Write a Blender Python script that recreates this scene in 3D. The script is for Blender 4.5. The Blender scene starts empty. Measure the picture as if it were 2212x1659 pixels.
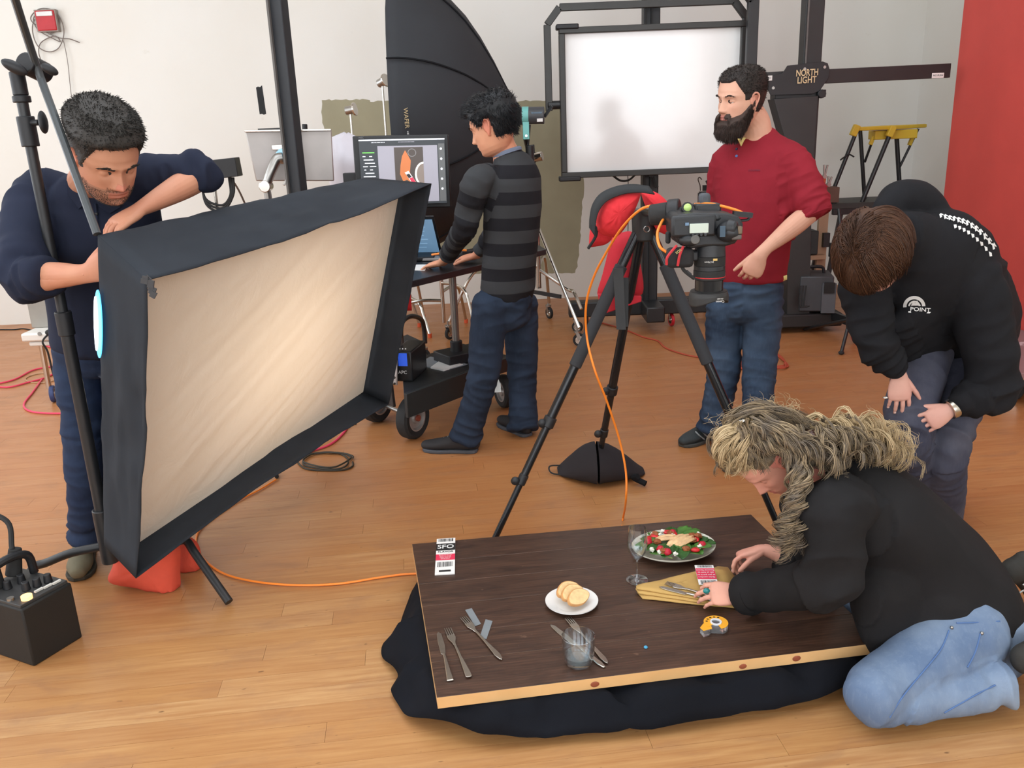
import bpy, bmesh, math, random
import numpy as np
from mathutils import Vector, Matrix, noise, bvhtree
R = math.radians
rnd = random.Random(7)
sc = bpy.context.scene
C = sc.collection

# ------------------------------------------------------------------ camera
CAM_H = 1.6; FPX = 1853.0; PITCH = R(16.8); ROLL = R(2.26)
V = Vector
FWD = V((0, math.cos(PITCH), -math.sin(PITCH)))
UP0 = V((0, math.sin(PITCH), math.cos(PITCH)))
RT0 = V((1, 0, 0))
RIGHT = RT0*math.cos(ROLL) - UP0*math.sin(ROLL)
UPV = RT0*math.sin(ROLL) + UP0*math.cos(ROLL)
cam_d = bpy.data.cameras.new('camera'); cam = bpy.data.objects.new('camera', cam_d); C.objects.link(cam)
cam_d.sensor_fit = 'HORIZONTAL'; cam_d.sensor_width = 36.0; cam_d.lens = FPX/2212*36
cam_d.clip_start = 0.05; cam_d.clip_end = 200
cam.matrix_world = Matrix(((RIGHT.x, UPV.x, -FWD.x, 0), (RIGHT.y, UPV.y, -FWD.y, 0), (RIGHT.z, UPV.z, -FWD.z, CAM_H), (0, 0, 0, 1)))
sc.camera = cam

# ------------------------------------------------------------------ world, daylight, exposure
w = bpy.data.worlds.new('sky'); sc.world = w; w.use_nodes = True
w.node_tree.nodes['Background'].inputs[0].default_value = (0.80, 0.88, 1.0, 1)
w.node_tree.nodes['Background'].inputs[1].default_value = 0.9
sc.view_settings.view_transform = 'Standard'; sc.view_settings.look = 'None'
sc.view_settings.exposure = 0.0; sc.view_settings.gamma = 1.0
try: sc.view_settings.use_curve_mapping = False
except Exception: pass
def area(name, loc, target, sx, sy, power, col):
    l = bpy.data.lights.new(name, 'AREA'); l.shape = 'RECTANGLE'; l.size = sx; l.size_y = sy; l.energy = power; l.color = col
    o = bpy.data.objects.new(name, l); C.objects.link(o); o.location = loc
    o.rotation_euler = (V(target)-V(loc)).to_track_quat('-Z', 'Y').to_euler()
    return o
# daylight entering by the tall windows on the left, the windows behind the camera and the skylight
for i, yy in enumerate((-0.6, 2.4, 5.4)):
    area('window_daylight', (-6.05, yy, 2.55), (0, yy, 1.6), 2.2, 3.2, 76, (0.90, 0.95, 1.0))
for i, xx in enumerate((-3.6, -0.4, 2.6)):
    area('rear_window_daylight', (xx, -3.9, 2.5), (xx, 2, 1.4), 2.4, 3.0, 104, (0.97, 0.985, 1.0))
area('skylight_daylight', (-0.8, 2.6, 4.55), (-0.8, 2.6, 0), 6.0, 4.2, 142, (0.94, 0.97, 1.0))

sc.cycles.max_bounces = 6; sc.cycles.diffuse_bounces = 3; sc.cycles.glossy_bounces = 2; sc.cycles.transmission_bounces = 4; sc.cycles.transparent_max_bounces = 12; sc.cycles.use_adaptive_sampling = True; sc.cycles.adaptive_threshold = 0.04; sc.cycles.adaptive_min_samples = 12; sc.cycles.caustics_reflective = False; sc.cycles.caustics_refractive = False
# ------------------------------------------------------------------ pixel helpers (photo pixels -> points at a given real depth)
def ray(px, py):
    d = FWD*FPX + RIGHT*(px-1106) + UPV*(829.5-py)
    return d.normalized()
def at(px, py, Y):
    d = ray(px, py); return V((0, 0, CAM_H)) + d*(Y/d.y)
def atz(px, py, z=0.0):
    d = ray(px, py); return V((0, 0, CAM_H)) + d*((z-CAM_H)/d.z)
def atx(px, py, X):
    d = ray(px, py); return V((0, 0, CAM_H)) + d*(X/d.x)
WS = 0.045
def wall_y(x): return 8.05 + WS*x
def atw(px, py, off=0.0):
    d = ray(px, py); t = (8.05-off)/(d.y-WS*d.x); return V((0, 0, CAM_H)) + d*t
def proj(p):
    v = V(p)-V((0, 0, CAM_H)); z = v.dot(FWD); return (1106+v.dot(RIGHT)/z*FPX, 829.5-v.dot(UPV)/z*FPX)

# ------------------------------------------------------------------ materials
def lin(c):
    c = c/255.0
    return c/12.92 if c <= 0.04045 else ((c+0.055)/1.055)**2.4
def rgb(*c): return (lin(c[0]), lin(c[1]), lin(c[2]), 1)
MATS = {}
class NT:
    def __init__(s, name):
        s.m = bpy.data.materials.new(name); s.m.use_nodes = True; s.t = s.m.node_tree; s.n = s.t.nodes
        s.b = s.n['Principled BSDF']
    def node(s, t, **kw):
        n = s.n.new(t)
        for k, v in kw.items(): setattr(n, k, v)
        return n
    def link(s, a, b): s.t.links.new(a, b)
    def set(s, k, v): s.b.inputs[k].default_value = v
    def coord(s, scale=(1, 1, 1), rot=(0, 0, 0), kind='Object', world=False):
        mp = s.node('ShaderNodeMapping'); mp.inputs['Scale'].default_value = scale; mp.inputs['Rotation'].default_value = rot
        if world: g = s.node('ShaderNodeNewGeometry'); s.link(g.outputs['Position'], mp.inputs[0])
        else: tc = s.node('ShaderNodeTexCoord'); s.link(tc.outputs[kind], mp.inputs[0])
        return mp.outputs[0]
    def noise(s, vec, scale, detail=3, rough=0.5, dist=0.0):
        n = s.node('ShaderNodeTexNoise'); n.inputs['Scale'].default_value = scale; n.inputs['Detail'].default_value = detail
        n.inputs['Roughness'].default_value = rough; n.inputs['Distortion'].default_value = dist
        s.link(vec, n.inputs['Vector']); return n.outputs[0]
    def ramp(s, fac, stops):
        r = s.node('ShaderNodeValToRGB'); e = r.color_ramp.elements
        while len(e) < len(stops): e.new(0.5)
        for i, (p, c) in enumerate(stops): e[i].position = p; e[i].color = c
        s.link(fac, r.inputs[0]); return r.outputs[0]
    def mix(s, fac, a, b, mode='MIX'):
        n = s.node('ShaderNodeMix', data_type='RGBA', blend_type=mode)
        if isinstance(fac, (int, float)): n.inputs[0].default_value = fac
        else: s.link(fac, n.inputs[0])
        for k, v in ((6, a), (7, b)):
            if isinstance(v, (tuple, list)): n.inputs[k].default_value = v
            else: s.link(v, n.inputs[k])
        return n.outputs[2]
    def math(s, op, a, b=None, c=None):
        n = s.node('ShaderNodeMath', operation=op)
        for i, v in enumerate((a, b, c)):
            if v is None: continue
            if isinstance(v, (int, float)): n.inputs[i].default_value = v
            else: s.link(v, n.inputs[i])
        return n.outputs[0]
    def bump(s, h, strength, dist=0.01):
        b = s.node('ShaderNodeBump'); b.inputs['Strength'].default_value = strength; b.inputs['Distance'].default_value = dist
        s.link(h, b.inputs['Height']); s.link(b.outputs[0], s.b.inputs['Normal']); return b
def M(name, col, rough=0.5, metal=0.0, var=0.10, vscale=8.0, bump=0.0, bscale=200.0, spec=0.5, coat=0.0, sheen=0.0, em=None, ems=1.0, trans=0.0, ior=1.45, sss=0.0, stretch=(1, 1, 1)):
    """procedural material: base colour with soft noise variation and fine bump"""
    if name in MATS: return MATS[name]
    t = NT(name); t.set('Roughness', rough); t.set('Metallic', metal); t.set('Specular IOR Level', spec)
    base = rgb(*col)
    vec = t.coord(stretch)
    if var:
        f = t.noise(vec, vscale, 4)
        a = tuple(min(1, x*(1-var)) for x in base[:3])+(1,); b = tuple(min(1, x*(1+var)) for x in base[:3])+(1,)
        t.link(t.ramp(f, [(0.3, a), (0.7, b)]), t.b.inputs['Base Color'])
    else: t.set('Base Color', base)
    if bump: t.bump(t.noise(vec, bscale, 3), bump, 0.002)
    if coat: t.set('Coat Weight', coat); t.set('Coat Roughness', 0.1)
    if sheen: t.set('Sheen Weight', sheen); t.set('Sheen Roughness', 0.5)
    if em: t.set('Emission Color', rgb(*em)); t.set('Emission Strength', ems)
    if trans: t.set('Transmission Weight', trans); t.set('IOR', ior)
    if sss: t.set('Subsurface Weight', sss); t.set('Subsurface Radius', (0.010, 0.004, 0.002)); t.set('Subsurface Scale', 0.5)
    MATS[name] = t.m; return t.m

# ------------------------------------------------------------------ mesh building
def basis(z, ref=None):
    z = V(z).normalized()
    r = V(ref) if ref is not None else (V((0, 0, 1)) if abs(z.z) < 0.95 else V((1, 0, 0)))
    x = r - z*r.dot(z)
    if x.length < 1e-6: x = z.orthogonal()
    x.normalize(); return x, z.cross(x), z
def frame(loc, x, y, z):
    return Matrix(((x[0], y[0], z[0], loc[0]), (x[1], y[1], z[1], loc[1]), (x[2], y[2], z[2], loc[2]), (0, 0, 0, 1)))
def catmull(P, k):
    P = [np.array(p, float) for p in P]; out = []
    for i in range(len(P)-1):
        p0 = P[i-1] if i > 0 else 2*P[0]-P[1]; p1, p2 = P[i], P[i+1]; p3 = P[i+2] if i+2 < len(P) else 2*P[-1]-P[-2]
        for j in range(k):
            t = j/k; out.append(0.5*((2*p1)+(-p0+p2)*t+(2*p0-5*p1+4*p2-p3)*t*t+(-p0+3*p1-3*p2+p3)*t**3))
    out.append(P[-1]); return out
class MB:
    def __init__(s): s.v = []; s.f = []
    def add(s, vs, fs):
        o = len(s.v); s.v += [tuple(v) for v in vs]; s.f += [tuple(i+o for i in f) for f in fs]; return s
    def box(s, c, size, m=None):
        x, y, z = (q/2 for q in size); vs = [V((a*x, b*y, d*z)) for a in (-1, 1) for b in (-1, 1) for d in (-1, 1)]
        if m is not None: vs = [m @ v for v in vs]
        vs = [v+V(c) for v in vs]
        return s.add(vs, [(0, 1, 3, 2), (4, 6, 7, 5), (0, 4, 5, 1), (2, 3, 7, 6), (0, 2, 6, 4), (1, 5, 7, 3)])
    def bar(s, a, b, w, h, ref=None):
        a, b = V(a), V(b); x, y, z = basis(b-a, ref)
        vs = [p+x*(i*w/2)+y*(j*h/2) for p in (a, b) for i, j in ((-1, -1), (1, -1), (1, 1), (-1, 1))]
        return s.add(vs, [(3, 2, 1, 0), (4, 5, 6, 7)]+[(i, (i+1) % 4, (i+1) % 4+4, i+4) for i in range(4)])
    def cyl(s, a, b, r0, r1=None, n=16):
        r1 = r0 if r1 is None else r1; a, b = V(a), V(b); x, y, z = basis(b-a)
        vs = []
        for p, r in ((a, r0), (b, r1)):
            vs += [p+(x*math.cos(2*math.pi*i/n)+y*math.sin(2*math.pi*i/n))*r for i in range(n)]
        return s.add(vs, [tuple(range(n-1, -1, -1)), tuple(range(n, 2*n))]+[(i, (i+1) % n, (i+1) % n+n, i+n) for i in range(n)])
    def tube(s, path, r, n=8, k=6, closed=False, cap=True):
        P = [V(p) for p in (catmull(path, k) if k > 1 else path)]; m = len(P); vs = []
        x = None
        for i, p in enumerate(P):
            t = (P[min(i+1, m-1)]-P[max(i-1, 0)])
            if t.length < 1e-9: t = V((0, 0, 1))
            t.normalize()
            if x is None: x = basis(t)[0]
            x = x-t*x.dot(t)
            if x.length < 1e-6: x = basis(t)[0]
            x.normalize(); y = t.cross(x); rr = r(i/(m-1)) if callable(r) else r
            vs += [p+(x*math.cos(2*math.pi*j/n)+y*math.sin(2*math.pi*j/n))*rr for j in range(n)]
        fs = [(i*n+j, i*n+(j+1) % n, (i+1)*n+(j+1) % n, (i+1)*n+j) for i in range(m-1) for j in range(n)]
        if cap: fs += [tuple(range(n-1, -1, -1)), tuple(range((m-1)*n, m*n))]
        return s.add(vs, fs)
    def lathe(s, prof, m=None, n=32):
        vs = []; fs = []
        for r, z in prof: vs += [V((max(r, 1e-5)*math.cos(2*math.pi*i/n), max(r, 1e-5)*math.sin(2*math.pi*i/n), z)) for i in range(n)]
        for k in range(len(prof)-1): fs += [(k*n+i, k*n+(i+1) % n, (k+1)*n+(i+1) % n, (k+1)*n+i) for i in range(n)]
        if m is not None: vs = [m @ v for v in vs]
        return s.add(vs, fs)
    def ell(s, c, rad, m=None, n=16, k=10):
        vs = []; fs = []
        for j in range(k+1):
            ph = math.pi*j/k
            for i in range(n):
                a = 2*math.pi*i/n; q = V((rad[0]*max(math.sin(ph), 1e-4)*math.cos(a), rad[1]*max(math.sin(ph), 1e-4)*math.sin(a), rad[2]*math.cos(ph)))
                vs.append((m @ q if m is not None else q)+V(c))
        for j in range(k): fs += [(j*n+i, (j+1)*n+i, (j+1)*n+(i+1) % n, j*n+(i+1) % n) for i in range(n)]
        return s.add(vs, fs)
    def prism(s, poly, t0, t1, m=None):
        n = len(poly); vs = [V((p[0], p[1], t0)) for p in poly]+[V((p[0], p[1], t1)) for p in poly]
        if m is not None: vs = [m @ v for v in vs]
        return s.add(vs, [tuple(range(n-1, -1, -1)), tuple(range(n, 2*n))]+[(i, (i+1) % n, (i+1) % n+n, i+n) for i in range(n)])
    def slab(s, quad, t):
        """quad of world points, thickened along its normal"""
        q = [V(p) for p in quad]; nrm = (q[1]-q[0]).cross(q[-1]-q[0]).normalized()*t; n = len(q)
        return s.add(q+[p+nrm for p in q], [tuple(range(n-1, -1, -1)), tuple(range(n, 2*n))]+[(i, (i+1) % n, (i+1) % n+n, i+n) for i in range(n)])
    def grid(s, rows, closed=False, flip=False):
        h = len(rows); w_ = len(rows[0]); vs = [p for r in rows for p in r]; fs = []
        for i in range(h-1):
            for j in range(w_ if closed else w_-1):
                f = (i*w_+j, i*w_+(j+1) % w_, (i+1)*w_+(j+1) % w_, (i+1)*w_+j); fs.append(f[::-1] if flip else f)
        return s.add(vs, fs)
    def mesh(s, name='mesh', off=None):
        me = bpy.data.meshes.new(name); vs = s.v if off is None else [(a-off[0], b-off[1], c-off[2]) for a, b, c in s.v]
        me.from_pydata(vs, [], s.f); me.update(); return me
    def build(s, name, mat, parent=None, bevel=0.0, smooth=35, seg=2, solid=0.0):
        off = woff(parent); return link(name, s.mesh(name, off), mat, parent, bevel, smooth, seg, solid)
def woff(p):
    o = V((0, 0, 0))
    while p is not None: o = o+p.location; p = p.parent
    return o
def link(name, me, mat, parent=None, bevel=0.0, smooth=35, seg=2, solid=0.0):
    o = bpy.data.objects.new(name, me); C.objects.link(o); o.parent = parent
    if isinstance(mat, (list, tuple)):
        for q in mat: me.materials.append(q)
    elif mat is not None: me.materials.append(mat)
    if smooth:
        me.shade_smooth()
        if smooth < 180: me.set_sharp_from_angle(angle=R(smooth))
    if solid:
        md = o.modifiers.new('solid', 'SOLIDIFY'); md.thickness = solid; md.offset = 0
    if bevel:
        md = o.modifiers.new('bevel', 'BEVEL'); md.width = bevel; md.segments = seg; md.limit_method = 'ANGLE'; md.angle_limit = R(40)
        md.harden_normals = False
    return o
def tag(o, label=None, cat=None, group=None, kind=None):
    if label: o['label'] = label
    if cat: o['category'] = cat
    if group: o['group'] = group
    if kind: o['kind'] = kind
    return o
def thing(name, label, cat, loc=(0, 0, 0), group=None):
    o = bpy.data.objects.new(name, None); C.objects.link(o); o.location = loc; o.empty_display_size = 0.05
    return tag(o, label, cat, group)
def copy_tree(o, parent=None):
    c = o.copy(); C.objects.link(c); c.parent = parent
    for ch in list(o.children): copy_tree(ch, c)
    return c
def text_mesh(txt, size, ext=0.0, align='CENTER', spacing=1.0, bold=0.0):
    cu = bpy.data.curves.new('lettering', 'FONT'); cu.body = txt; cu.size = size; cu.align_x = align; cu.align_y = 'CENTER'
    cu.extrude = ext; cu.space_character = spacing; cu.offset = bold; cu.resolution_u = 3
    o = bpy.data.objects.new('lettering', cu); C.objects.link(o)
    dg = bpy.context.evaluated_depsgraph_get(); dg.update()
    me = bpy.data.meshes.new_from_object(o.evaluated_get(dg)); bpy.data.objects.remove(o); return me
def lettering(txt, size, m, mat, parent, name='lettering', ext=0.0004, sx=1.0, spacing=1.0, bold=0.0):
    """flat print: m maps text plane (x right, y up, z out) to world"""
    me = text_mesh(txt, size, ext, spacing=spacing, bold=bold)
    if sx != 1.0: me.transform(Matrix.Diagonal((sx, 1, 1, 1)))
    me.transform(m); me.transform(Matrix.Translation(-woff(parent)))
    me.materials.clear(); return link(name, me, mat, parent, smooth=0)
# ================================================================== SETTING
# ---- floor: strip planks, direction 6.2 degrees off the picture plane
PA = R(6.2); PD = V((math.cos(PA), math.sin(PA), 0)); PN = V((-math.sin(PA), math.cos(PA), 0))
def floor_material():
    t = NT('floor_maple')
    oi = t.node('ShaderNodeObjectInfo'); g = t.node('ShaderNodeNewGeometry')
    rn = t.math('FRACT', t.math('ADD', oi.outputs['Random'], g.outputs['Random Per Island']))
    base = t.ramp(rn, [(0.0, rgb(186, 138, 90)), (0.3, rgb(199, 153, 101)), (0.62, rgb(192, 143, 90)), (0.85, rgb(206, 164, 114)), (1.0, rgb(178, 126, 78))])
    v = t.coord(rot=(0, 0, -PA), world=True)
    off = t.node('ShaderNodeVectorMath', operation='ADD'); t.link(v, off.inputs[0])
    cb = t.node('ShaderNodeCombineXYZ'); t.link(t.math('MULTIPLY', rn, 37.0), cb.inputs[0]); t.link(t.math('MULTIPLY', rn, 11.0), cb.inputs[1]); t.link(cb.outputs[0], off.inputs[1])
    st = t.node('ShaderNodeMapping'); st.inputs['Scale'].default_value = (1.6, 26, 1); t.link(off.outputs[0], st.inputs[0])
    grain = t.noise(st.outputs[0], 2.2, 6, 0.62, 0.35)
    c1 = t.mix(t.ramp(grain, [(0.35, (0.75, 0.75, 0.75, 1)), (0.75, (0, 0, 0, 1))]), base, rgb(166, 112, 66))
    sx = t.node('ShaderNodeSeparateXYZ'); t.link(v, sx.inputs[0]); wear = t.math('ADD', t.math('MULTIPLY', t.math('SUBTRACT', sx.outputs[1], 2.3), .45), t.math('MULTIPLY', t.math('SUBTRACT', t.noise(v, .9, 3, .5), .5), 1.6))
    c1 = t.mix(t.ramp(wear, [(0.1, (0, 0, 0, 1)), (0.75, (.62, .62, .62, 1))]), c1, rgb(176, 108, 62))
    st2 = t.node('ShaderNodeMapping'); st2.inputs['Scale'].default_value = (3.5, 9, 1); t.link(v, st2.inputs[0])
    stain = t.noise(st2.outputs[0], 1.1, 5, 0.6, 0.4)
    c2 = t.mix(t.ramp(stain, [(0.52, (0, 0, 0, 1)), (0.74, (0.55, 0.55, 0.55, 1))]), c1, rgb(152, 110, 80))
    st3 = t.node('ShaderNodeMapping'); st3.inputs['Scale'].default_value = (1.0, 2.2, 1); t.link(v, st3.inputs[0])
    spot = t.noise(st3.outputs[0], 19, 2, 0.5)
    c3 = t.mix(t.ramp(spot, [(0.72, (0, 0, 0, 1)), (0.78, (0.7, 0.7, 0.7, 1))]), c2, rgb(96, 62, 38))
    t.link(c3, t.b.inputs['Base Color'])
    t.link(t.ramp(stain, [(0.3, (0.30,)*3+(1,)), (0.8, (0.46,)*3+(1,))]), t.b.inputs['Roughness'])
    t.bump(grain, 0.06, 0.001); t.set('Specular IOR Level', 0.45)
    return t.m
FLOOR = floor_material()
sub = MB().box((-1.2, 2.2, -0.06), (12.0, 13.4, 0.06)).build('floor', M('subfloor', (70, 44, 26), 0.9), smooth=0)
tag(sub, 'warm strip plank floor of worn maple boards', kind='structure')
PW = 0.0845
pl = MB().box((0, 0, -0.015), (1, PW-0.0007, 0.03)).mesh('plank')
rows = []
for k in range(-24, 82):
    c = 2.190+PW*(k+0.5)
    x = -8.0-rnd.random()*1.6
    while x < 6.5:
        L = rnd.uniform(0.7, 2.1); rows.append((c, x, L)); x += L
cand = []
for c, x, L in rows:
    mid = PD*(x+L/2)+PN*c
    if not (-7.0 < mid.x < 4.6 and -4.3 < mid.y < 8.6): continue
    vis = 0
    for q in (0.1, 0.5, 0.9):
        p = PD*(x+L*q)+PN*c
        if p.y > 0.8:
            a, b = proj(p)
            if -30 < a < 2240 and b < 1700: vis = 1
    cand.append((vis, mid.length, c, x, L))
near = sorted([q for q in cand if q[0]], key=lambda q: q[1])[:300]
first = True; nset = set((q[2], q[3]) for q in near)
for _, d, c, x, L in near:
    o = bpy.data.objects.new('plank', pl); C.objects.link(o); o.parent = sub
    p = PD*(x+L/2)+PN*c; o.location = (p.x, p.y, rnd.uniform(-0.0003, 0.0)); o.rotation_euler = (0, 0, PA); o.scale = (L-0.0008, 1, 1)
    if first: pl.materials.append(FLOOR); first = False
far = MB()
for _, d, c, x, L in cand:
    if (c, x) in nset: continue
    p = PD*(x+L/2)+PN*c
    far.box((p.x, p.y, -0.015), (L-0.0008, PW-0.0007, 0.03), Matrix.Rotation(PA, 3, 'Z'))
tag(far.build('far_planks', FLOOR, sub, smooth=0), kind='stuff')

# ---- walls
def wall_mat():
    t = NT('wall_paint_white')
    v = t.coord(world=True)
    n = t.noise(v, 0.55, 3, 0.5); n2 = t.noise(v, 14, 3, 0.6)
    c = t.ramp(n, [(0.3, rgb(232, 229, 220)), (0.7, rgb(238, 238, 234))])
    c = t.mix(t.ramp(n2, [(0.70, (0, 0, 0, 1)), (0.80, (0.35, 0.35, 0.35, 1))]), c, rgb(214, 208, 196))
    t.link(c, t.b.inputs['Base Color']); t.set('Roughness', 0.75); t.bump(t.noise(v, 60, 4), 0.05, 0.003)
    return t.m
WALL = wall_mat()
TOPZ = 4.8
XL, XR, YB = -6.2, 3.82, -4.1
def wq(x0, x1, z0, z1): return [(x0, wall_y(x0), z0), (x1, wall_y(x1), z0), (x1, wall_y(x1), z1), (x0, wall_y(x0), z1)]
tag(MB().slab(wq(XL, XR, 0, TOPZ)[::-1], 0.15).build('wall_back', WALL, smooth=0), 'long white painted studio wall behind the equipment', kind='structure')
tag(MB().slab([(XR, 8.25, 0), (XR, YB, 0), (XR, YB, TOPZ), (XR, 8.25, TOPZ)][::-1], 0.15).build('wall_right', WALL, smooth=0), 'white painted side wall beside the red panel', kind='structure')
# left wall with three tall window openings, rear wall with three, ceiling with one skylight opening
def opening_wall(name, horiz, fixed, lo, hi, ops, z0, z1, t, label):
    mb = MB()
    def add(a, b, c, d):
        if b-a < 1e-4 or d-c < 1e-4: return
        if horiz: mb.box(((a+b)/2, fixed, (c+d)/2), (b-a, t, d-c))
        else: mb.box((fixed, (a+b)/2, (c+d)/2), (t, b-a, d-c))
    add(lo, hi, 0, z0); add(lo, hi, z1, TOPZ); cur = lo
    for a, b in ops: add(cur, a, z0, z1); cur = b
    add(cur, hi, z0, z1)
    return tag(mb.build(name, WALL, smooth=0), label, kind='structure')
opening_wall('wall_left', False, XL-0.075, YB, 8.0, [(-1.7, 0.5), (1.3, 3.5), (4.3, 6.5)], 0.95, 4.15, 0.15, 'white side wall with tall daylight windows')
opening_wall('wall_rear', True, YB-0.075, XL, XR, [(-4.8, -2.4), (-1.6, 0.8), (1.4, 3.4)], 1.0, 4.0, 0.15, 'white rear wall with daylight windows')
ceil = MB()
for c, s_ in (((-5.1, 2.1, TOPZ+0.05), (2.5, 12.8, 0.1)), ((3.05, 2.1, TOPZ+0.05), (1.8, 12.8, 0.1)), ((-0.85, -1.9, TOPZ+0.05), (6.0, 4.8, 0.1)), ((-0.85, 6.65, TOPZ+0.05), (6.0, 3.9, 0.1))): ceil.box(c, s_)
tag(ceil.build('ceiling', WALL, smooth=0), 'white studio ceiling with a skylight opening', kind='structure')
# olive roller-paint patches on the back wall (thin paint skins with ragged edges)
OLIVE = M('olive_paint', (162, 157, 130), 0.7, var=0.08, vscale=3, bump=0.15, bscale=90)
def patch(name, pts, jag, seed):
    r2 = random.Random(seed); P = []
    for i, (a, b) in enumerate(zip(pts, pts[1:]+pts[:1])):
        n = max(2, int(math.hypot(b[0]-a[0], b[1]-a[1])/7))
        for j in range(n):
            t = j/n; P.append((a[0]+(b[0]-a[0])*t+r2.uniform(-jag, jag), a[1]+(b[1]-a[1])*t+r2.uniform(-jag, jag)))
    o = MB().slab([atw(x, y, 0.0005) for x, y in P], 0.0012)
    return o.build(name, OLIVE, bpy.data.objects['wall_back'], smooth=0)
patch('paint_patch', [(696, 216), (798, 215), (800, 219), (880, 217), (1000, 219), (1112, 222), (1130, 217), (1225, 219), (1262, 390), (1256, 470), (1250, 560), (1243, 590), (1165, 591), (900, 590), (720, 400), (705, 300), (694, 250)], 1.6, 3)
# ================================================================== shared materials
BLKM = M('black_metal', (34, 35, 37), 0.42, var=0.12, bump=0.05)
BLKP = M('black_plastic', (30, 31, 34), 0.5, var=0.12, bump=0.1, bscale=400)
BLKF = M('black_fabric', (47, 51, 57), 0.85, var=0.14, vscale=5, bump=0.25, bscale=700, spec=.2)
BLKF2 = M('black_inner_fabric', (26, 27, 30), 0.9, var=0.12, vscale=5, bump=0.25, bscale=700, spec=.2)
RUB = M('black_rubber', (38, 38, 38), 0.8, var=0.15, vscale=30, bump=0.2, bscale=200)
CHR = M('chrome', (205, 200, 192), 0.18, 1.0, var=0.05)
STL = M('brushed_steel', (170, 168, 164), 0.35, 1.0, var=0.08, vscale=20)
ALU = M('painted_silver', (176, 170, 166), 0.42, 0.5, var=0.05)
WHT = M('white_plastic', (226, 222, 214), 0.45, var=0.04)
PAPER = M('white_card', (238, 236, 232), 0.7, var=0.03)
INK = M('black_ink', (28, 26, 26), 0.7, var=0.0)
REDF = M('red_canvas', (214, 44, 52), 0.85, var=0.12, vscale=10, bump=0.25, bscale=500)
ORNF = M('faded_red_canvas', (216, 84, 62), 0.85, var=0.12, vscale=9, bump=0.25, bscale=500)
REDW = M('red_urethane', (196, 34, 48), 0.45, var=0.06)
ORC = M('orange_cable', (255, 140, 44), 0.45, var=0.05)
PKC = M('pink_cable', (236, 70, 104), 0.55, var=0.05)
RSC = M('rust_red_cable', (176, 72, 46), 0.6, var=0.08)
WHITEPRINT = M('white_print', (232, 232, 230), 0.6, var=0.0)
GLOSSW = M('white_acrylic', (238, 238, 236), 0.12, var=0.01, coat=0.6)

def cushion(mb, O, U, W, N, t, nu=18, nv=18, p=0.5, bend=None, wob=0.0, seed=0):
    O, U, W, N = V(O), V(U), V(W), V(N).normalized()
    for sgn in (1, -1):
        rows = []
        for i in range(nu+1):
            u = -1+2*i/nu; row = []
            for j in range(nv+1):
                v = -1+2*j/nv
                h = t*max(0, (1-u**4))**p*max(0, (1-v**4))**p
                q = O+U*u*(1-0.06*(1-v*v)*0)+W*v+N*(sgn*h)
                if wob: q += N*(wob*noise.noise(V((u*2.1+seed, v*2.1, sgn*3.0)))*(1-u**4)*(1-v**4))
                if bend: q = bend(q, u, v)
                row.append(q)
            rows.append(row)
        mb.grid(rows, flip=(sgn < 0))
    return mb
def poly_cushion(root, px, Y, t, name, mat, lift=(0, -1, .1), seed=0, zmin=None):
    """stuffed pouch whose outline passes through the given points at depth Y"""
    P = [at(x, y, Y) for x, y in px]; P = [V(p) for p in catmull(P+[P[0]], 5)][:-1]; c = V((0, 0, 0))
    for p in P: c += p
    c /= len(P); N = V(lift).normalized(); n = len(P); K = 9
    def bulge(k, i, s): return t*s*math.sqrt(max(0, 1-(k/K)**2.6))*(1+.16*(k/K)*noise.noise(V((i*.35, k*.5, seed))))
    front = [[c.lerp(p, k/K)+N*bulge(k, i, 1) for i, p in enumerate(P)] for k in range(K, 0, -1)]; back = [[c.lerp(p, k/K)-N*bulge(k, i, .7) for i, p in enumerate(P)] for k in range(K, 0, -1)]
    mb = MB().grid(front, closed=True, flip=True).grid(back, closed=True); o = len(mb.v); mb.v += [tuple(c+N*t), tuple(c-N*t*.7)]; f0 = (K-1)*n; b0 = K*n+(K-1)*n
    for i in range(n): mb.f.append((f0+i, f0+(i+1) % n, o)); mb.f.append((b0+(i+1) % n, b0+i, o+1))
    if zmin is not None: mb.v = [(a, b, max(z, zmin)) for a, b, z in mb.v]
    return mb.build(name, mat, root, smooth=80)
def wheel(parent, c, axis, r, wd, rim=CHR, tyre=RUB, name='wheel'):
    """tyre with a hub; axis is the axle direction"""
    x, y, z = basis(axis); m = frame(c, x, y, z)
    t = MB().lathe([(r*0.62, -wd*0.42), (r*0.86, -wd*0.5), (r*0.97, -wd*0.36), (r, 0), (r*0.97, wd*0.36), (r*0.86, wd*0.5), (r*0.62, wd*0.42), (r*0.6, 0), (r*0.62, -wd*0.42)], m, 28).build(name, tyre, parent)
    MB().lathe([(0, -wd*0.36), (r*0.24, -wd*0.4), (r*0.28, -wd*0.22), (r*0.52, -wd*0.2), (r*0.56, -wd*0.42), (r*0.64, -wd*0.42), (r*0.64, wd*0.42), (r*0.56, wd*0.42), (r*0.52, wd*0.2), (r*0.28, wd*0.22), (r*0.24, wd*0.4), (0, wd*0.36)], m, 24).build('hub', rim, t)
    return t
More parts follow.
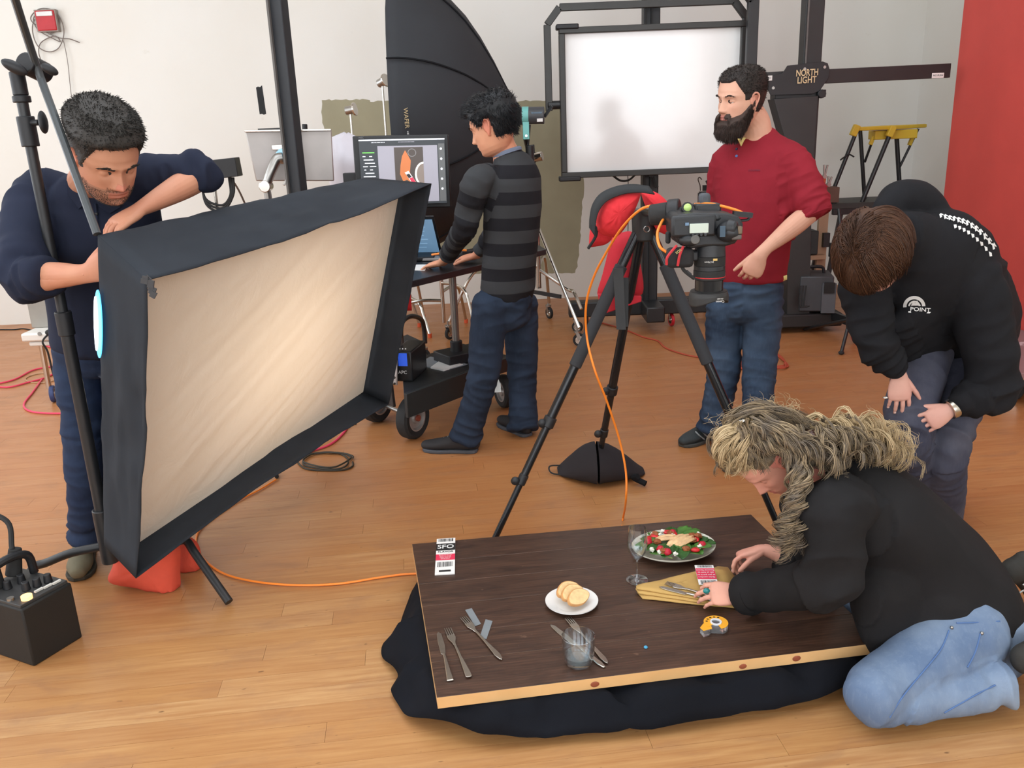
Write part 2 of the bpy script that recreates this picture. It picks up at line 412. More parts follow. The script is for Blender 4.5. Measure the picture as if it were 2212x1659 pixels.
def caster(parent, foot, r, top, tyre=RUB, yaw=0.0, wd=0.025, name='caster'):
    """swivel caster standing at floor point foot, its stem reaching height top"""
    f = V(foot); ax = V((math.cos(yaw), math.sin(yaw), 0)); c = f+V((0, 0, r))
    k = MB(); side = V((-ax.y, ax.x, 0))
    for sg in (-1, 1):
        a = c+ax*(sg*(wd/2+0.004)); b = V((a.x, a.y, 0))+V((0, 0, r*2.15))+side*r*0.3
        k.bar(a, b, r*0.5, 0.003, side)
    tp = V((c.x, c.y, r*2.2))+side*r*0.3
    k.cyl(tp-V((0, 0, r*0.1)), tp+V((0, 0, r*0.15)), r*0.5); k.cyl(tp, V((tp.x, tp.y, top)), r*0.16)
    fk = k.build(name, STL, parent)
    wheel(fk, c, ax, r, wd, tyre=tyre)
    return fk

# ================================================================== foreground softbox on a boom stand
def softbox():
    TL, TR, BR, BL = at(318, 605, 2.36), V((-0.309, 3.698, 1.376)), V((-0.591, 3.901, 0.351)), V((-1.276, 2.562, 0.203))
    TR = at(932, 397, 3.70); BR = at(840, 873, 3.90); BL = at(294, 1249, 2.56)
    n = (TR-TL).cross(BL-TL).normalized()
    TLb, TRb, BLb = at(212, 509, 2.50), at(792, 384, 3.86), at(226, 1178, 2.72); BRb = BR+n*0.30
    cen = (TL+TR+BR+BL)/4; ring = cen+n*0.62
    root = thing('softbox', 'large black fabric softbox with cream diffuser face tilted toward the table', 'softbox', (cen.x, cen.y, 0))
    def edge(a, b, k=14): return [a.lerp(b, i/k) for i in range(k+1)]
    def panel(f0, f1, b0, b1, sag, seed, name):
        rows = []
        mid = (f0+f1+b0+b1)/4; outw = (mid-cen); outw = (outw-n*outw.dot(n)).normalized()
        for i in range(15):
            s = i/14; row = []
            for j in range(25):
                t = j/24; p = (f0.lerp(f1, t)).lerp(b0.lerp(b1, t), s)
                e = math.sin(math.pi*t)
                p = p-outw*(sag*e*(1-s)) + outw*(0.012*noise.noise(V((t*5+seed, s*3, 0)))*e+0.010*noise.noise(V((t*14+s*9+seed, s*5-t*4, 2)))*e)
                row.append(p)
            rows.append(row)
        rear = []
        for i in range(1, 9):
            s = i/8; row = []
            for j in range(25):
                t = j/24; a = b0.lerp(b1, t); c = ring+((a-cen)-n*(a-cen).dot(n))*0.16; q = a.lerp(c, s)+n*(0.07*math.sin(math.pi*s)); row.append(q)
            rear.append(row)
        MB().grid(rows+rear).build(name, BLKF, root, smooth=60, solid=0.003)
    panel(TL, TR, TLb, TRb, 0.028, 1, 'top_panel'); panel(TR, BR, TRb, BRb, 0.0, 5, 'far_side_panel')
    panel(BR, BL, BRb, BLb, 0.035, 9, 'bottom_panel'); panel(BL, TL, BLb, TLb, 0.015, 13, 'near_side_panel')
    # recessed diffuser: corners set back behind the lip
    d = 0.115
    q = [cen+(f_.lerp(b_, k_)-cen-n*0.0)*1.0 for f_, b_, k_ in ((TL, TLb, 0.30), (TR, TRb, 0.42), (BR, BRb, 0.46), (BL, BLb, 0.55))]
    qc = (q[0]+q[1]+q[2]+q[3])/4; q = [qc+(p-qc)*0.972 for p in q]
    rows = []
    N1 = 70
    for i in range(N1+1):
        s = i/N1; row = []
        for j in range(N1+1):
            t = j/N1; p = (q[0].lerp(q[1], t)).lerp(q[3].lerp(q[2], t), s)
            e = min(1, 6*t, 6*(1-t), 6*s, 6*(1-s))
            # long creases running from the lower left to the upper right corner
            u = (t*1.39*0.80+s*0.6); vv = (s*0.80*1.0-(1-t)*0.6*1.39)
            c1 = 1-abs(noise.noise(V(((t+s)*1.6, (t*0.75-(1-s))*13, 1.0))))*2
            c2 = 1-abs(noise.noise(V(((t+s)*3.1+5, (t*0.75-(1-s))*24, 4.0))))*2
            c3 = noise.noise(V((t*4, s*4, 9)))
            w8 = 0.35+0.65*max(0, min(1, 1.5*(t*0.7+s*0.9-0.5)))
            p = p+n*(-(0.008*c1+0.004*c2)*w8*e*0.7-0.006*c3*e-0.014*math.sin(math.pi*t)*math.sin(math.pi*s))
            row.append(p)
        rows.append(row)
    t = NT('cream_diffusion_cloth'); v = t.coord()
    t.link(t.ramp(t.noise(v, 3, 4), [(0.3, rgb(248, 236, 218)), (0.7, rgb(252, 242, 228))]), t.b.inputs['Base Color']); t.set('Roughness', 0.8)
    t.bump(t.noise(v, 9, 6, 0.6, 0.6), 0.35, 0.02)
    tr = t.node('ShaderNodeBsdfTranslucent'); tr.inputs[0].default_value = rgb(252, 232, 206); mx = t.node('ShaderNodeMixShader'); mx.inputs[0].default_value = 0.30
    t.link(t.b.outputs[0], mx.inputs[1]); t.link(tr.outputs[0], mx.inputs[2]); t.link(mx.outputs[0], t.n['Material Output'].inputs[0])
    MB().grid(rows, flip=True).build('diffuser', t.m, root, smooth=180)
    # lip hems and frayed corner velcro
    vel = MB()
    for i in range(9):
        p = TL+V((rnd.uniform(-.01, .015), rnd.uniform(-.01, .0), rnd.uniform(-.045, .012))); vel.box(p, (rnd.uniform(.008, .022), .006, rnd.uniform(.008, .02)), Matrix.Rotation(rnd.uniform(0, 3), 3, 'Y'))
    vel.build('corner_tab', M('grey_velcro', (70, 70, 72), 0.9), root)
    # open side vent through which the lit flash head shows
    def sidep(s, t): return (BL.lerp(TL, t)).lerp(BLb.lerp(TLb, t), s)
    outn = (TL-BL).cross(TLb-TL).normalized(); 
    if outn.dot(cen-TL) > 0: outn = -outn
    GLOW = M('flash_tube_glow', (120, 205, 255), 0.4, var=0, em=(70, 190, 255), ems=1.6)
    GLOWW = M('flash_core_glow', (240, 250, 255), 0.4, var=0, em=(225, 245, 255), ems=2.6)
    def blob(s0, t0, hs, ht, lift, nm, mat, star=0):
        pts = []
        for k in range(28):
            a = 2*math.pi*k/28; rr = 1.0 if not star else (1.0 if k % 2 else 0.62)
            pts.append(sidep(s0+hs*rr*math.cos(a), t0+ht*rr*math.sin(a))+outn*lift)
        c = sidep(s0, t0)+outn*lift
        MB().add([c]+pts, [(0, 1+i, 1+(i+1) % 28) for i in range(28)]).build(nm, mat, root, smooth=0, solid=0.003)
    blob(0.94, 0.760, 0.085, 0.10, 0.012, 'flash_lens', GLOW)
    blob(0.965, 0.760, 0.042, 0.08, 0.017, 'flash_core', GLOWW)
    # speed ring, flash head behind
    m = frame(ring, *basis(n))
    MB().lathe([(0.07, -0.02), (0.10, -0.02), (0.10, 0.02), (0.07, 0.02), (0.07, -0.02)], m, 24).build('speed_ring', BLKM, root)
    MB().cyl(ring, ring+n*0.22, 0.065, 0.06, 20).build('flash_head', BLKP, root, bevel=0.006)
    l = bpy.data.lights.new('modelling_lamp', 'AREA'); l.shape = 'RECTANGLE'; l.size = .9; l.size_y = .6; l.energy = 7.5; l.color = (1.0, 0.90, 0.78)
    lo = bpy.data.objects.new('modelling_lamp', l); C.objects.link(lo); lo.parent = root; lo.location = ring-n*0.10-root.location; lo.rotation_euler = (-n).to_track_quat('-Z', 'Y').to_euler()
    return TLb
SBX_TLb = softbox()

def boom_stand():
    base = at(238, 1205, 2.78); b = V((base.x, base.y, 0))
    root = thing('light_stand', 'tall black steel light stand with boom arm beside the softbox', 'light stand', b)
    top = V((b.x, b.y, at(92, 190, b.y).z)); z0 = 0.17
    MB().cyl(b+V((0, 0, z0)), b+V((0, 0, 1.05)), 0.0205).build('lower_column', BLKM, root)
    MB().cyl(b+V((0, 0, 1.0)), top, 0.0165).build('upper_column', BLKM, root)
    cl = MB().cyl(b+V((0, 0, 0.99)), b+V((0, 0, 1.07)), 0.026); cl.build('collar', BLKP, root, bevel=0.003)
    for z1, z2 in ((0.17, 0.08), (0.04, 0.02)): MB().cyl(top-V((0, 0, z1)), top-V((0, 0, z2)), 0.026).build('collar', BLKP, root, bevel=0.003)
    k = MB(); kp = top-V((0, 0, 0.10)); k.cyl(kp, kp+V((0.05, -0.02, 0)), 0.009); k.ell(kp+V((0.065, -0.026, 0)), (0.012, 0.02, 0.034)); k.build('locking_knob', BLKP, root)
    hub = b+V((0, 0, 0.22))
    MB().cyl(b+V((0, 0, 0.155)), b+V((0, 0, 0.36)), 0.03, n=20).build('leg_hub', BLKM, root, bevel=0.003)
    f1, f2 = atz(496, 1308), atz(14, 1296); f3 = b+V((-0.05, 0.48, 0))
    k1, k2 = at(402, 1168, 2.86), at(78, 1222, (b.y+f2.y)/2-0.02)
    for f, kk in ((f1, k1), (f2, k2), (f3, b+V((-0.035, 0.33, 0.24)))):
        f = V((f.x, f.y, 0.014)); pts = [hub+(kk-hub).normalized()*0.0, hub.lerp(kk, 0.5)+V((0, 0, 0.01)), hub.lerp(kk, 0.86), kk+V((0, 0, 0.0)), kk.lerp(f, 0.2), kk.lerp(f, 0.6), f]
        MB().tube(pts, 0.0155, 12, 5).build('leg', BLKM, root)
    # boom clamp with wing handles, and the boom rod running down to the softbox corner
    c = top+V((0.0, -0.02, 0.03))
    bt = at(20, -40, b.y-0.28); bb = SBX_TLb+V((-0.004, 0.004, 0.004)); mid = at(78, 140, b.y-0.05)
    MB().tube([bt, mid, mid.lerp(bb, 0.35), bb], 0.0115, 10, 4).build('boom_arm', M('grey_boom_tube', (74, 78, 80), 0.4, 0.3, var=0.08), root)
    MB().cyl(at(52, 135, b.y-0.06), at(98, 158, b.y+0.02), 0.032, n=20).cyl(top-V((0, 0, 0.02)), top+V((0, 0, 0.05)), 0.022).build('boom_clamp', BLKP, root, bevel=0.004)
    for (p0, p1), s in ((((2, 130), (60, 160)), 1.0), (((88, 140), (126, 160)), 0.8)):
        a, e = at(*p0, b.y-0.10), at(*p1, b.y-0.08); x, y, z = basis(e-a, (0, 0, 1)); m = Matrix((x, y, z)).transposed()
        w_ = MB().ell((a+e)/2, (0.017*s, 0.014*s, (e-a).length/2), m, 14, 10)
        w_.build('wing_handle', BLKP, root)
boom_stand()

def sandbag_floor():
    c = atz(335, 1275); root = thing('sandbag', 'faded red canvas sandbag slumped under the softbox corner', 'sandbag', (c.x, c.y, 0))
    poly_cushion(root, [(262, 1160), (300, 1150), (340, 1152), (386, 1168), (389, 1230), (388, 1296), (350, 1288), (300, 1272), (236, 1258), (244, 1220)], c.y+.02, .065, 'front_pouch', ORNF, (.15, -1, .25), 3, .002)
    poly_cushion(root, [(384, 1166), (410, 1160), (430, 1180), (436, 1228), (420, 1240), (386, 1240)], c.y+.16, .05, 'rear_pouch', ORNF, (.1, -1, .2), 8, .002)
sandbag_floor()

def power_pack():
    # near bottom corner, right bottom corner, left bottom corner on the floor
    n0, r0, l0 = atz(74, 1441), atz(179, 1376), atz(8, 1419)
    ux = (r0-n0); uy = V((-ux.y, ux.x, 0)).normalized()*0.24; ux = ux.normalized()*max(ux.length, 0.0); L = ux.length
    hgt = 0.30
    root = thing('power_pack', 'black flash power pack with glowing orange lamp and cables on the floor', 'power pack', n0)
    c = n0+ux/2+uy/2
    m = Matrix((ux.normalized(), uy.normalized(), V((0, 0, 1)))).transposed()
    h = at(50, 1305, n0.y).z; h = max(0.16, min(0.30, at(50, 1318, n0.y+0.0).z))
    MB().box(c+V((0, 0, h/2)), (L, 0.24, h), m).build('case', M('pack_case_black', (27, 26, 24), 0.65, var=0.1, bump=0.3, bscale=300), root, bevel=0.006)
    MB().box(c+V((0, 0, h+0.004)), (L*0.94, 0.22, 0.012), m).build('control_panel', M('panel_grey', (58, 58, 58), 0.5), root, bevel=0.002)
    def tp(u, v, z=0.0): return n0+ux*u+uy*v+V((0, 0, h+0.01+z))
    for u, v in ((.45, .35), (.62, .3), (.8, .26), (.35, .62), (.6, .6)):
        MB().cyl(tp(u, v), tp(u, v, 0.028), 0.014, 0.011).build('dial', BLKP, root, bevel=0.002)
    for u, v in ((.5, .15), (.66, .13), (.82, .11)): MB().box(tp(u, v, 0.004), (0.028, 0.008, 0.006), m).build('switch', WHT, root)
    MB().cyl(tp(.24, .12), tp(.24, .12, 0.012), 0.017).build('modelling_lamp', M('amber_lamp', (255, 200, 130), 0.4, var=0, em=(255, 186, 110), ems=2.5), root)
    MB().cyl(tp(.1, .3), tp(.1, .3, 0.008), 0.011).build('sync_socket', STL, root)
    hd = MB().tube([tp(.08, .75), tp(.14, .75, .06), tp(.5, .72, .085), tp(.88, .7, .07), tp(.95, .7, 0)], 0.014, 10, 6); hd.build('handle', BLKP, root)
    MB().cyl(tp(.66, .82, .01), tp(.78, .8, .10), 0.026, 0.02).build('plug', RUB, root, bevel=0.004)
    MB().cyl(tp(.3, .8, .0), tp(.3, .8, .09), 0.026, 0.02).build('plug', RUB, root, bevel=0.004)
    MB().tube([tp(1.0, .3, -.02), tp(1.03, .25, -.08), tp(1.04, .35, -.14), tp(1.02, .5, -.17)], 0.005, 8).build('strap', RUB, root)
    c1 = MB().tube([tp(.72, .8, .1), tp(.9, 1.0, .18), tp(.75, 1.5, .2), tp(.3, 1.9, .12), tp(-.2, 1.7, .06), tp(-.6, 1.5, .0), tp(-1.2, 1.2, -.1)], 0.0085, 8)
    tag(c1.build('flash_cable', RUB), 'thick black flash cable looping above the power pack', 'cable')
    c2 = MB().tube([tp(.3, .8, .09), tp(.2, 1.0, .13), tp(-.1, 1.3, .12), tp(-.6, 1.1, .05), tp(-1.0, .8, -.05)], 0.0075, 8)
    tag(c2.build('mains_cable', RUB), 'short black cable leaving the power pack toward the left edge', 'cable')
power_pack()
# ================================================================== equipment along the back wall
def column_pole():
    p = at(640, 390, 5.0); root = thing('steel_column', 'tall square black steel column standing behind the softbox', 'column', (p.x, p.y, 0))
    MB().box((p.x, p.y, 1.62), (0.088, 0.088, 3.2), Matrix.Rotation(R(-14), 3, 'Z')).build('post', M('column_black', (40, 42, 46), 0.55, var=0.1), root, bevel=0.008)
    MB().box((p.x-0.037, p.y-0.052, 1.62), (0.012, 0.02, 3.2), Matrix.Rotation(R(-14), 3, 'Z')).build('edge_rail', M('grey_rail', (92, 88, 84), 0.6), root)
    MB().box((p.x, p.y, 0.02), (0.4, 0.4, 0.04)).build('base_plate', BLKM, root, bevel=0.006)
column_pole()
def wall_alarm():
    c = atw(102, 45, 0.03); root = thing('alarm_box', 'small red fire alarm strobe box mounted high on the white wall', 'alarm', c)
    MB().box(c, (0.165, 0.055, 0.16)).build('housing', M('alarm_red', (186, 40, 48), 0.5), root, bevel=0.01)
    MB().box(c+V((0, -0.03, 0.052)), (0.135, 0.012, 0.036)).build('strobe_lens', M('clear_lens', (225, 225, 222), 0.15), root, bevel=0.004)
    MB().box(c+V((0, 0.004, 0)), (0.18, 0.05, 0.175)).build('back_plate', M('alarm_grey', (150, 140, 132), 0.6), root, bevel=0.004)
    def w_(pts): return [atw(x, y, 0.02+0.004*(i % 3)) for i, (x, y) in enumerate(pts)]
    cb = MB().tube(w_([(88, 60), (70, 48), (67, 36), (80, 22), (98, 18), (120, 26), (134, 48), (138, 70), (134, 90), (124, 106), (106, 112), (86, 104), (74, 84), (70, 58), (78, 40), (90, 60), (106, 72), (122, 64), (128, 50), (124, 32), (104, 22), (82, 26), (72, 44), (84, 66), (112, 82), (130, 90), (120, 78), (100, 84), (86, 96), (84, 116), (92, 138)]), 0.0045, 6, 5)
    tag(cb.build('loose_wire', M('grey_wire', (128, 118, 112), 0.6)), 'grey wire looped untidily around the red alarm box', 'wire')
    tag(MB().tube(w_([(137, 88), (142, 110), (147, 140), (150, 170), (154, 205), (162, 240), (168, 270)]), 0.003, 6).build('hanging_wire', MATS['grey_wire']), 'single thin grey wire hanging down the white wall', 'wire')
    tag(MB().tube(w_([(104, 72), (128, 82), (150, 84), (172, 92)]), 0.0045, 6).build('wire_end', MATS['grey_wire']), 'short free wire end sticking out beside the alarm box', 'wire')
wall_alarm()
tag(MB().slab([atw(x, y, 0.001) for x, y in ((553, 189), (557, 187), (562, 188), (566, 184), (575, 246), (570, 248), (566, 246), (561, 247))], 0.0015).build('tape_strip', M('black_gaffer', (40, 42, 44), 0.8), smooth=0), 'strip of black gaffer tape stuck on the white wall', 'tape')
# small marks
def wall_device():
    c = at(462, 366, 6.3); root = thing('cable_box', 'black wall-side box with a post and looped cables behind the softbox', 'box', (c.x, c.y, 0))
    MB().box(c, (0.36, 0.12, 0.13), Matrix.Rotation(R(-4), 3, 'Y')).build('case', BLKP, root, bevel=0.005)
    MB().cyl(c+V((-0.09, 0, 0.06)), c+V((-0.10, 0, 0.135)), 0.016).build('post', BLKM, root, bevel=0.004)
    MB().cyl(V((c.x-0.02, c.y+0.02, 0)), V((c.x-0.02, c.y+0.02, c.z)), 0.012).build('pole', CHR, root)
    for k in range(3):
        MB().tube([c+V((0.10+k*.015, 0, -0.06)), c+V((0.10+k*.01, -.02, -0.18)), c+V((0.03, -.02, -0.25-k*.02)), c+V((-0.08, -.02, -0.20-k*.02)), c+V((-0.1, 0, -0.06))], 0.009, 8).build('cable_loop', RUB, root)
    MB().tube([c+V((0.11, 0, -0.06)), c+V((0.16, -.01, -0.15)), c+V((0.21, -.01, -0.30))], 0.007, 8).build('cable', M('brown_cable', (72, 48, 30), 0.6), root)
    MB().box((c.x-0.02, c.y+0.02, 0.012), (0.3, 0.3, 0.024)).build('base', BLKM, root)
wall_device()
def silver_display():
    Y = 5.25; TL, TR, BR, BL = at(529, 281, Y), at(716, 278, Y+.1), at(722, 391, Y+.1), at(553, 391, Y)
    root = thing('silver_display', 'flat silver monitor seen from behind on a chrome arm', 'monitor', ((TL.x+TR.x)/2, Y, 0))
    MB().slab([TL, TR, BR, BL], 0.028).build('back_shell', ALU, root, bevel=0.006)
    MB().bar(TL+V((0, -.012, -.006)), TR+V((0, -.012, -.006)), 0.012, 0.03).build('top_edge', CHR, root, bevel=0.003)
    c = at(607, 318, Y-.03)
    MB().box(c, (0.10, 0.03, 0.03)).build('mount_plate', CHR, root, bevel=0.004)
    MB().cyl(c+V((0.02, -.01, -.05)), c+V((0.02, -.06, -.05)), 0.045).build('mount_joint', M('pale_blue_cap', (150, 190, 205), 0.3, 0.6), root, bevel=0.005)
    MB().tube([c+V((0.015, -.06, -.06)), at(598, 345, Y-.1), at(585, 372, Y-.12), at(575, 400, Y-.13)], lambda t: 0.033-0.006*t, 12).build('arm', STL, root)
    e = at(575, 402, Y-.13); MB().cyl(e+V((0, -.04, 0)), e+V((0, .04, 0)), 0.034).build('arm_joint', CHR, root, bevel=0.004)
    MB().tube([e, e+V((.02, .02, -.3)), e+V((.1, .1, -.7)), V((e.x+.12, e.y+.12, 0.0))], 0.022, 10).build('stand_pole', STL, root)
    MB().tube([at(627, 375, Y-.06), at(622, 384, Y-.08), at(613, 400, Y-.1)], 0.008, 8).build('cable', WHT, root)
    MB().box(at(596, 279, Y+.06), (0.20, 0.05, 0.014)).build('shelf_strip', BLKP, root)
    MB().cyl(at(659, 284, Y+.06), at(658, 268, Y+.06), 0.016).build('knob', BLKP, root, bevel=0.004)
silver_display()
def white_bag():
    Y = 5.7; root = thing('draped_bag', 'white translucent plastic bag draped over gear beside the monitor', 'bag', (at(760, 350, Y).x, Y, 0))
    rows = []
    for i in range(17):
        s = i/16; py = 281+170*s; xl = 706+(16*s if s > .05 else 0)+3*math.sin(s*9); xr = 790+min(1, s*3)*26+10*s
        a, b = at(xl, py+(8 if i else 4), Y), at(xr, py+(14 if i else 8), Y); row = []
        dep = 0.18*min(1, math.sqrt(s)*1.6+.1)
        for j in range(25):
            t = 2*math.pi*j/25; c = (a+b)/2; h = (b-a)/2
            fold = 1+0.06*noise.noise(V((j*.9, s*1.2, 3)))
            top = 0.10 if i == 0 else 1.0
            row.append(c+h*math.cos(t)*fold*top+V((0, dep*math.sin(t)*fold*top, 0.012*noise.noise(V((j*.5, s*3, 1))))))
        rows.append(row)
    MB().grid(rows, closed=True).build('bag_sheet', M('white_poly', (218, 214, 222), 0.45, var=0.06, vscale=6), root, smooth=70)
    MB().cyl((root.location.x+.02, Y, 0), (root.location.x+.02, Y, 1.38), 0.02).build('pole', STL, root)
white_bag()

def grip_stand(base, zc, arm, yaw, label, lean=0.0, legs=True):
    root = thing('grip_stand', label, 'grip stand', (base[0], base[1], 0), 'chrome grip stands at the back wall')
    b = V((base[0], base[1], 0))
    MB().cyl(b+V((0, 0, .10)), b+V((0, 0, zc*0.62)), 0.016).build('column', CHR, root)
    MB().cyl(b+V((0, 0, zc*0.6)), b+V((0, 0, zc)), 0.009).build('riser', CHR, root)
    MB().cyl(b+V((0, 0, zc*0.6)), b+V((0, 0, zc*0.6+.05)), 0.022).build('collar', STL, root, bevel=0.003)
    MB().cyl(b+V((0.02, 0, zc*0.6+.025)), b+V((0.06, -0.02, zc*0.6+.025)), 0.01, 0.014).build('locking_knob', BLKP, root)
    for k in range(3):
        a = yaw+k*2.094; d = V((math.cos(a), math.sin(a), 0)); z = .42-.07*k
        MB().tube([b+V((0, 0, z)), b+d*.16+V((0, 0, z+.01)), b+d*.30+V((0, 0, z-.02)), b+d*.36+V((0, 0, z-.12)), b+d*.43+V((0, 0, .02))], 0.0125, 10, 5).build('leg', CHR, root)
        MB().cyl(b+d*.427+V((0, 0, .0)), b+d*.43+V((0, 0, .035)), 0.016).build('foot', M('orange_tip', (214, 88, 48), 0.6), root)
    # grip head: two discs and a T-handle
    h = b+V((0, 0, zc)); ax = V(arm).normalized()
    MB().cyl(h-ax*.035, h+ax*.03, 0.032, n=20).build('grip_head', STL, root, bevel=0.004)
    MB().cyl(h+ax*.03, h+ax*.045, 0.05, n=24).build('grip_disc', CHR, root, bevel=0.003)
    return root
pA = at(747, 292, 6.9); grip_stand((pA.x+.05, 6.9), at(755, 238, 6.9).z, (1, -.2, .15), 0.4, 'chrome grip stand with short arm in front of the olive paint patch')
pB = at(834, 290, 7.0); grip_stand((pB.x, 7.0), at(830, 177, 7.0).z, (.8, -.5, .3), 1.2, 'taller chrome grip stand with round head rising above the olive patch')
pC = at(985, 655, 6.7); grip_stand((atz(935, 705).x+.12, 6.75), 1.0, (.3, -1, .2), -0.9, 'low chrome grip stand with bent legs under the laptop cart')

def rolling_stand():
    b = atz(1172, 700); b = V((b.x-.03, 6.75, 0))
    root = thing('rolling_stand', 'chrome rolling light stand on casters carrying the strobe of the big softbox', 'light stand', b)
    top = at(1122, 300, 6.75)
    MB().cyl(b+V((0, 0, .35)), b+V((0, 0, 1.0)), 0.02).build('lower_column', CHR, root)
    MB().cyl(b+V((0, 0, .95)), V((b.x-.02, b.y, 1.45)), 0.017).build('upper_column', BLKM, root)
    feet = [atz(1187, 688), atz(1252, 748), atz(972, 733)]
    for k, f in enumerate(feet):
        f = V((f.x, f.y, 0)); w_ = f+V((0, 0, .14))
        mid = b.lerp(w_, .55)+V((0, 0, .40))
        if k == 1: pts = [b+V((0, 0, .85)), b.lerp(w_, .5)+V((0, 0, .42)), w_]
        else: pts = [b+V((0, 0, .52)), b.lerp(w_, .45)+V((0, 0, .50)), b.lerp(w_, .72)+V((0, 0, .40)), w_]
        MB().tube(pts, 0.013, 10, 5).build('leg', CHR, root)
        caster(root, f, 0.05, .15, yaw=0.5+k)
    bx = MB().tube([b+V((0, 0, .50)), at(1225, 624, 6.6), at(1240, 632, 6.5), at(1256, 668, 6.4)], 0.013, 10, 5); bx.build('leg', CHR, root)
    MB().bar(at(1150, 630, 6.7), at(1212, 641, 6.5), 0.03, 0.012).build('tie_bar', BLKM, root)
    g = at(1163, 340, 6.7); MB().cyl(g-V((.03, .0, 0)), g+V((.03, -.02, .01)), 0.035, n=20).build('grip_head', CHR, root, bevel=0.004)
    MB().bar(g+V((0, 0, 0)), V((b.x, b.y, g.z)), 0.02, 0.02).build('grip_arm', STL, root)
    return b
rb = rolling_stand()
def big_softbox():
    Y = 6.3; c = at(1108, 247, Y); fx = at(865, 247, Y).x
    root = thing('octagonal_softbox', 'huge black softbox seen from its side facing left', 'softbox', (c.x, Y, 0))
    Rz, Ry = 0.93, 0.62; prof = [(0.0, 1.0), (0.10, 1.0), (0.22, .97), (0.36, .91), (0.50, .81), (0.62, .70), (0.74, .55), (0.85, .38), (0.94, .22), (1.0, .12)]
    L = c.x-fx; ns = 16; rows = []
    for a, r in catmull([V((p[0], p[1], 0)) for p in prof], 3) if False else prof:
        row = []
        for j in range(ns*2):
            th = 2*math.pi*j/(ns*2)
            rib = 1-0.025*(1-a)*abs(math.sin(4*th))
            row.append(V((fx+L*a, Y+Ry*r*rib*math.cos(th), c.z+Rz*r*rib*math.sin(th))))
        rows.append(row)
    MB().grid(rows, closed=True).build('shell', M('softbox_black', (44, 46, 50), 0.8, var=0.08, vscale=4, bump=0.2, bscale=600), root, smooth=50, solid=0.004)
    MB().grid([[V((fx+.03, c_.y, c_.z)) for c_ in rows[0]], [V((fx+.035, Y+(p.y-Y)*.02, c.z+(p.z-c.z)*.02)) for p in rows[0]]], closed=True).build('front_diffuser', M('diffuser_white', (225, 222, 215), 0.8), root, smooth=0)
    ribs = MB()
    for k in range(8):
        th = math.pi/8+k*math.pi/4
        MB().tube([V((fx+L*a, Y+Ry*r*1.005*math.cos(th), c.z+Rz*r*1.005*math.sin(th))) for a, r in prof], 0.006, 6, 2).build('rib_seam', BLKF2, root)
    # printed mark on the side facing the camera
    p = at(878, 255, Y-Ry*0.99)
    x, y = V((0.02, 0, -1)).normalized(), V((1, 0, 0.02)).normalized()
    lettering('WAFER', 0.038, frame(p+V((0, -.012, 0)), x, y, x.cross(y)), M('gold_print', (200, 176, 130), 0.6, var=0), root)
    lettering('HEXOVAL 180', 0.016, frame(p+V((0.004, -.012, -.13)), x, y, x.cross(y)), WHITEPRINT, root)
    # strobe head on the stand
    h = thing('strobe_head', 'grey studio strobe with a teal mounting band behind the big softbox', 'strobe', (c.x, Y, 0))
    ax = V((1, -.08, -.02)).normalized(); s0 = V((c.x-.02, Y, c.z-.01))
    G = M('strobe_grey', (72, 74, 78), 0.5, var=0.06)
    MB().cyl(s0, s0+ax*.08, .062, n=24).build('mount_collar', BLKP, h, bevel=0.005)
    MB().cyl(s0+ax*.06, s0+ax*.24, .058, n=24).build('body', G, h, bevel=0.006)
    MB().cyl(s0+ax*.085, s0+ax*.13, .0605, n=24).build('teal_band', M('teal', (122, 196, 190), 0.5, var=0.03), h)
    MB().bar(s0+ax*.107+V((0, -.035, -.02)), s0+ax*.107+V((0, -.045, -.16)), 0.045, 0.012, ax).build('bracket', MATS['teal'], h, bevel=0.004)
    MB().cyl(s0+ax*.107+V((0, -.05, -.135)), s0+ax*.107+V((0, -.06, -.135)), 0.009).build('bolt', CHR, h)
    MB().bar(s0+ax*.24+V((0, -.03, -.01)), s0+ax*.29+V((0, -.06, .06)), 0.02, 0.01).build('lever', BLKM, h)
    lettering('broncolor', 0.018, frame(s0+ax*.185+V((0, -.0595, .018)), V((1, -.08, 0)).normalized(), V((0, 0, 1)), V((-.08, -1, 0)).normalized()), M('blue_print', (120, 160, 190), 0.6, var=0), h)
    MB().box(s0+ax*.205+V((0, -.056, -.032)), (.04, .006, .022)).build('rating_plate', PAPER, h)
    MB().cyl(s0+ax*.10+V((0, -.03, -.15)), V((rb.x-.03, rb.y-.12, 1.30)), .016).build('spigot', BLKM, h)
    MB().cyl(s0+ax*.135+V((0, .0, -.06)), s0+ax*.10+V((0, .02, -.36)), .009).build('support_tube', BLKM, h)
    MB().cyl(s0+ax*.13+V((0, .01, -.20)), s0+ax*.135+V((0, .02, -.46)), .03).build('grip_tube', BLKM, h, bevel=0.006)
    MB().box(s0+ax*.01+V((.0, -.05, -.15)), (.02, .03, .17)).build('speed_ring_arm', STL, h, bevel=0.003)
big_softbox()

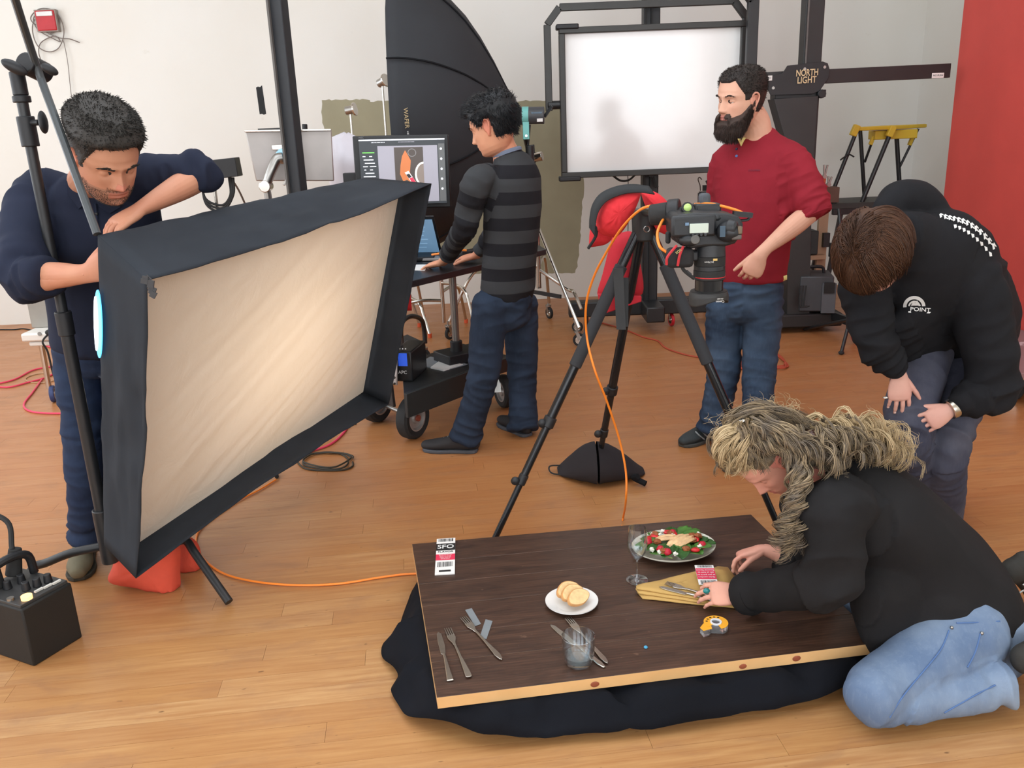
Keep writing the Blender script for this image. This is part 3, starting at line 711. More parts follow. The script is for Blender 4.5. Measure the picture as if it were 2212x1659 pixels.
def light_panel():
    Y = 6.55; TL, TR, BL = at(1203, 61, Y), at(1606, 48, Y+.04), at(1216, 385, Y); BR = TR+(BL-TL)+V((.0, 0, 0)); 
    TL.x = BL.x = (TL.x+BL.x)/2; TR.x = BR.x = at(1612, 48, Y).x
    cx_ = (TL.x+TR.x)/2; root = thing('panel_light', 'wide white acrylic light panel in a black frame on a column stand', 'light panel', (cx_, Y+.1, 0))
    w_, hh = TR.x-TL.x, TL.z-BL.z; c = V((cx_, Y, (TL.z+BL.z)/2))
    MB().box(c+V((0, .015, 0)), (w_-.03, .05, hh-.03)).build('white_face', GLOSSW, root, bevel=0.002)
    fr = .042
    for p, s_ in ((V((0, 0, hh/2-fr/2)), (w_, .10, fr)), (V((0, 0, -hh/2+fr/2)), (w_, .10, fr)), (V((-w_/2+fr/2, 0, 0)), (fr, .10, hh-2*fr)), (V((w_/2-fr/2, 0, 0)), (fr, .10, hh-2*fr))):
        MB().box(c+p, s_).build('frame_bar', M('frame_black', (52, 52, 50), 0.45, var=0.08), root, bevel=0.005)
    for sx, sz in ((-1, 1), (-1, -1)): MB().box(c+V((sx*(w_/2-.06), -.01, sz*(hh/2+.004))), (.16, .10, .035)).build('corner_cap', BLKP, root, bevel=0.008)
    # U-shaped yoke
    z1 = at(1190, 17, Y).z; xl = at(1184, 150, Y).x; xr = at(1612, 30, Y).x; zb = at(1184, 240, Y).z
    yk = MB(); pts = [V((xl, Y, zb)), V((xl, Y, z1-.11)), V((xl+.09, Y, z1)), V((xr-.09, Y, z1)), V((xr, Y, z1-.11)), V((xr, Y, zb))]
    for a, b in zip(pts, pts[1:]): yk.bar(a, b, .042, .05, (0, 1, 0))
    yk.build('yoke', MATS['frame_black'], root, bevel=0.004)
    MB().cyl(V((xl-.01, Y, zb+.04)), V((xl+.11, Y, zb+.04)), .03).build('pivot', BLKM, root, bevel=0.006)
    xo = at(1624, 80, Y-.15).x
    MB().bar(V((xo, Y-.15, z1-.02)), V((xo, Y-.15, 1.0)), .075, .05, (1, 0, 0)).bar(V((xo, Y-.15, z1-.02)), V((xo-.13, Y-.15, z1+.14)), .075, .05, (1, 0, 0)).build('outer_yoke', BLKM, root, bevel=0.004)
    # column and base
    px = at(1406, 20, Y+.2).x
    MB().box((px, Y+.2, 1.75), (.12, .12, 3.3)).build('column', M('column_black2', (38, 39, 42), 0.5), root, bevel=0.008)
    MB().box((px-.045, Y+.13, 1.75), (.012, .02, 3.3)).build('column_groove', M('dark_slot', (18, 18, 19), 0.6), root)
    MB().box((px-.005, Y+.13, 1.75), (.012, .02, 3.3)).build('column_groove', MATS['dark_slot'], root)
    MB().bar(at(1412, 380, Y+.1), at(1419, 405, Y+.08), .02, .02).bar(at(1402, 378, Y+.1), at(1413, 380, Y+.1), .025, .025).build('clamp_lever', BLKP, root)
    MB().tube([at(1322, 378, Y+.12), at(1340, 390, Y+.1), at(1358, 389, Y+.1), at(1374, 376, Y+.12)], .008, 8).build('cable_loop', RUB, root)
    MB().tube([at(1356, 376, Y+.12), at(1357, 400, Y+.12), at(1357, 470, Y+.12), V((at(1357, 470, Y+.12).x, Y+.2, .2))], .003, 6).build('thin_cable', RUB, root)
    for sx in (-1, 1): MB().box((px+sx*.34, Y+.2, .17), (.60, .12, .12)).build('base_beam', BLKM, root, bevel=0.01)
    MB().box((px, Y+.2, .17), (.14, .7, .12)).build('cross_beam', BLKM, root, bevel=0.01)
    f = atz(1450, 704); caster(root, (f.x, f.y, 0), .052, .14, REDW, .2)
    MB().bar((f.x, f.y, .16), (px, Y+.2, .17), .09, .05).build('outrigger', BLKM, root, bevel=0.004)
    caster(root, (px-.58, Y+.1, 0), .045, .12, RUB, 1.2); caster(root, (px+.55, Y+.3, 0), .05, .12, REDW, .4)
    MB().cyl((px-.52, Y-.02, .02), (px-.52, Y-.02, .16), .018).build('levelling_foot', BLKM, root)
light_panel()

def copy_stand():
    Y = 6.55; root = thing('copy_stand', 'black motorised camera column stand with long crossbar marked north light', 'camera stand', (at(1745, 130, Y).x, Y, 0))
    x = at(1752, 80, Y).x
    MB().box((x, Y, 1.9), (.135, .11, 3.0)).build('column', M('stand_black', (44, 43, 43), 0.5, var=0.08), root, bevel=0.006)
    MB().box((x-.05, Y-.06, 2.4), (.012, .012, 1.4)).build('rail', M('grey_rail2', (100, 98, 96), 0.4, 0.5), root)
    m = frame((0, Y-.16, 0), V((1, 0, 0)), V((0, 0, 1)), V((0, -1, 0)))
    def sh(pts, yy): return [((p.x), (p.z)) for p in (at(a, b, yy) for a, b in pts)]
    pl = sh([(1642, 172), (1690, 158), (1700, 142), (1776, 133), (1787, 137), (1791, 150), (1789, 168), (1770, 196), (1755, 203), (1664, 206), (1656, 190)], Y-.16)
    MB().prism(pl, 0, .012, m).build('carriage_plate', M('plate_black', (36, 36, 38), 0.5), root, bevel=0.002)
    MB().box(((pl[0][0]+x)/2+.1, Y-.08, at(1700, 205, Y-.1).z), (.36, .13, .05)).build('carriage_block', BLKM, root, bevel=0.004)
    a, b = at(1640, 172, Y-.11), at(2049, 163, Y-.11); b.z = a.z+.01
    MB().bar(a, b, .095, .05, (0, 0, 1)).build('crossbar', M('bar_black', (42, 38, 38), 0.45), root, bevel=0.003)
    for px, py in ((1655, 169), (2026, 163)):
        c = at(px, py, Y-.175 if px < 1700 else Y-.14); MB().box(c, (.085, .004, .034)).build('label_plate', PAPER, root, bevel=0.001)
        lettering('NO PUSH', .0165, frame(c+V((0, -.003, 0)), V((1, 0, 0)), V((0, 0, 1)), V((0, -1, 0))), INK, root)
    GOLD = M('gold_foil', (212, 190, 150), 0.35, 0.6, var=0.05); c = at(1743, 166, Y-.18)
    mm = lambda dz, dx=0: frame(c+V((dx, -.002, dz)), V((1, 0, .02)), V((0, 0, 1)), V((0, -1, 0)))
    lettering('NORTH', .062, mm(.026), GOLD, root, sx=.72, bold=.001); lettering('LIGHT', .062, mm(-.022), GOLD, root, sx=.78, bold=.001)
    for px, py in ((1738, 149), (1781, 145), (1670, 190), (1716, 282)): 
        q = at(px, py, Y-.175); MB().cyl(q, q+V((0, -.006, 0)), .010).build('bolt', STL, root)
    k = at(1772, 203, Y-.15); MB().cyl(k, k+V((.0, -.04, 0)), .03, n=12).build('knob', BLKP, root, bevel=0.005)
    # flared lower column, plinth
    lo = sh([(1662, 215), (1756, 208), (1748, 330), (1742, 470), (1738, 690), (1690, 690), (1694, 330)], Y-.1)
    MB().prism(lo, 0, .16, frame((0, Y-.05, 0), V((1, 0, 0)), V((0, 0, 1)), V((0, -1, 0)))).build('gusset_column', MATS['stand_black'], root, bevel=0.003)
    f = atz(1668, 716); g = atz(1808, 712)
    MB().box(((f.x+g.x)/2-.18, 6.62, .10), (g.x-f.x+.36, .62, .10)).build('plinth', M('plinth_black', (36, 34, 34), 0.55), root, bevel=0.01)
    caster(root, (f.x-.28, 6.55, 0), .03, .06, RUB); caster(root, (g.x-.05, 6.8, 0), .03, .06, RUB, 1.0)
    q = atz(1850, 742); MB().bar((g.x-.1, 6.5, .13), (q.x, q.y, .14), .06, .03).build('outrigger', BLKM, root)
    caster(root, (q.x, q.y, 0), .055, .14, REDW, .35)
    return g
cg = copy_stand()
def power_unit():
    c = at(1760, 640, 6.42); zb = .15; zt = at(1750, 592, 6.42).z
    root = thing('power_unit', 'grey-black generator box with fan grille on the stand plinth', 'power unit', (c.x, 6.42, zb))
    MB().box((c.x, 6.45, (zb+zt)/2+.01), (.24, .30, zt-zb-.02), Matrix.Rotation(R(-12), 3, 'Z')).build('case', M('unit_grey', (62, 64, 68), 0.5), root, bevel=0.01)
    MB().box((c.x+.055, 6.285, (zb+zt)/2-.02), (.10, .02, zt-zb-.06), Matrix.Rotation(R(-12), 3, 'Z')).build('front_panel', M('unit_panel', (84, 87, 92), 0.5), root, bevel=0.003)
    MB().box((c.x+.052, 6.272, (zb+zt)/2+.06), (.075, .012, .08), Matrix.Rotation(R(-12), 3, 'Z')).build('fan_grille', INK, root)
    MB().tube([(c.x-.07, 6.45, zt), (c.x-.05, 6.45, zt+.045), (c.x+.05, 6.45, zt+.045), (c.x+.07, 6.45, zt)], .012, 8).build('handle', BLKP, root)
    for k in range(3): MB().tube([(c.x-.12-.02*k, 6.28, zt-.06), (c.x-.14-.015*k, 6.24, zt-.2), (c.x-.10-.02*k, 6.24, zb+.08)], .006, 6).build('cable', RUB, root)
power_unit()

def wood_rack():
    Y = 7.0; a = at(1776, 500, Y); TAN = M('raw_plywood', (172, 140, 112), 0.75, var=0.12, vscale=6, stretch=(1, 1, .15))
    root = thing('wooden_rack', 'raw plywood shelf rack standing behind the power unit', 'rack', (a.x, Y, 0))
    zt = at(1776, 432, Y).z
    MB().box((a.x, Y, zt/2), (.075, .04, zt)).build('upright', TAN, root, bevel=0.002)
    MB().box((a.x-.34, Y, zt/2), (.05, .04, zt)).build('upright', TAN, root, bevel=0.002)
    MB().box((a.x-.17, Y+.03, at(1748, 553, Y).z), (.36, .26, .035)).build('shelf', TAN, root, bevel=0.002)
    MB().box((a.x-.17, Y+.03, .30), (.36, .26, .035)).build('shelf', TAN, root, bevel=0.002)
    MB().box((a.x+.02, Y-.03, at(1775, 420, Y).z), (.13, .12, .12)).build('clamp_tray', M('brown_tray', (104, 78, 66), 0.7), root, bevel=0.004)
    MB().bar((a.x+.02, Y-.035, zt*0.60), (a.x+.02, Y-.035, zt*.72), .05, .05).build('bracket', BLKM, root)
    tag(MB().box((a.x-.17, Y-.02, at(1748, 548, Y).z+.10), (.22, .16, .19)).build('equipment_case', M('dark_case', (46, 52, 52), 0.6), bevel=0.008), 'dark green-black case sitting on the plywood shelf', 'case')
    # spring clamps standing in the tray
    OH = M('orange_grip', (206, 84, 54), 0.5)
    def clamp(px, py, ln, tilt, label, col=OH):
        b = at(px, py, Y-.04); r_ = thing('spring_clamp', label, 'clamp', b, 'spring clamps in the tray')
        d = V((math.sin(tilt), 0, math.cos(tilt))); s_ = V((d.z, 0, -d.x))
        MB().bar(b, b+d*ln*.55, .026, .02).build('grip', col, r_, bevel=0.003)
        for sg in (-1, 1): MB().bar(b+d*ln*.5, b+d*ln+s_*sg*.014, .011, .02).build('jaw', STL, r_, bevel=0.002)
        MB().cyl(b+d*ln*.55+V((0, -.016, 0)), b+d*ln*.55+V((0, .016, 0)), .016).build('spring', STL, r_)
    clamp(1763, 418, .22, -.18, 'black-handled spring clamp, leftmost in the tray', BLKP); clamp(1777, 412, .20, .06, 'tallest orange-handled spring clamp in the tray')
    clamp(1786, 420, .14, .12, 'short orange-handled spring clamp, rightmost in the tray'); clamp(1772, 424, .15, -.3, 'orange-handled spring clamp leaning left in the tray')
wood_rack()
def black_bench():
    Y = 7.05; a, b = at(1786, 438, Y), at(2010, 430, Y); z = a.z
    root = thing('work_bench', 'black folding bench carrying the yellow sawhorse', 'bench', ((a.x+b.x)/2, Y, 0))
    MB().box(((a.x+b.x)/2, Y+.12, z-.02), (b.x-a.x, .45, .045)).build('top', M('bench_top', (56, 56, 54), 0.6), root, bevel=0.004)
    MB().box(((a.x+b.x)/2, Y-.08, z-.065), (b.x-a.x-.04, .04, .05)).build('apron', BLKM, root, bevel=0.004)
    for sx, x0 in ((1, a.x+.1), (-1, b.x-.1)):
        for yy in (Y-.06, Y+.3): MB().bar((x0, yy, z-.06), (x0-sx*.12, yy-.02, 0.0), .03, .03).build('leg', BLKM, root)
    # yellow sawhorse on top
    s_ = thing('sawhorse', 'yellow topped plastic sawhorse with black legs standing on the bench', 'sawhorse', ((a.x+b.x)/2, Y+.1, z))
    YEL = M('yellow_plastic', (226, 190, 60), 0.5, var=0.05)
    q = [at(1846, 270, Y-.02), at(1930, 276, Y-.02), at(2003, 268, Y+.2), at(1905, 266, Y+.22)]
    zt = (q[0].z+q[1].z)/2
    P = [V((p.x, p.y, zt+.0)) for p in q]
    MB().slab(P[::-1], .03).build('top', YEL, s_, bevel=0.006)
    MB().box(((P[0].x+P[2].x)/2+.03, Y+.12, zt-.07), (.34, .14, .07)).build('tray', YEL, s_, bevel=0.006)
    def leg(p0, p1, yy0, yy1, r, nm='leg'): MB().cyl(at(*p0, yy0), at(*p1, yy1), r).build(nm, BLKM, s_)
    leg((1850, 284), (1790, 436), Y-.02, Y-.04, .016); leg((1858, 280), (1868, 434), Y+.18, Y+.2, .016); leg((1924, 286), (1862, 436), Y-.02, Y-.04, .018); leg((1936, 282), (1945, 434), Y+.18, Y+.2, .018)
    leg((1884, 306), (1868, 350), Y+.1, Y+.17, .010, 'brace'); leg((1984, 278), (1942, 364), Y+.15, Y+.19, .010, 'brace')
    for p in ((1848, 279), (1926, 281)):
        c = at(*p, Y-.02); MB().bar(c+V((.012, 0, .03)), c+V((-.02, 0, -.05)), .05, .045).build('leg_socket', YEL, s_, bevel=0.006)
    for p, yy in (((1884, 303), Y+.1), ((1968, 304), Y+.16)): 
        c = at(*p, yy); MB().bar(c+V((.01, 0, .03)), c+V((-.012, 0, -.035)), .028, .028).build('brace_socket', YEL, s_, bevel=0.004)
    MB().tube([at(1815, 346, Y-.04), at(1826, 338, Y-.05), at(1835, 334, Y-.05), at(1845, 339, Y-.05)], .006, 6).build('strap_end', RUB, s_)
black_bench()
def folded_tripod():
    t = at(1900, 470, 6.3); f = atz(1817, 766); root = thing('tripod_stand', 'thin black folding stand leaning behind the person in the black hoodie', 'stand', (f.x, f.y, 0))
    MB().cyl(V((f.x, f.y, .012)), at(1836, 690, f.y+.12), .012).build('leg', BLKM, root); MB().ell(V((f.x, f.y, .014)), (.02, .02, .014)).build('foot', RUB, root)
    u = at(1836, 690, f.y+.12); MB().cyl(u, at(1812, 452, f.y+.5), .013).build('column', BLKM, root)
    w_ = at(1800, 540, f.y+.4); MB().box(w_, (.05, .05, .10)).build('clamp', BLKM, root, bevel=0.004)
    MB().cyl(u, V((u.x+.45, u.y+.3, 0.012)), .012).build('leg', BLKM, root); MB().cyl(u, V((u.x-.1, u.y+.6, 0.012)), .012).build('leg', BLKM, root)
folded_tripod()
def hook_stand():
    Y = 7.2; a = at(1510, 430, Y); root = thing('hook_rack', 'thin dark metal rack with a wire hook beside the red shirt', 'rack', (a.x, Y, 0))
    MB().bar((a.x, Y, 0), (a.x, Y, a.z+.05), .02, .02).build('upright', BLKM, root); MB().bar((a.x, Y, a.z+.05), (a.x+.07, Y, a.z+.05), .02, .02).bar((a.x+.07, Y, a.z+.05), (a.x+.075, Y, 0), .02, .02).build('frame', BLKM, root)
    MB().tube([at(1513, 412, Y), at(1512, 400, Y), at(1508, 388, Y), at(1511, 383, Y), at(1516, 388, Y)], .004, 6).build('hook', M('dark_wire', (70, 54, 44), 0.5), root)
    MB().box(at(1522, 406, Y), (.03, .03, .045)).build('clip', BLKP, root); MB().bar(at(1526, 390, Y), at(1532, 406, Y), .018, .018).build('clip_lever', BLKM, root)
hook_stand()
def red_flat():
    X = 3.32; p1 = atx(2060, 220, X); root = thing('rolling_wall', 'tall flat red painted set wall at the right edge', 'set wall', (X, 5.3, 0))
    y1 = p1.y; z0 = .02
    MB().box((X+.02, (y1+3.6)/2, (z0+3.1)/2), (.04, y1-3.6, 3.1-z0)).build('red_panel', M('red_wall_paint', (216, 80, 72), 0.65, var=0.05, vscale=3, bump=0.15, bscale=80), root, bevel=0.001)
    MB().box((X+.045, (y1+3.6)/2, (z0+3.1)/2), (.012, y1-3.6-.0, 3.1-z0)).build('back_board', M('pale_edge', (226, 190, 188), 0.7), root)
    t = NT('mauve_scuffed_paint'); v = t.coord((3, 3, 3)); n1 = t.noise(v, 2.2, 5, .6, 1.2)
    c = t.mix(t.ramp(n1, [(.60, (0, 0, 0, 1)), (.66, (.8, .8, .8, 1))]), rgb(146, 116, 116), rgb(214, 196, 200)); t.link(c, t.b.inputs['Base Color']); t.set('Roughness', .6)
    fr = atz(2178, 806, .21)
    MB().box(((fr.x+X-.005)/2, (fr.y+5.7)/2, .19), (X-.005-fr.x, 5.7-fr.y, .03)).build('platform', t.m, root, bevel=0.002)
    MB().box(((fr.x+X)/2, fr.y+.02, .155), (X-fr.x, .04, .04)).build('front_rail', M('pine_rail', (196, 150, 116), 0.7), root, bevel=0.002)
    f = atz(2188, 872); caster(root, (f.x+.02, f.y+.06, 0), .062, .17, RUB, 1.1, .04); caster(root, (X-.1, 5.5, 0), .062, .17, RUB, .6, .04); caster(root, (X-.3, 5.5, 0), .062, .17, RUB, .6, .04)
red_flat()
def side_stool():
    Y = 5.0; f = atz(118, 868); b = V((f.x-.02, f.y, 0))
    root = thing('rolling_unit', 'grey upright unit with white socket panel on chrome caster legs', 'equipment cart', b)
    a, c = at(62, 640, b.y+.1), at(76, 700, b.y+.1)
    x0 = at(70, 690, b.y+.1).x; zt = at(64, 560, b.y+.1).z; zb = at(76, 708, b.y+.1).z
    MB().box((x0+.16, b.y+.14, (zt+zb)/2), (.34, .10, zt-zb)).build('back_panel', M('panel_warm_grey', (150, 146, 138), 0.5), root, bevel=0.006)
    z2 = at(78, 733, b.y).z
    MB().box((x0+.19, b.y+.06, (zb+z2)/2), (.38, .26, zb-z2)).build('socket_panel', WHT, root, bevel=0.012)
    MB().box((x0+.20, b.y+.08, z2-.02), (.34, .26, .03)).build('tray_edge', WHT, root, bevel=0.01)
    q = at(86, 721, b.y-.07); MB().cyl(q, q+V((0, -.006, 0)), .012).build('button', M('grey_button', (140, 140, 136), .5), root)
    q = at(108, 718, b.y-.07); MB().ell(q, (.03, .022, .02)).build('plug', RUB, root)
    MB().tube([q, q+V((-.04, -.03, -.05)), at(103, 760, b.y-.08), at(116, 810, b.y-.05), at(132, 832, b.y), V((b.x+.12, b.y+.05, .01))], .006, 6).build('power_cord', RUB, root)
    MB().cyl(at(88, 735, b.y), at(106, 838, b.y), .017).build('leg', CHR, root); MB().cyl((x0+.34, b.y+.1, z2), (x0+.36, b.y+.1, .1), .017).build('leg', CHR, root)
    wheel(root, V((b.x+.02, b.y, .055)), (1, .3, 0), .055, .03, STL, M('blue_tyre', (52, 66, 110), .6), 'caster')
    wheel(root, V((x0+.36, b.y+.1, .055)), (1, .3, 0), .055, .03, STL, MATS['blue_tyre'], 'caster')
side_stool()
# ================================================================== laptop cart, monitor, laptop
def cart():
    A = V((-.68, 4.42, 0)); Ld = V((.76, .65, 0)).normalized(); Wd = V((.80, -.60, 0)).normalized()
    root = thing('equipment_cart', 'black two-level rolling cart with big pneumatic wheels at the laptop', 'cart', A)
    ax = Wd
    w1, w2 = atz(893, 953), atz(815, 916)
    for w_ in (w1, w2): wheel(root, V((w_.x, w_.y+.05, .118)), (.86, -.50, 0), .118, .075, ALU, RUB)
    ctr = (w1+w2)/2+V((0, .05, .118)); d_ = (w1-w2).normalized()
    MB().cyl(ctr-d_*.14, ctr+d_*.14, .012).build('axle', STL, root)
    wh = V((w1.x, w1.y+.05, .118))+V((.86, -.5, 0)).normalized()*.03
    MB().cyl(wh, wh+V((.86, -.5, 0)).normalized()*.012, .017).build('hub_cap', M('rust_hub', (150, 74, 56), .6), root)
    # lower deck
    zd = .31; c0, c1 = at(868, 838, 4.36), at(1012, 770, 4.75)
    P = [atz(872, 850, zd), atz(1030, 793, zd), atz(1108, 770, zd), atz(1000, 742, zd), atz(868, 782, zd)]
    P = [V((p.x, p.y, zd)) for p in P]
    MB().slab([P[0], P[1], P[2], P[3], P[4]], -.03).build('lower_deck', M('deck_black', (32, 33, 34), .5), root, bevel=0.003)
    a, b = P[0], P[1]
    MB().slab([V((a.x, a.y, zd)), V((b.x, b.y, zd)), V((b.x, b.y, zd-.13)), V((a.x, a.y, zd-.13))], -.02).build('deck_apron', M('apron_black', (40, 43, 43), .5), root, bevel=0.003)
    MB().slab([P[1]+V((0, 0, .01)), P[2]+V((0, 0, .01)), P[2]+V((0, 0, -.07)), P[1]+V((0, 0, -.07))], -.03).build('end_rail', BLKM, root, bevel=0.003)
    # rear swivel casters
    for p in (atz(1090, 884), atz(1004, 850)):
        f = V((p.x, p.y, 0)); wheel(root, f+V((0, .04, .10)), (.9, .4, 0), .10, .06, ALU, RUB, 'swivel_wheel')
        MB().bar(f+V((-.04, .02, .10)), f+V((-.05, .06, .27)), .05, .006).build('fork', STL, root)
    # post and worktop
    zt = .86
    pb = at(985, 735, 4.78); MB().cyl(V((pb.x, 4.78, zd)), V((pb.x, 4.78, zt)), .021).build('post', M('grey_post', (140, 136, 132), .35, .6), root)
    MB().cyl(V((pb.x, 4.78, zd)), V((pb.x, 4.78, zd+.12)), .035).build('post_socket', BLKP, root, bevel=0.004)
    MB().box((pb.x+.02, 4.80, zd+.03), (.26, .18, .06), Matrix.Rotation(R(35), 3, 'Z')).build('post_base', BLKP, root, bevel=0.006)
    F0, F1 = atz(800, 628, zt), atz(1180, 538, zt); B1, B0 = F1+V((-.12, .62, 0)), F0+V((-.12, .62, 0))
    MB().slab([F0, F1, B1, B0], -.035).build('worktop', M('worktop_black', (40, 41, 44), .35, bump=.3, bscale=250), root, bevel=0.004)
    px = F0.lerp(F1, .12)+V((-.05, .3, 0)); MB().cyl(V((px.x, px.y, zd)), V((px.x, px.y, zt-.03)), .021).build('post', MATS['grey_post'], root)
    # side plate with bolts next to the UPS
    s0 = at(850, 700, 4.42); s1 = at(852, 830, 4.38)
    MB().slab([at(848, 705, 4.42), at(857, 700, 4.40), at(857, 832, 4.36), at(836, 822, 4.40)], .006).build('side_plate', ALU, root)
    for py in (815, 828): 
        q = at(851, py, 4.36); MB().cyl(q, q+V((.004, -.008, 0)), .007).build('bolt', CHR, root)
    MB().slab([at(832, 812, 4.34), at(841, 810, 4.32), at(850, 880, 4.28), at(832, 872, 4.32)], .02).build('axle_bracket', M('brown_black', (44, 36, 34), .6), root, bevel=0.004)
    # UPS
    u = thing('backup_battery', 'black tower battery unit with small blue display on the cart', 'battery unit', (P[0].x, P[0].y, zd))
    bx = at(882, 795, 4.45); m = Matrix.Rotation(R(-12), 3, 'Z'); x0, x1 = at(868, 800, 4.42).x, at(896, 800, 4.42).x; zt2 = at(880, 757, 4.42).z; zb2 = zd
    cc = V(((x0+x1)/2, 4.52, (zt2+zb2)/2)); MB().box(cc, (x1-x0+.04, .26, zt2-zb2), m).build('case', M('ups_black', (28, 29, 31), .4), u, bevel=0.008)
    fn = m @ V((0, -1, 0)); fx = m @ V((1, 0, 0)); fc = cc+fn*.131
    MB().slab([fc+fx*(-.02)+V((0, 0, .075)), fc+fx*.03+V((0, 0, .075)), fc+fx*.03+V((0, 0, .005)), fc+fx*(-.02)+V((0, 0, .005))], .003).build('display', M('blue_lcd', (40, 70, 160), .3, var=.1, em=(40, 80, 190), ems=.8), u)
    lettering('APC', .026, frame(fc+fn*.001+V((0, 0, -.03)), fx, V((0, 0, 1)), fn), WHITEPRINT, u)
    for k in range(4): MB().box(fc+fx*(-.022+.016*k)+V((0, 0, .10)), (.006, .006, .006)).build('status_light', WHITEPRINT, u)
    # plastic bag with papers on the deck
    pc = atz(965, 782, zd+.002); bg = thing('plastic_sleeve', 'clear plastic sleeve with white sheets on the cart deck', 'sleeve', pc)
    t = NT('clear_film'); t.set('Base Color', rgb(190, 196, 205)); t.set('Roughness', .2); t.set('Alpha', .55)
    c = [atz(x, y, zd+.004) for x, y in ((900, 786), (930, 770), (1010, 786), (958, 800))]
    MB().slab(c[::-1], -.004).build('film', t.m, bg)
    c = [atz(x, y, zd+.008) for x, y in ((930, 793), (948, 780), (1000, 786), (958, 799))]; MB().slab(c[::-1], -.01).build('paper_sheets', PAPER, bg)
    return zt
ZT = cart()
def monitor():
    Y = 4.95; TL, TR = at(761, 294, Y), at(958, 290, Y+.02); BL, BR = at(786, 446, Y), at(972, 436, Y+.02)
    root = thing('monitor', 'black desktop monitor showing photo editing software above the cart', 'monitor', ((TL.x+BR.x)/2, Y, ZT))
    X = (TR-TL).normalized(); Z = ((BL-TL)-X*(BL-TL).dot(X)).normalized()*-1; N = X.cross(Z)*1.0
    W_ = .53; H_ = .40; O = TL; n = V((N.x, N.y, N.z)); n = n if n.y < 0 else -n
    def S(u, v, d=0.0): return O+X*(W_*u)-Z*(H_*v)+n*d
    MB().slab([S(0, 0), S(1, 0), S(1, 1), S(0, 1)], -.0 or .035).build('casing', M('bezel_black', (30, 31, 33), .4), root, bevel=0.006)
    # make sure the casing lies behind the screen plane
    def q(u0, v0, u1, v1, d, mat, nm, par): return MB().slab([S(u0, v0, d), S(u0, v1, d), S(u1, v1, d), S(u1, v0, d)], .0006).build(nm, mat, par, smooth=0)
    def E(nm, c, s=.75): return M('ui_'+nm, c, .4, var=0, em=c, ems=s)
    scr = q(.07, .05, .96, .93, .037, E('dark', (52, 56, 60)), 'screen', root)
    q(.07, .05, .96, .068, .0385, E('white', (225, 228, 235), 1.0), 'menu_bar', scr)
    q(.26, .14, .88, .90, .0385, E('grey', (150, 148, 158)), 'viewer', scr)
    q(.89, .12, .955, .90, .0385, E('midgrey', (92, 94, 94)), 'tool_strip', scr)
    q(.43, .16, .73, .72, .0395, E('photo_bg', (74, 66, 62)), 'photo', scr)
    # generic picture: bread-coloured shape, plate rim, tag
    def poly(pts, d, c, nm): MB().slab([S(u, v, d) for u, v in pts][::-1], .0006).build(nm, E(nm, c), scr, smooth=0)
    poly([(.51, .28), (.545, .20), (.57, .26), (.60, .34), (.585, .5), (.62, .66), (.55, .6), (.51, .62), (.48, .52), (.49, .40)], .0402, (190, 112, 66), 'napkin_shape')
    poly([(.53, .5), (.57, .48), (.67, .69), (.63, .71)], .0408, (235, 232, 230), 'tag_shape'); poly([(.575, .58), (.61, .565), (.64, .63), (.605, .65)], .0413, (206, 54, 80), 'tag_band')
    poly([(.545, .53), (.575, .515), (.60, .56), (.57, .58)], .0413, (40, 38, 40), 'tag_mark')
    arc = [(.73-.095*math.sin(a)*1.0, .53-.17*math.cos(a)) for a in [i*math.pi/12 for i in range(13)]]; inn = [(.73-.075*math.sin(a), .53-.145*math.cos(a)) for a in [i*math.pi/12 for i in range(13)]]
    MB().grid([[S(u, v, .0403) for u, v in arc], [S(u, v, .0403) for u, v in inn]]).build('plate_rim', E('rim', (226, 222, 214)), scr, smooth=0)
    MB().grid([[S(u, v, .0402) for u, v in inn], [S(.73, .53, .0402)]*13]).build('plate_centre', E('plate_c', (128, 116, 108)), scr, smooth=0)
    g = [(.615+.045*math.cos(a), .235+.055*math.sin(a)) for a in [i*math.pi/8 for i in range(17)]]; gi = [(.615+.037*math.cos(a), .235+.046*math.sin(a)) for a in [i*math.pi/8 for i in range(17)]]
    MB().grid([[S(u, v, .0403) for u, v in g], [S(u, v, .0403) for u, v in gi]]).build('glass_ring', E('glass', (120, 118, 118)), scr, smooth=0)
    q(.10, .22, .225, .232, .0385, E('green', (110, 200, 90), 1.0), 'histogram_bar', scr)
    for k in range(11): q(.10+.01*(k % 3), .27+.045*k, .13+.02*((k*7) % 4), .282+.045*k, .0385, MATS['ui_white'], 'text_line', scr); q(.17, .27+.045*k, .20+.012*((k*5) % 4), .282+.045*k, .0385, MATS['ui_white'], 'text_line', scr)
    for k in range(12): q(.2+.012*k, .085, .205+.012*k, .098, .0385, MATS['ui_white'], 'toolbar_icon', scr); q(.48+.014*k, .085, .49+.014*k, .095, .0385, MATS['ui_grey'], 'toolbar_icon', scr)
    for k in range(5):
        pts = [S(.918+.012*math.cos(a), .19+.135*k+.016*math.sin(a), .0392) for a in [i*math.pi/6 for i in range(12)]]; MB().slab(pts, .0006).build('palette_icon', MATS['ui_white'], scr, smooth=0)
    lettering('NEC', .014, frame(S(.10, .025, .036), X, Z, n), M('logo_grey', (120, 122, 126), .5, var=0), root)
    st = S(.5, .95, -.03)
    MB().box(st+V((0, .09, -.12)), (.09, .05, .5)).build('neck', BLKP, root, bevel=0.006)
    MB().box((st.x, st.y+.1, ZT+.014), (.30, .22, .024)).build('foot', BLKP, root, bevel=0.006)
    b2 = at(757, 385, Y+.06); tag(MB().box(b2, (.075, .05, .06)).build('speaker_box', BLKP, bevel=0.004), 'small black box beside the left edge of the lit monitor', 'box')
monitor()
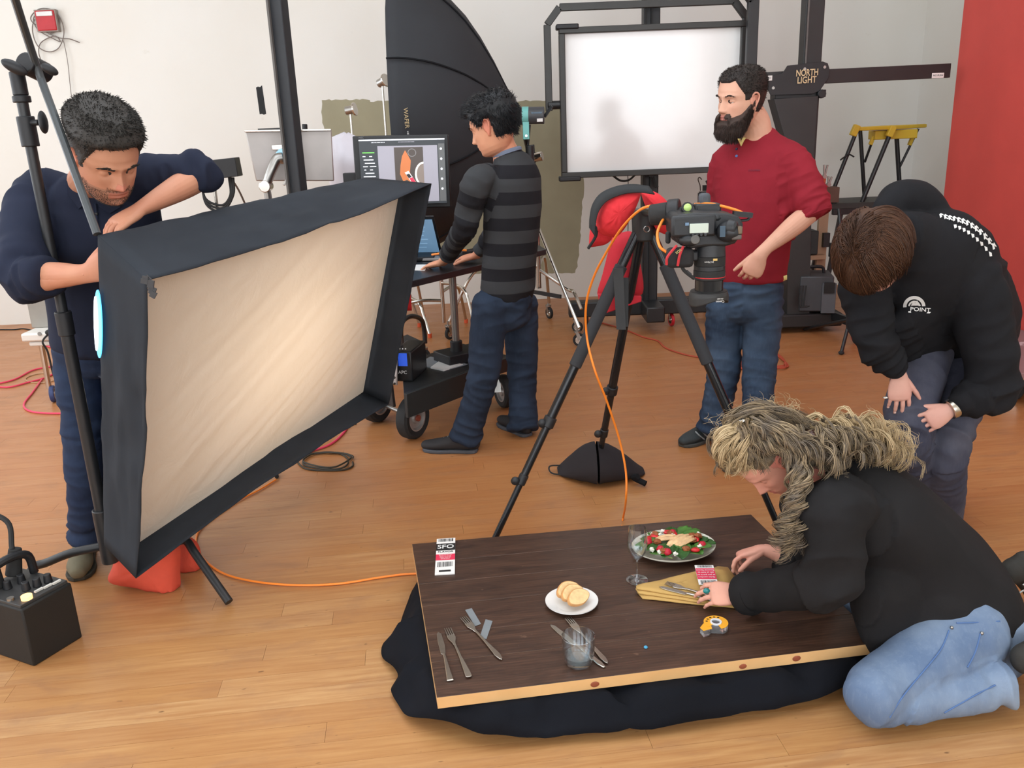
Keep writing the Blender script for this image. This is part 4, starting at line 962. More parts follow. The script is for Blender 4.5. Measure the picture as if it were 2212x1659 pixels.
def laptop():
    Y = 4.62; hinge_r, top_r = atz(955, 548, ZT+.012), at(937, 468, 4.80)
    hl = hinge_r+V((-.33, .06, 0)); tl = top_r+V((-.33, .06, 0))
    root = thing('laptop', 'open laptop with a pale blue screen on the cart worktop', 'laptop', hinge_r)
    MB().slab([hl, hinge_r, top_r, tl], -.008).build('lid', M('laptop_black', (36, 37, 40), .35), root, bevel=0.003)
    n = (hinge_r-hl).cross(top_r-hinge_r).normalized(); n = n if n.y < 0 else -n
    def S(u, v): return (hl.lerp(hinge_r, u)).lerp(tl.lerp(top_r, u), v)+n*.002
    MB().slab([S(.04, .06), S(.96, .06), S(.96, .94), S(.04, .94)], .001).build('screen', M('laptop_screen', (128, 165, 195), .3, var=.08, vscale=6, em=(120, 160, 195), ems=.55), root, smooth=0)
    for k in range(6): MB().slab([S(.35, .2+.11*k)+n*.002, S(.75+.03*(k % 3), .2+.11*k)+n*.002, S(.75+.03*(k % 3), .215+.11*k)+n*.002, S(.35, .215+.11*k)+n*.002], .0005).build('text_line', M('ui_soft', (160, 190, 212), .4, var=0, em=(150, 185, 212), ems=.6), root, smooth=0)
    f0, f1 = hl+V((.02, -.23, 0)), hinge_r+V((.02, -.23, 0))
    MB().slab([V((p.x, p.y, ZT+.003)) for p in (f0, f1, hinge_r, hl)], .016).build('keyboard_deck', ALU, root, bevel=0.003)
    MB().slab([V((p.x, p.y, ZT+.0195)) for p in (f0.lerp(hl, .45), f1.lerp(hinge_r, .45), f1.lerp(hinge_r, .9), f0.lerp(hl, .9))], .001).build('keyboard', BLKP, root)
    pp = atz(905, 578, ZT+.001); tag(MB().slab([atz(x, y, ZT+.002) for x, y in ((880, 572), (925, 571), (918, 584), (884, 583))][::-1], -.002).build('paper_sheet', PAPER, smooth=0), 'loose white paper sheet under the hand on the cart', 'paper')
    d = atz(1010, 546, ZT+.02); tag(MB().box(d, (.09, .06, .035), Matrix.Rotation(R(20), 3, 'Z')).build('card_reader', M('black_orange', (40, 36, 36), .5), bevel=0.005), 'small black device on the cart by the far hand', 'device')
    o = at(1008, 541, 4.72); tag(MB().tube([o, o+V((-.05, .0, .005)), o+V((-.11, .03, -.01)), o+V((-.2, .1, -.03))], .006, 8).build('tether_plug', ORC), 'short orange cable end lying on the cart worktop', 'cable')
laptop()
def platform_dolly():
    Y = 5.75; root = thing('platform_dolly', 'small black platform dolly with an arched handle behind the cart', 'dolly', (at(885, 745, Y).x, Y, 0))
    a, b = at(856, 748, 5.4), at(918, 734, 5.75)
    MB().tube([V((a.x+.03, 5.42, .17)), at(866, 712, 5.42), at(872, 692, 5.5), at(890, 683, 5.6), at(910, 690, 5.75), at(916, 710, 5.8), V((at(918, 735, 5.8).x, 5.8, .17))], .016, 10, 6).build('handle', BLKM, root)
    P = [V((p.x, p.y, .15)) for p in (atz(866, 768, .15), atz(915, 738, .15), atz(880, 722, .15), atz(830, 740, .15))]
    MB().slab(P, -.035).build('platform', M('deck_rubber', (50, 50, 50), .8), root, bevel=0.004)
    for p in P: caster(root, (p.x*0.98, p.y, 0), .045, .12, RUB, .7)
platform_dolly()
def red_bag_back():
    c = at(872, 628, 6.2); root = thing('sandbag', 'red sandbag glimpsed low behind the cart and softbox edge', 'sandbag', (c.x-.08, 6.2, 0))
    mb = MB(); cushion(mb, (c.x-.08, 6.2, c.z-.02), (.13, 0, 0), (0, 0, .13), (0, -1, 0), .06, wob=.02); mb.build('pouch', REDF, root, smooth=80)
    MB().cyl((c.x-.08, 6.22, 0), (c.x-.08, 6.22, c.z+.1), .014).build('hanging_post', CHR, root)
red_bag_back()

# ================================================================== tripod with overhead camera
def tripod():
    fl, fr, fb = atz(1066, 1176), atz(1692, 1168), atz(1287, 1034)
    ap = V(((fl.x+fr.x+fb.x)/3, (fl.y+fr.y+fb.y)/3+.02, 0)); AY = ap.y
    apx = at(1392, 468, AY); ap = V((apx.x, AY, apx.z))
    root = thing('tripod', 'black studio tripod with foam leg grips straddling the table edge', 'tripod', (ap.x, ap.y, 0))
    FOAM = M('foam_grip', (50, 51, 54), .9, var=.08, bump=.2, bscale=500); TUBE = M('tripod_tube', (34, 36, 39), .22, .3, var=.04)
    for f, tp in ((fl, (1335, 500)), (fr, (1402, 500)), (fb, (1345, 560))):
        f = V((f.x, f.y, .012)); h = ap+(f-ap)*.05
        d = (f-h); 
        MB().cyl(h, h+d*.62, .0185, n=16).build('upper_tube', TUBE, root)
        if f.y < 3.5: MB().cyl(h+d*.10, h+d*.42, .0245, n=18).build('foam_grip', FOAM, root, bevel=0.004)
        MB().cyl(h+d*.42, h+d*.80, .0155, n=16).build('middle_tube', TUBE, root); MB().cyl(h+d*.78, f, .013, n=14).build('lower_tube', TUBE, root)
        for k in (.60, .79):
            MB().cyl(h+d*(k-.016), h+d*(k+.016), .025-.006*(k > .7), n=16).build('leg_lock', BLKP, root, bevel=0.003)
            q = h+d*k; MB().ell(q+V((-.028, -.014, 0)), (.018, .012, .018)).build('lock_lever', BLKP, root)
        MB().ell(f, (.017, .017, .012)).build('foot', RUB, root)
    MB().cyl(ap+V((0, 0, -.09)), ap+V((0, 0, .03)), .045, .05, n=18).build('crown', BLKM, root, bevel=0.006)
    MB().lathe([(.011, -.002), (.013, 0), (.011, .002), (.009, 0), (.011, -.002)], frame(ap+V((.0, -.06, -.04)), V((1, 0, 0)), V((0, 0, 1)), V((0, -1, 0))), 16).build('hook_ring', STL, root)
    # lateral arm from the crown out over the table
    e0, e1 = at(1418, 462, 2.62), at(1500, 456, 2.50)
    MB().cyl(ap+V((0, 0, .02)), at(1440, 460, 2.66), .019, n=16).build('lateral_arm', TUBE, root)
    a, b = at(1404, 465, 2.60), at(1446, 461, 2.58)
    MB().cyl(a, b, .031, .034, n=24).build('arm_end_grip', RUB, root, bevel=0.006)
    MB().cyl(b-(b-a)*.05, b+(b-a)*.55, .041, n=24).build('arm_collar', BLKP, root, bevel=0.004)
    MB().cyl(b+(b-a)*.5, at(1530, 455, 2.54), .016, n=16).build('head_bar', BLKM, root)
    l = at(1482, 453, 2.50); MB().cyl(l, l+V((0, -.02, .008)), .0165).build('level_housing', BLKP, root); MB().ell(l+V((0, -.021, .008)), (.0115, .006, .0115)).build('bubble_level', M('lime_level', (190, 220, 130), .2, var=0), root)
    k = at(1521, 443, 2.56); z = at(1522, 421, 2.56)
    MB().box((k+z)/2+V((0, 0, -.004)), (.034, .03, (z-k).length+.02)).build('head_lever', M('lever_grey', (70, 74, 80), .5), root, bevel=0.010)
    MB().box(at(1526, 450, 2.55), (.075, .06, .03)).build('quick_release', BLKM, root, bevel=0.006)
    # long accessory strap of grey webbing on the rear leg
    s0, s1 = at(1334, 580, 3.30), at(1342, 712, 3.35)
    WEB = M('grey_webbing', (64, 66, 68), .85, bump=.3, bscale=900)
    MB().slab([at(1324, 580, 3.22), at(1346, 580, 3.22), at(1352, 712, 3.25), at(1332, 712, 3.25)], .004).build('webbing_strap', WEB, root); MB().slab([at(1340, 600, 3.3), at(1358, 600, 3.3), at(1357, 706, 3.3), at(1345, 706, 3.3)], .004).build('webbing_strap', WEB, root)
    return ap, fb
AP, FB = tripod()
def hung_sandbags():
    root = thing('sandbag', 'bright red saddle sandbag draped over the tripod head with black straps', 'sandbag', (AP.x, AP.y, AP.z-.4))
    Y0 = AP.y-.07
    poly_cushion(root, [(1290, 498), (1288, 470), (1300, 438), (1330, 418), (1372, 412), (1384, 418), (1374, 448), (1352, 490), (1330, 512), (1305, 508)], Y0-.10, .07, 'pouch', REDF, seed=1)
    poly_cushion(root, [(1384, 416), (1400, 411), (1425, 420), (1448, 446), (1446, 470), (1446, 505), (1420, 498), (1405, 470), (1392, 440)], Y0+.02, .06, 'pouch', REDF, seed=4)
    poly_cushion(root, [(1272, 535), (1274, 500), (1282, 480), (1300, 500), (1322, 512), (1308, 528)], Y0-.02, .035, 'pouch', REDF, seed=7)
    poly_cushion(root, [(1322, 512), (1352, 500), (1372, 508), (1382, 560), (1388, 634), (1340, 640), (1292, 640), (1302, 590)], AP.y+.16, .06, 'pouch', M('deep_red_canvas', (190, 36, 50), .85, var=.1, bump=.25, bscale=500), seed=9)
    MB().slab([at(1292, 636, AP.y+.1), at(1386, 640, AP.y+.1), at(1386, 652, AP.y+.1), at(1300, 680, AP.y+.1)], .03).build('flap', MATS['deep_red_canvas'], root, bevel=.004)
    st = MB(); pts = [at(x, y, Y0-.13) for x, y in ((1277, 500), (1278, 478), (1284, 450), (1302, 426), (1336, 411), (1372, 407), (1405, 411))]
    w_ = [V((0, -.012, .02)) for _ in pts]; st.grid([[p+V((-.004, 0, .012)) for p in catmull(pts, 5)], [p+V((.008, -.03, -.010)) for p in catmull(pts, 5)]] and [[V(p)+V((-.006, 0, .014)) for p in catmull(pts, 5)], [V(p)+V((.010, -.03, -.012)) for p in catmull(pts, 5)]])
    st.build('strap', M('black_webbing', (42, 44, 46), .85), root, smooth=80, solid=.004)
    MB().slab([at(1276, 478, Y0-.14), at(1290, 490, Y0-.14), at(1291, 496, Y0-.14), at(1279, 494, Y0-.14)], .004).build('strap', MATS['black_webbing'], root)
    MB().tube([at(1289, 494, Y0-.1), at(1286, 512, Y0-.09), at(1271, 536, Y0-.06)], .006, 8).build('strap', MATS['black_webbing'], root)
hung_sandbags()
def stone_bag():
    root = thing('weight_bag', 'black fabric weight bag wrapped around the rear tripod leg', 'weight bag', (FB.x, FB.y, 0))
    c = V((FB.x+.0, FB.y-.03, 0))
    for sg, tipx, seed in ((-1, 1205, 2), (1, 1392, 6)):
        tip = atz(tipx, 1022); rows = []
        tp = at(1302, 952, FB.y); 
        for i in range(13):
            s = i/12; row = []
            base = V((c.x+.005*sg, c.y, 0)).lerp(V((tip.x, tip.y+.02, 0)), s)
            hz = (tp.z*.97)*(1-s)**1.25*(1+.9*s)+.012; hy = .10*math.sqrt(max(0, 1-(s*.97)**3))+.01
            for j in range(17):
                a = math.pi*2*j/17; zz = hz/2+hz/2*math.sin(a)*(1+.05*noise.noise(V((i*.5, j*.6, seed)))); 
                row.append(V((base.x, base.y+hy*math.cos(a)*(1-.25*math.sin(a)), max(zz, .004))))
            rows.append(row)
        mb = MB().grid(rows, closed=True, flip=(sg < 0)); n0 = len(mb.v); mb.f.append(tuple(range(12*17, 13*17)))
        mb.build('bag_lobe', M('black_cordura', (36, 32, 36), .85, var=.1, bump=.2, bscale=700), root, smooth=80)
    t = atz(1205, 1018); MB().tube([V((t.x+.01, t.y, .03)), V((t.x-.04, t.y-.02, .035)), V((t.x-.03, t.y-.05, .012)), V((t.x+.05, t.y-.08, .01))], .004, 6).build('drawcord', RUB, root)
    q = atz(1395, 1052); MB().tube([V((c.x+.18, c.y-.08, .05)), V((q.x-.05, q.y+.03, .035)), V((q.x, q.y, .016))], .014, 8).build('strap_tail', BLKF2, root)
stone_bag()

def dslr():
    Y = 2.46; root_c = at(1530, 540, Y)
    root = thing('camera', 'black digital camera with zoom lens hanging lens-down from the tripod arm', 'camera', root_c)
    B = M('camera_black', (36, 38, 41), .45, var=.1, bump=.15, bscale=600); yaw = Matrix.Rotation(R(6), 3, 'Z')
    s = 1/ (FPX/2.50)   # metres per photo pixel at this distance
    def P(px, py, dy=0.0): return at(px, py, Y+dy)
    # body: top plate toward the viewer
    pts = [(1450, 470), (1458, 460), (1500, 457), (1560, 458), (1588, 464), (1597, 480), (1596, 500), (1580, 522), (1560, 528), (1515, 529), (1488, 533), (1465, 526), (1452, 505)]
    m = frame((0, Y, 0), V((1, 0, 0)), V((0, 0, 1)), V((0, -1, 0)))
    poly = [(P(*p).x, P(*p).z) for p in pts]
    MB().prism(poly, -.10, .045, m).build('body', B, root, bevel=.012, seg=3)
    MB().box(P(1498, 488, -.052), (.125, .02, .06)).build('top_plate', B, root, bevel=.008)
    MB().box(P(1510, 493, -.066), (.052, .006, .026)).build('top_display', M('lcd_pale', (205, 218, 205), .25, var=.04), root, bevel=.001)
    MB().box(P(1484, 484, -.064), (.010, .005, .008)).build('blue_sticker', M('sticker_blue', (110, 140, 170), .5), root)
    for k in range(4): MB().cyl(P(1497+k*9, 507, -.060), P(1497+k*9, 507, -.068), .0035).build('button', BLKP, root)
    for k in range(4): MB().box(P(1494+k*10, 503, -.0635), (.008, .001, .0018)).build('marking', WHITEPRINT, root)
    MB().ell(P(1490, 518, -.05), (.030, .022, .018)).build('grip', B, root); MB().cyl(P(1502, 517, -.060), P(1502, 518, -.075), .013).build('shutter_dial', M('dial_grey', (86, 84, 80), .45), root, bevel=.002)
    # prism hump with eyepiece
    MB().ell(P(1574, 500, -.05), (.036, .05, .030)).build('prism_housing', B, root)
    MB().cyl(P(1570, 492, -.07), P(1592, 494, -.085), .024, .020, n=18).build('prism_front', B, root, bevel=.006)
    MB().box(P(1597, 497, -.085), (.014, .02, .022)).build('hot_shoe', M('shoe_metal', (110, 96, 80), .4, .6), root, bevel=.003); MB().box(P(1590, 512, -.085), (.028, .02, .014)).build('eyepiece', M('eyecup', (92, 86, 82), .6), root, bevel=.004)
    MB().box(P(1561, 500, -.095), (.0006+.014, .002, .03)).build('spec_label', M('label_lines', (64, 84, 100), .6), root)
    MB().ell(P(1545, 470, -.03), (.02, .02, .012)).build('mode_dial', B, root)
    # lens, axis straight down
    t0 = P(1534, 528, .0); ax = V((0, 0, -1)); c = V((t0.x, Y-.0, 0)); X0 = t0.x
    def zz(py): return P(1534, py).z
    prof = [('lens_mount', 524, 552, 31, 33, B), ('focus_ring', 552, 572, 33, 33, RUB), ('barrel', 572, 582, 33, 33, B), ('zoom_ring', 582, 602, 33.5, 33.5, RUB), ('inner_barrel', 602, 632, 30, 30, M('gloss_barrel', (30, 30, 31), .2))]
    for nm, y0, y1, r0, r1, mt in prof: MB().cyl((X0, Y, zz(y0)), (X0, Y, zz(y1)), r0*s, r1*s, n=32).build(nm, mt, root, bevel=.0015)
    MB().lathe([(33.8*s, zz(597)), (34.2*s, zz(597)), (34.2*s, zz(595)), (33.8*s, zz(595))], Matrix.Translation((X0, Y, 0)), 32).build('red_ring', M('lens_red', (190, 40, 44), .4, var=0), root)
    hood = MB(); rows = []
    for i in range(9):
        row = []
        for j in range(48):
            a = 2*math.pi*j/48; petal = 8*math.cos(2*a)-4
            yb = 664-10+petal if True else 0; py = 628+(yb-628)*i/8
            r = (38+3*min(1, i/3))*s; row.append(V((X0+r*math.cos(a+.4), Y+r*math.sin(a+.4), zz(py))))
        rows.append(row)
    hood.grid(rows, closed=True).build('lens_hood', M('hood_black', (44, 44, 44), .55), root, solid=.003)
    MB().lathe([(29*s, zz(630)), (38*s, zz(629)), (38.5*s, zz(627)), (29*s, zz(626))], Matrix.Translation((X0, Y, 0)), 32).build('hood_collar', MATS['hood_black'], root)
    fx, fy, fz = V((1, 0, 0)), V((0, 0, 1)), V((0, -1, 0))
    lettering('Canon', .009, frame(P(1545, 643)+V((0, -.0585, 0)), -fx, -fy, fz), WHITEPRINT, root); lettering('EW-88C', .005, frame(P(1545, 637)+V((0, -.0585, 0)), -fx, -fy, fz), WHITEPRINT, root)
    lettering('24-70mm', .007, frame(P(1524, 561)+V((0, -.046, 0)), -fx, -fy, fz), WHITEPRINT, root); MB().box(P(1545, 561, -.046), (.012, .002, .006)).build('gold_scale', M('gold_mark', (214, 180, 110), .4, .4), root)
    # tether port clamp and neck strap at the left
    MB().box(P(1468, 556, -.02), (.075, .05, .055)).build('strap_bundle', M('strap_black', (34, 33, 35), .8), root, bevel=.012)
    RP = M('strap_red', (196, 48, 56), .7)
    for x0, y0, x1, y1, x2, y2 in ((1462, 530, 1442, 555, 1440, 572), (1476, 532, 1468, 552, 1464, 574)): MB().tube([P(x0, y0, -.05), P(x1, y1, -.055), P(x2, y2, -.05)], .004, 6).build('strap_piping', RP, root)
    lettering('EOS', .010, frame(P(1464, 542, -.05)+V((0, -.012, 0)), V((.8, 0, .6)), V((-.6, 0, .8)), fz), M('strap_gold', (200, 190, 120), .6, var=0), root)
    MB().box(P(1493, 552, -.01), (.035, .04, .03)).build('strap_buckle', BLKP, root, bevel=.006)
    MB().tube([P(1472, 572, -.03), P(1476, 582, -.03), P(1484, 590, -.03), P(1500, 602, -.03)], .005, 8).build('strap_tail', RUB, root)
    MB().box(P(1487, 590, -.03), (.016, .008, .010), Matrix.Rotation(R(40), 3, 'Y')).build('strap_slider', BLKP, root)
    MB().box(P(1443, 513, .02), (.014, .02, .035)).build('strap_lug', RUB, root, bevel=.006)
    return P
CP = dslr()
# tether cable: camera -> over the arm -> down to the floor behind the table -> under the table -> to the cart
tc = [CP(1440, 545, -.01), CP(1425, 532, .0), CP(1420, 505, .05), CP(1428, 482, .08), CP(1437, 464, .12), CP(1420, 446, .12), CP(1385, 452, .2), CP(1345, 490, .3), CP(1310, 545, .45), CP(1282, 600, .55), CP(1266, 660, .62), CP(1268, 730, .66), at(1285, 800, 3.05), at(1312, 870, 3.08), at(1338, 950, 3.1), at(1352, 1020, 3.08), at(1352, 1080, 3.06)]
fl_ = [atz(1346, 1118, .008), atz(1335, 1160, .008)]
tag(MB().tube(tc+fl_+[V((.30, 2.96, .006)), V((-.1, 2.86, .006)), atz(900, 1239, .006), atz(830, 1246, .006), atz(720, 1262, .006), atz(600, 1262, .006), atz(500, 1245, .006), atz(448, 1215, .006), atz(424, 1178, .006), atz(436, 1138, .006), atz(500, 1090, .006), atz(560, 1058, .006), atz(596, 1036, .006)], .0042, 8, 8).build('tether_cable', ORC), 'long bright orange tether cable from the camera across the floor', 'cable')
tag(MB().tube([CP(1500, 442, .1), CP(1530, 440, .08), CP(1562, 446, .06), CP(1590, 454, .05), CP(1608, 462, .04)], .0042, 8).build('tether_loop', ORC), 'short orange cable loop arching behind the camera body', 'cable')
p = CP(1604, 463, .03); tag(MB().box(p, (.055, .02, .014), Matrix.Rotation(R(8), 3, 'Y')).tube([p+V((.02, 0, -.004)), p+V((.015, 0, -.016)), p+V((-.02, 0, -.018)), p+V((-.03, 0, -.018))], .004, 6).build('cable_plug', BLKP), 'black cable plug at the right end of the camera', 'plug')
# floor cables
def floor_cable(name, mat, px, r, label, k=8):
    return tag(MB().tube([atz(x, y, r+.0005) for x, y in px], r, 8, k).build(name, mat), label, 'cable')
floor_cable('pink_extension_cable', PKC, [(-20, 832), (30, 820), (70, 800), (110, 792), (150, 788), (200, 800)], .006, 'upper pink extension cord curving in from the left edge')
floor_cable('pink_extension_cable', PKC, [(-20, 834), (20, 836), (60, 826), (100, 815), (140, 796), (200, 780)], .006, 'lower pink extension cord crossing toward the chrome leg')
floor_cable('pink_extension_cable', PKC, [(90, 820), (70, 848), (52, 872), (60, 886), (90, 892), (140, 893), (200, 892), (230, 960), (300, 1000), (500, 960), (640, 980), (680, 972), (716, 958), (742, 935), (756, 912)], .006, 'pink extension cord looping behind the man and toward the cart wheel')
floor_cable('pink_coil', PKC, [(95, 745), (120, 752), (150, 748), (170, 738)], .006, 'small bunch of pink cord under the socket panel')
floor_cable('beige_loop', M('beige_cord', (186, 150, 112), .6), [(125, 812), (95, 806), (65, 812), (55, 820), (70, 826), (100, 826), (130, 818)], .0035, 'thin beige cord loop on the floor by the chrome leg')
floor_cable('black_floor_cable', RUB, [(-10, 712), (30, 712), (50, 710), (72, 714), (100, 720)], .005, 'black cord running along the wall at the left edge')
coil = []
for i in range(49):
    a = 2*math.pi*i/16; rx = 62+8*math.sin(i*.7)-(i//16)*6; ry = 20+2*math.sin(i*1.1)-(i//16)*2; coil.append((700+(i//16)*4+rx*math.cos(a), 998-(i//16)*3+ry*math.sin(a)))
tag(MB().tube([atz(x, y, .005+.003*(i//16)) for i, (x, y) in enumerate(coil)], .0045, 8, 4).build('cable_coil', M('dark_olive_cable', (52, 46, 34), .6)), 'coil of thin black cable lying on the floor right of the softbox', 'cable')
p = atz(598, 1030, .012); tag(MB().cyl(p, p+V((-.02, .07, 0)), .010, .007).build('cable_connector', RUB, bevel=.002), 'black cable connector on the floor under the softbox edge', 'plug')
floor_cable('black_floor_cable', RUB, [(770, 916), (745, 916), (730, 914)], .004, 'short black cord beside the cart wheel')
floor_cable('rust_extension_cable', RSC, [(1270, 690), (1310, 700), (1350, 712), (1390, 728), (1420, 736), (1436, 750), (1460, 760), (1500, 770), (1560, 776), (1600, 772), (1620, 770)], .006, 'rust-red extension cord running across the floor behind the tripod')
rc = []
for i in range(41):
    a = 2*math.pi*i/14; rc.append((1650+12*math.sin(i*.9)+(44+4*math.sin(i))*math.cos(a), 780+5*math.cos(i*1.3)+18*math.sin(a)))
tag(MB().tube([atz(x, y, .006+.004*(i//14)) for i, (x, y) in enumerate(rc)], .006, 8, 4).build('rust_coil', RSC), 'coiled rust-red extension cord behind the bearded man', 'cable')
# ================================================================== table board, cloth and place setting
TZ = 0.14; TT = 0.036
qBL, qBR, qFR, qFL = (atz(x, y, TZ) for x, y in ((890, 1175), (1622, 1111), (1903, 1388), (944, 1507)))
def board():
    root = thing('table_board', 'low dark stained plank tabletop with pale pine edge on the floor', 'tabletop', ((qBL+qFR)/2)*1.0)
    root.location.z = TZ-TT
    t = NT('walnut_stain'); g = t.node('ShaderNodeNewGeometry'); sep = t.node('ShaderNodeSeparateXYZ'); t.link(g.outputs['True Normal'], sep.inputs[0])
    up = t.math('GREATER_THAN', sep.outputs[2], .15)
    oi = t.node('ShaderNodeObjectInfo'); v = t.coord(rot=(0, 0, -R(7)), world=True)
    off = t.node('ShaderNodeVectorMath', operation='ADD'); t.link(v, off.inputs[0]); cb = t.node('ShaderNodeCombineXYZ'); t.link(t.math('MULTIPLY', oi.outputs['Random'], 31.0), cb.inputs[0]); t.link(t.math('MULTIPLY', oi.outputs['Random'], 7.0), cb.inputs[1]); t.link(cb.outputs[0], off.inputs[1])
    st = t.node('ShaderNodeMapping'); st.inputs['Scale'].default_value = (2.0, 13, 2); t.link(off.outputs[0], st.inputs[0])
    gr = t.noise(st.outputs[0], 2.4, 6, .62, 1.1)
    wv = t.node('ShaderNodeTexWave', wave_type='BANDS', bands_direction='Y'); wv.inputs['Scale'].default_value = 2.0; wv.inputs['Distortion'].default_value = 6; wv.inputs['Detail'].default_value = 3; t.link(st.outputs[0], wv.inputs['Vector'])
    dark = t.mix(t.ramp(gr, [(.3, (0, 0, 0, 1)), (.75, (1, 1, 1, 1))]), rgb(54, 37, 29), rgb(94, 66, 51))
    dark = t.mix(t.math('MULTIPLY', wv.outputs[0], .35), dark, rgb(46, 30, 24))
    n2 = t.noise(v, 40, 2); scr = t.ramp(n2, [(.74, (0, 0, 0, 1)), (.80, (.5, .5, .5, 1))]); dark = t.mix(scr, dark, rgb(120, 92, 74))
    pine = t.mix(gr, rgb(232, 192, 138), rgb(214, 166, 108))
    t.link(t.mix(up, pine, dark), t.b.inputs['Base Color']); t.set('Roughness', .38); t.bump(gr, .12, .002)
    # joints measured along the left edge
    vs = []
    for py in (1175, 1216, 1262, 1310, 1372, 1431, 1507):
        px = 890+(py-1175)/(1507-1175)*54; p = atz(px, py, TZ); vs.append(max(0, min(1, (p-qBL).length/(qFL-qBL).length)))
    vs[0] = 0; vs[-1] = 1
    for a, b in zip(vs, vs[1:]):
        g_ = .0005; L = (qFL-qBL).length
        l0, l1, r0, r1 = qBL.lerp(qFL, a+g_/L), qBL.lerp(qFL, b-g_/L), qBR.lerp(qFR, a+g_/L), qBR.lerp(qFR, b-g_/L)
        MB().slab([l1, r1, r0, l0], -TT).build('plank', t.m, root, bevel=.0009)
    kn = M('pine_knot', (146, 76, 50), .6, var=.2, vscale=30)
    fd = (qFR-qFL).normalized(); fn = V((fd.y, -fd.x, 0))
    for u, dz, s in ((.34, -.020, .009), (.44, -.010, .0), (.675, -.022, .008), (.80, -.018, .009)):
        if s: c = qFL.lerp(qFR, u)+V((0, 0, dz))+fn*.0004; MB().ell(c, (s*1.4, .0015, s), Matrix.Rotation(math.atan2(fd.y, fd.x), 3, 'Z'), 14, 8).build('knot', kn, root)
board()
def cloth():
    out = [(925, 1275), (893, 1305), (872, 1345), (858, 1385), (830, 1398), (826, 1425), (848, 1452), (862, 1478), (846, 1500), (862, 1532), (884, 1562), (940, 1588), (1000, 1606), (1060, 1617), (1140, 1614), (1240, 1606), (1360, 1596), (1480, 1582), (1600, 1562), (1720, 1542), (1830, 1512), (1890, 1480), (1930, 1440), (1850, 1345), (1740, 1250), (1630, 1190), (1500, 1192), (1200, 1215), (1010, 1235), (950, 1250)]
    P = [atz(x, y) for x, y in out]; P = [V(p) for p in catmull(P+[P[0]], 5)][:-1]
    c = (qBL+qBR+qFL+qFR)/4; c = V((c.x, c.y, 0)); ux = (qFR-qFL).normalized(); uy = V((-ux.y, ux.x, 0)); hx, hy = (qFR-qFL).length/2-.10, (qFL-qBL).length/2-.10
    rows = []
    K = 34
    for k in range(K, -1, -1):
        s = k/K; row = []
        for i, p in enumerate(P):
            q = c.lerp(V((p.x, p.y, 0)), s); d = q-c; a, b = abs(d.dot(ux))-hx, abs(d.dot(uy))-hy; dist = math.hypot(max(a, 0), max(b, 0))
            z = .099*math.exp(-(dist/.13)**2)
            f = 1-abs(noise.noise(V((q.x*5.5, q.y*5.5, 3))))*2; f2 = noise.noise(V((q.x*11+3, q.y*11, 7))); f3 = 1-abs(noise.noise(V((q.x*9+q.y*6, q.y*3-q.x*2, 11))))*2.2
            m = min(1, dist/.06) if dist > 0 else 0
            z = z+m*((.045*max(0, f)+.04*max(0, f3)+.012*f2))*min(1, (1-s)*9+.25)
            row.append(V((q.x, q.y, min(max(z, .003), TZ-TT-.002))))
        rows.append(row)
    mb = MB().grid(rows, closed=True, flip=True)
    o = mb.build('black_cloth', M('black_muslin', (20, 22, 28), .92, var=.15, vscale=4, bump=.2, bscale=600, spec=.15), smooth=180, solid=.003)
    tag(o, 'crumpled black cloth spread on the floor under the table board', 'cloth')
cloth()
def tpt(px, py, h=0.0): return atz(px, py, TZ+h)

# ---- cards
RED_B = M('card_red', (222, 48, 84), .6, var=.02)
def flavor_card(quad, flip, label, thick=.004, full=True):
    """quad: top-left, top-right, bottom-right, bottom-left as the print reads"""
    q = [V(p) for p in quad]; o = q[3]; root = thing('printed_card', label, 'card', (q[0]+q[2])/2)
    X = ((q[2]-q[3])+(q[1]-q[0]))/2; Yv = ((q[0]-q[3])+(q[1]-q[2]))/2; W, H = X.length, Yv.length; X = X.normalized(); N = X.cross(Yv).normalized(); Yv = N.cross(X)
    o = (q[0]+q[1]+q[2]+q[3])/4-X*W/2-Yv*H/2
    def S(u, v, d=0.0): return o+X*(W*u)+Yv*(H*v)+N*d
    MB().slab([S(0, 0, 0), S(1, 0, 0), S(1, 1, 0), S(0, 1, 0)], -thick).build('card_stock', PAPER, root)
    def r(u0, v0, u1, v1, mat, nm, d=.0004): return MB().slab([S(u0, v0, d), S(u1, v0, d), S(u1, v1, d), S(u0, v1, d)], .0003).build(nm, mat, root, smooth=0)
    def code(v0, v1, seed):
        r3 = random.Random(seed); u = .10
        while u < .88:
            w_ = r3.choice((.012, .02, .035)); r(u, v0, min(u+w_, .9), v1, INK, 'barcode_bar'); u += w_+r3.choice((.012, .02, .028))
    def txt(s, sz, u, v, mat, sx=1.0, bold=0.0): lettering(s, sz, frame(S(u, v, .0012), X, Yv, N), mat, root, ext=.0002, sx=sx, bold=bold)
    if full:
        code(.90, .985, 1); r(.0, .645, 1.0, .84, INK, 'black_band'); txt('SFO', H*.15, .5, .742, WHITEPRINT, .92, .0005); txt('FLAVOR', H*.055, .5, .60, INK, 1.1)
        r(.0, .37, 1.0, .535, RED_B, 'red_band')
        for k in range(4): txt(('BREAD AND BUTTER', 'SEASONAL SALAD', 'LOCAL WINE LIST', 'SERVED DAILY')[k], H*.022, .5, .51-.036*k, WHITEPRINT, .9)
        code(.19, .32, 2); r(.2, .055, .8, .10, INK, 'small_bar')
    else:
        r(.0, .18, 1.0, .74, RED_B, 'red_band')
        for k, s in enumerate(('Quiet comfort', 'as you put it on', 'ask us how to', 'Seasonal flavors')): txt(s, H*.085, .5, .64-.12*k, WHITEPRINT, 1.0)
        code(.02, .13, 4); code(.80, .98, 5)
    return root
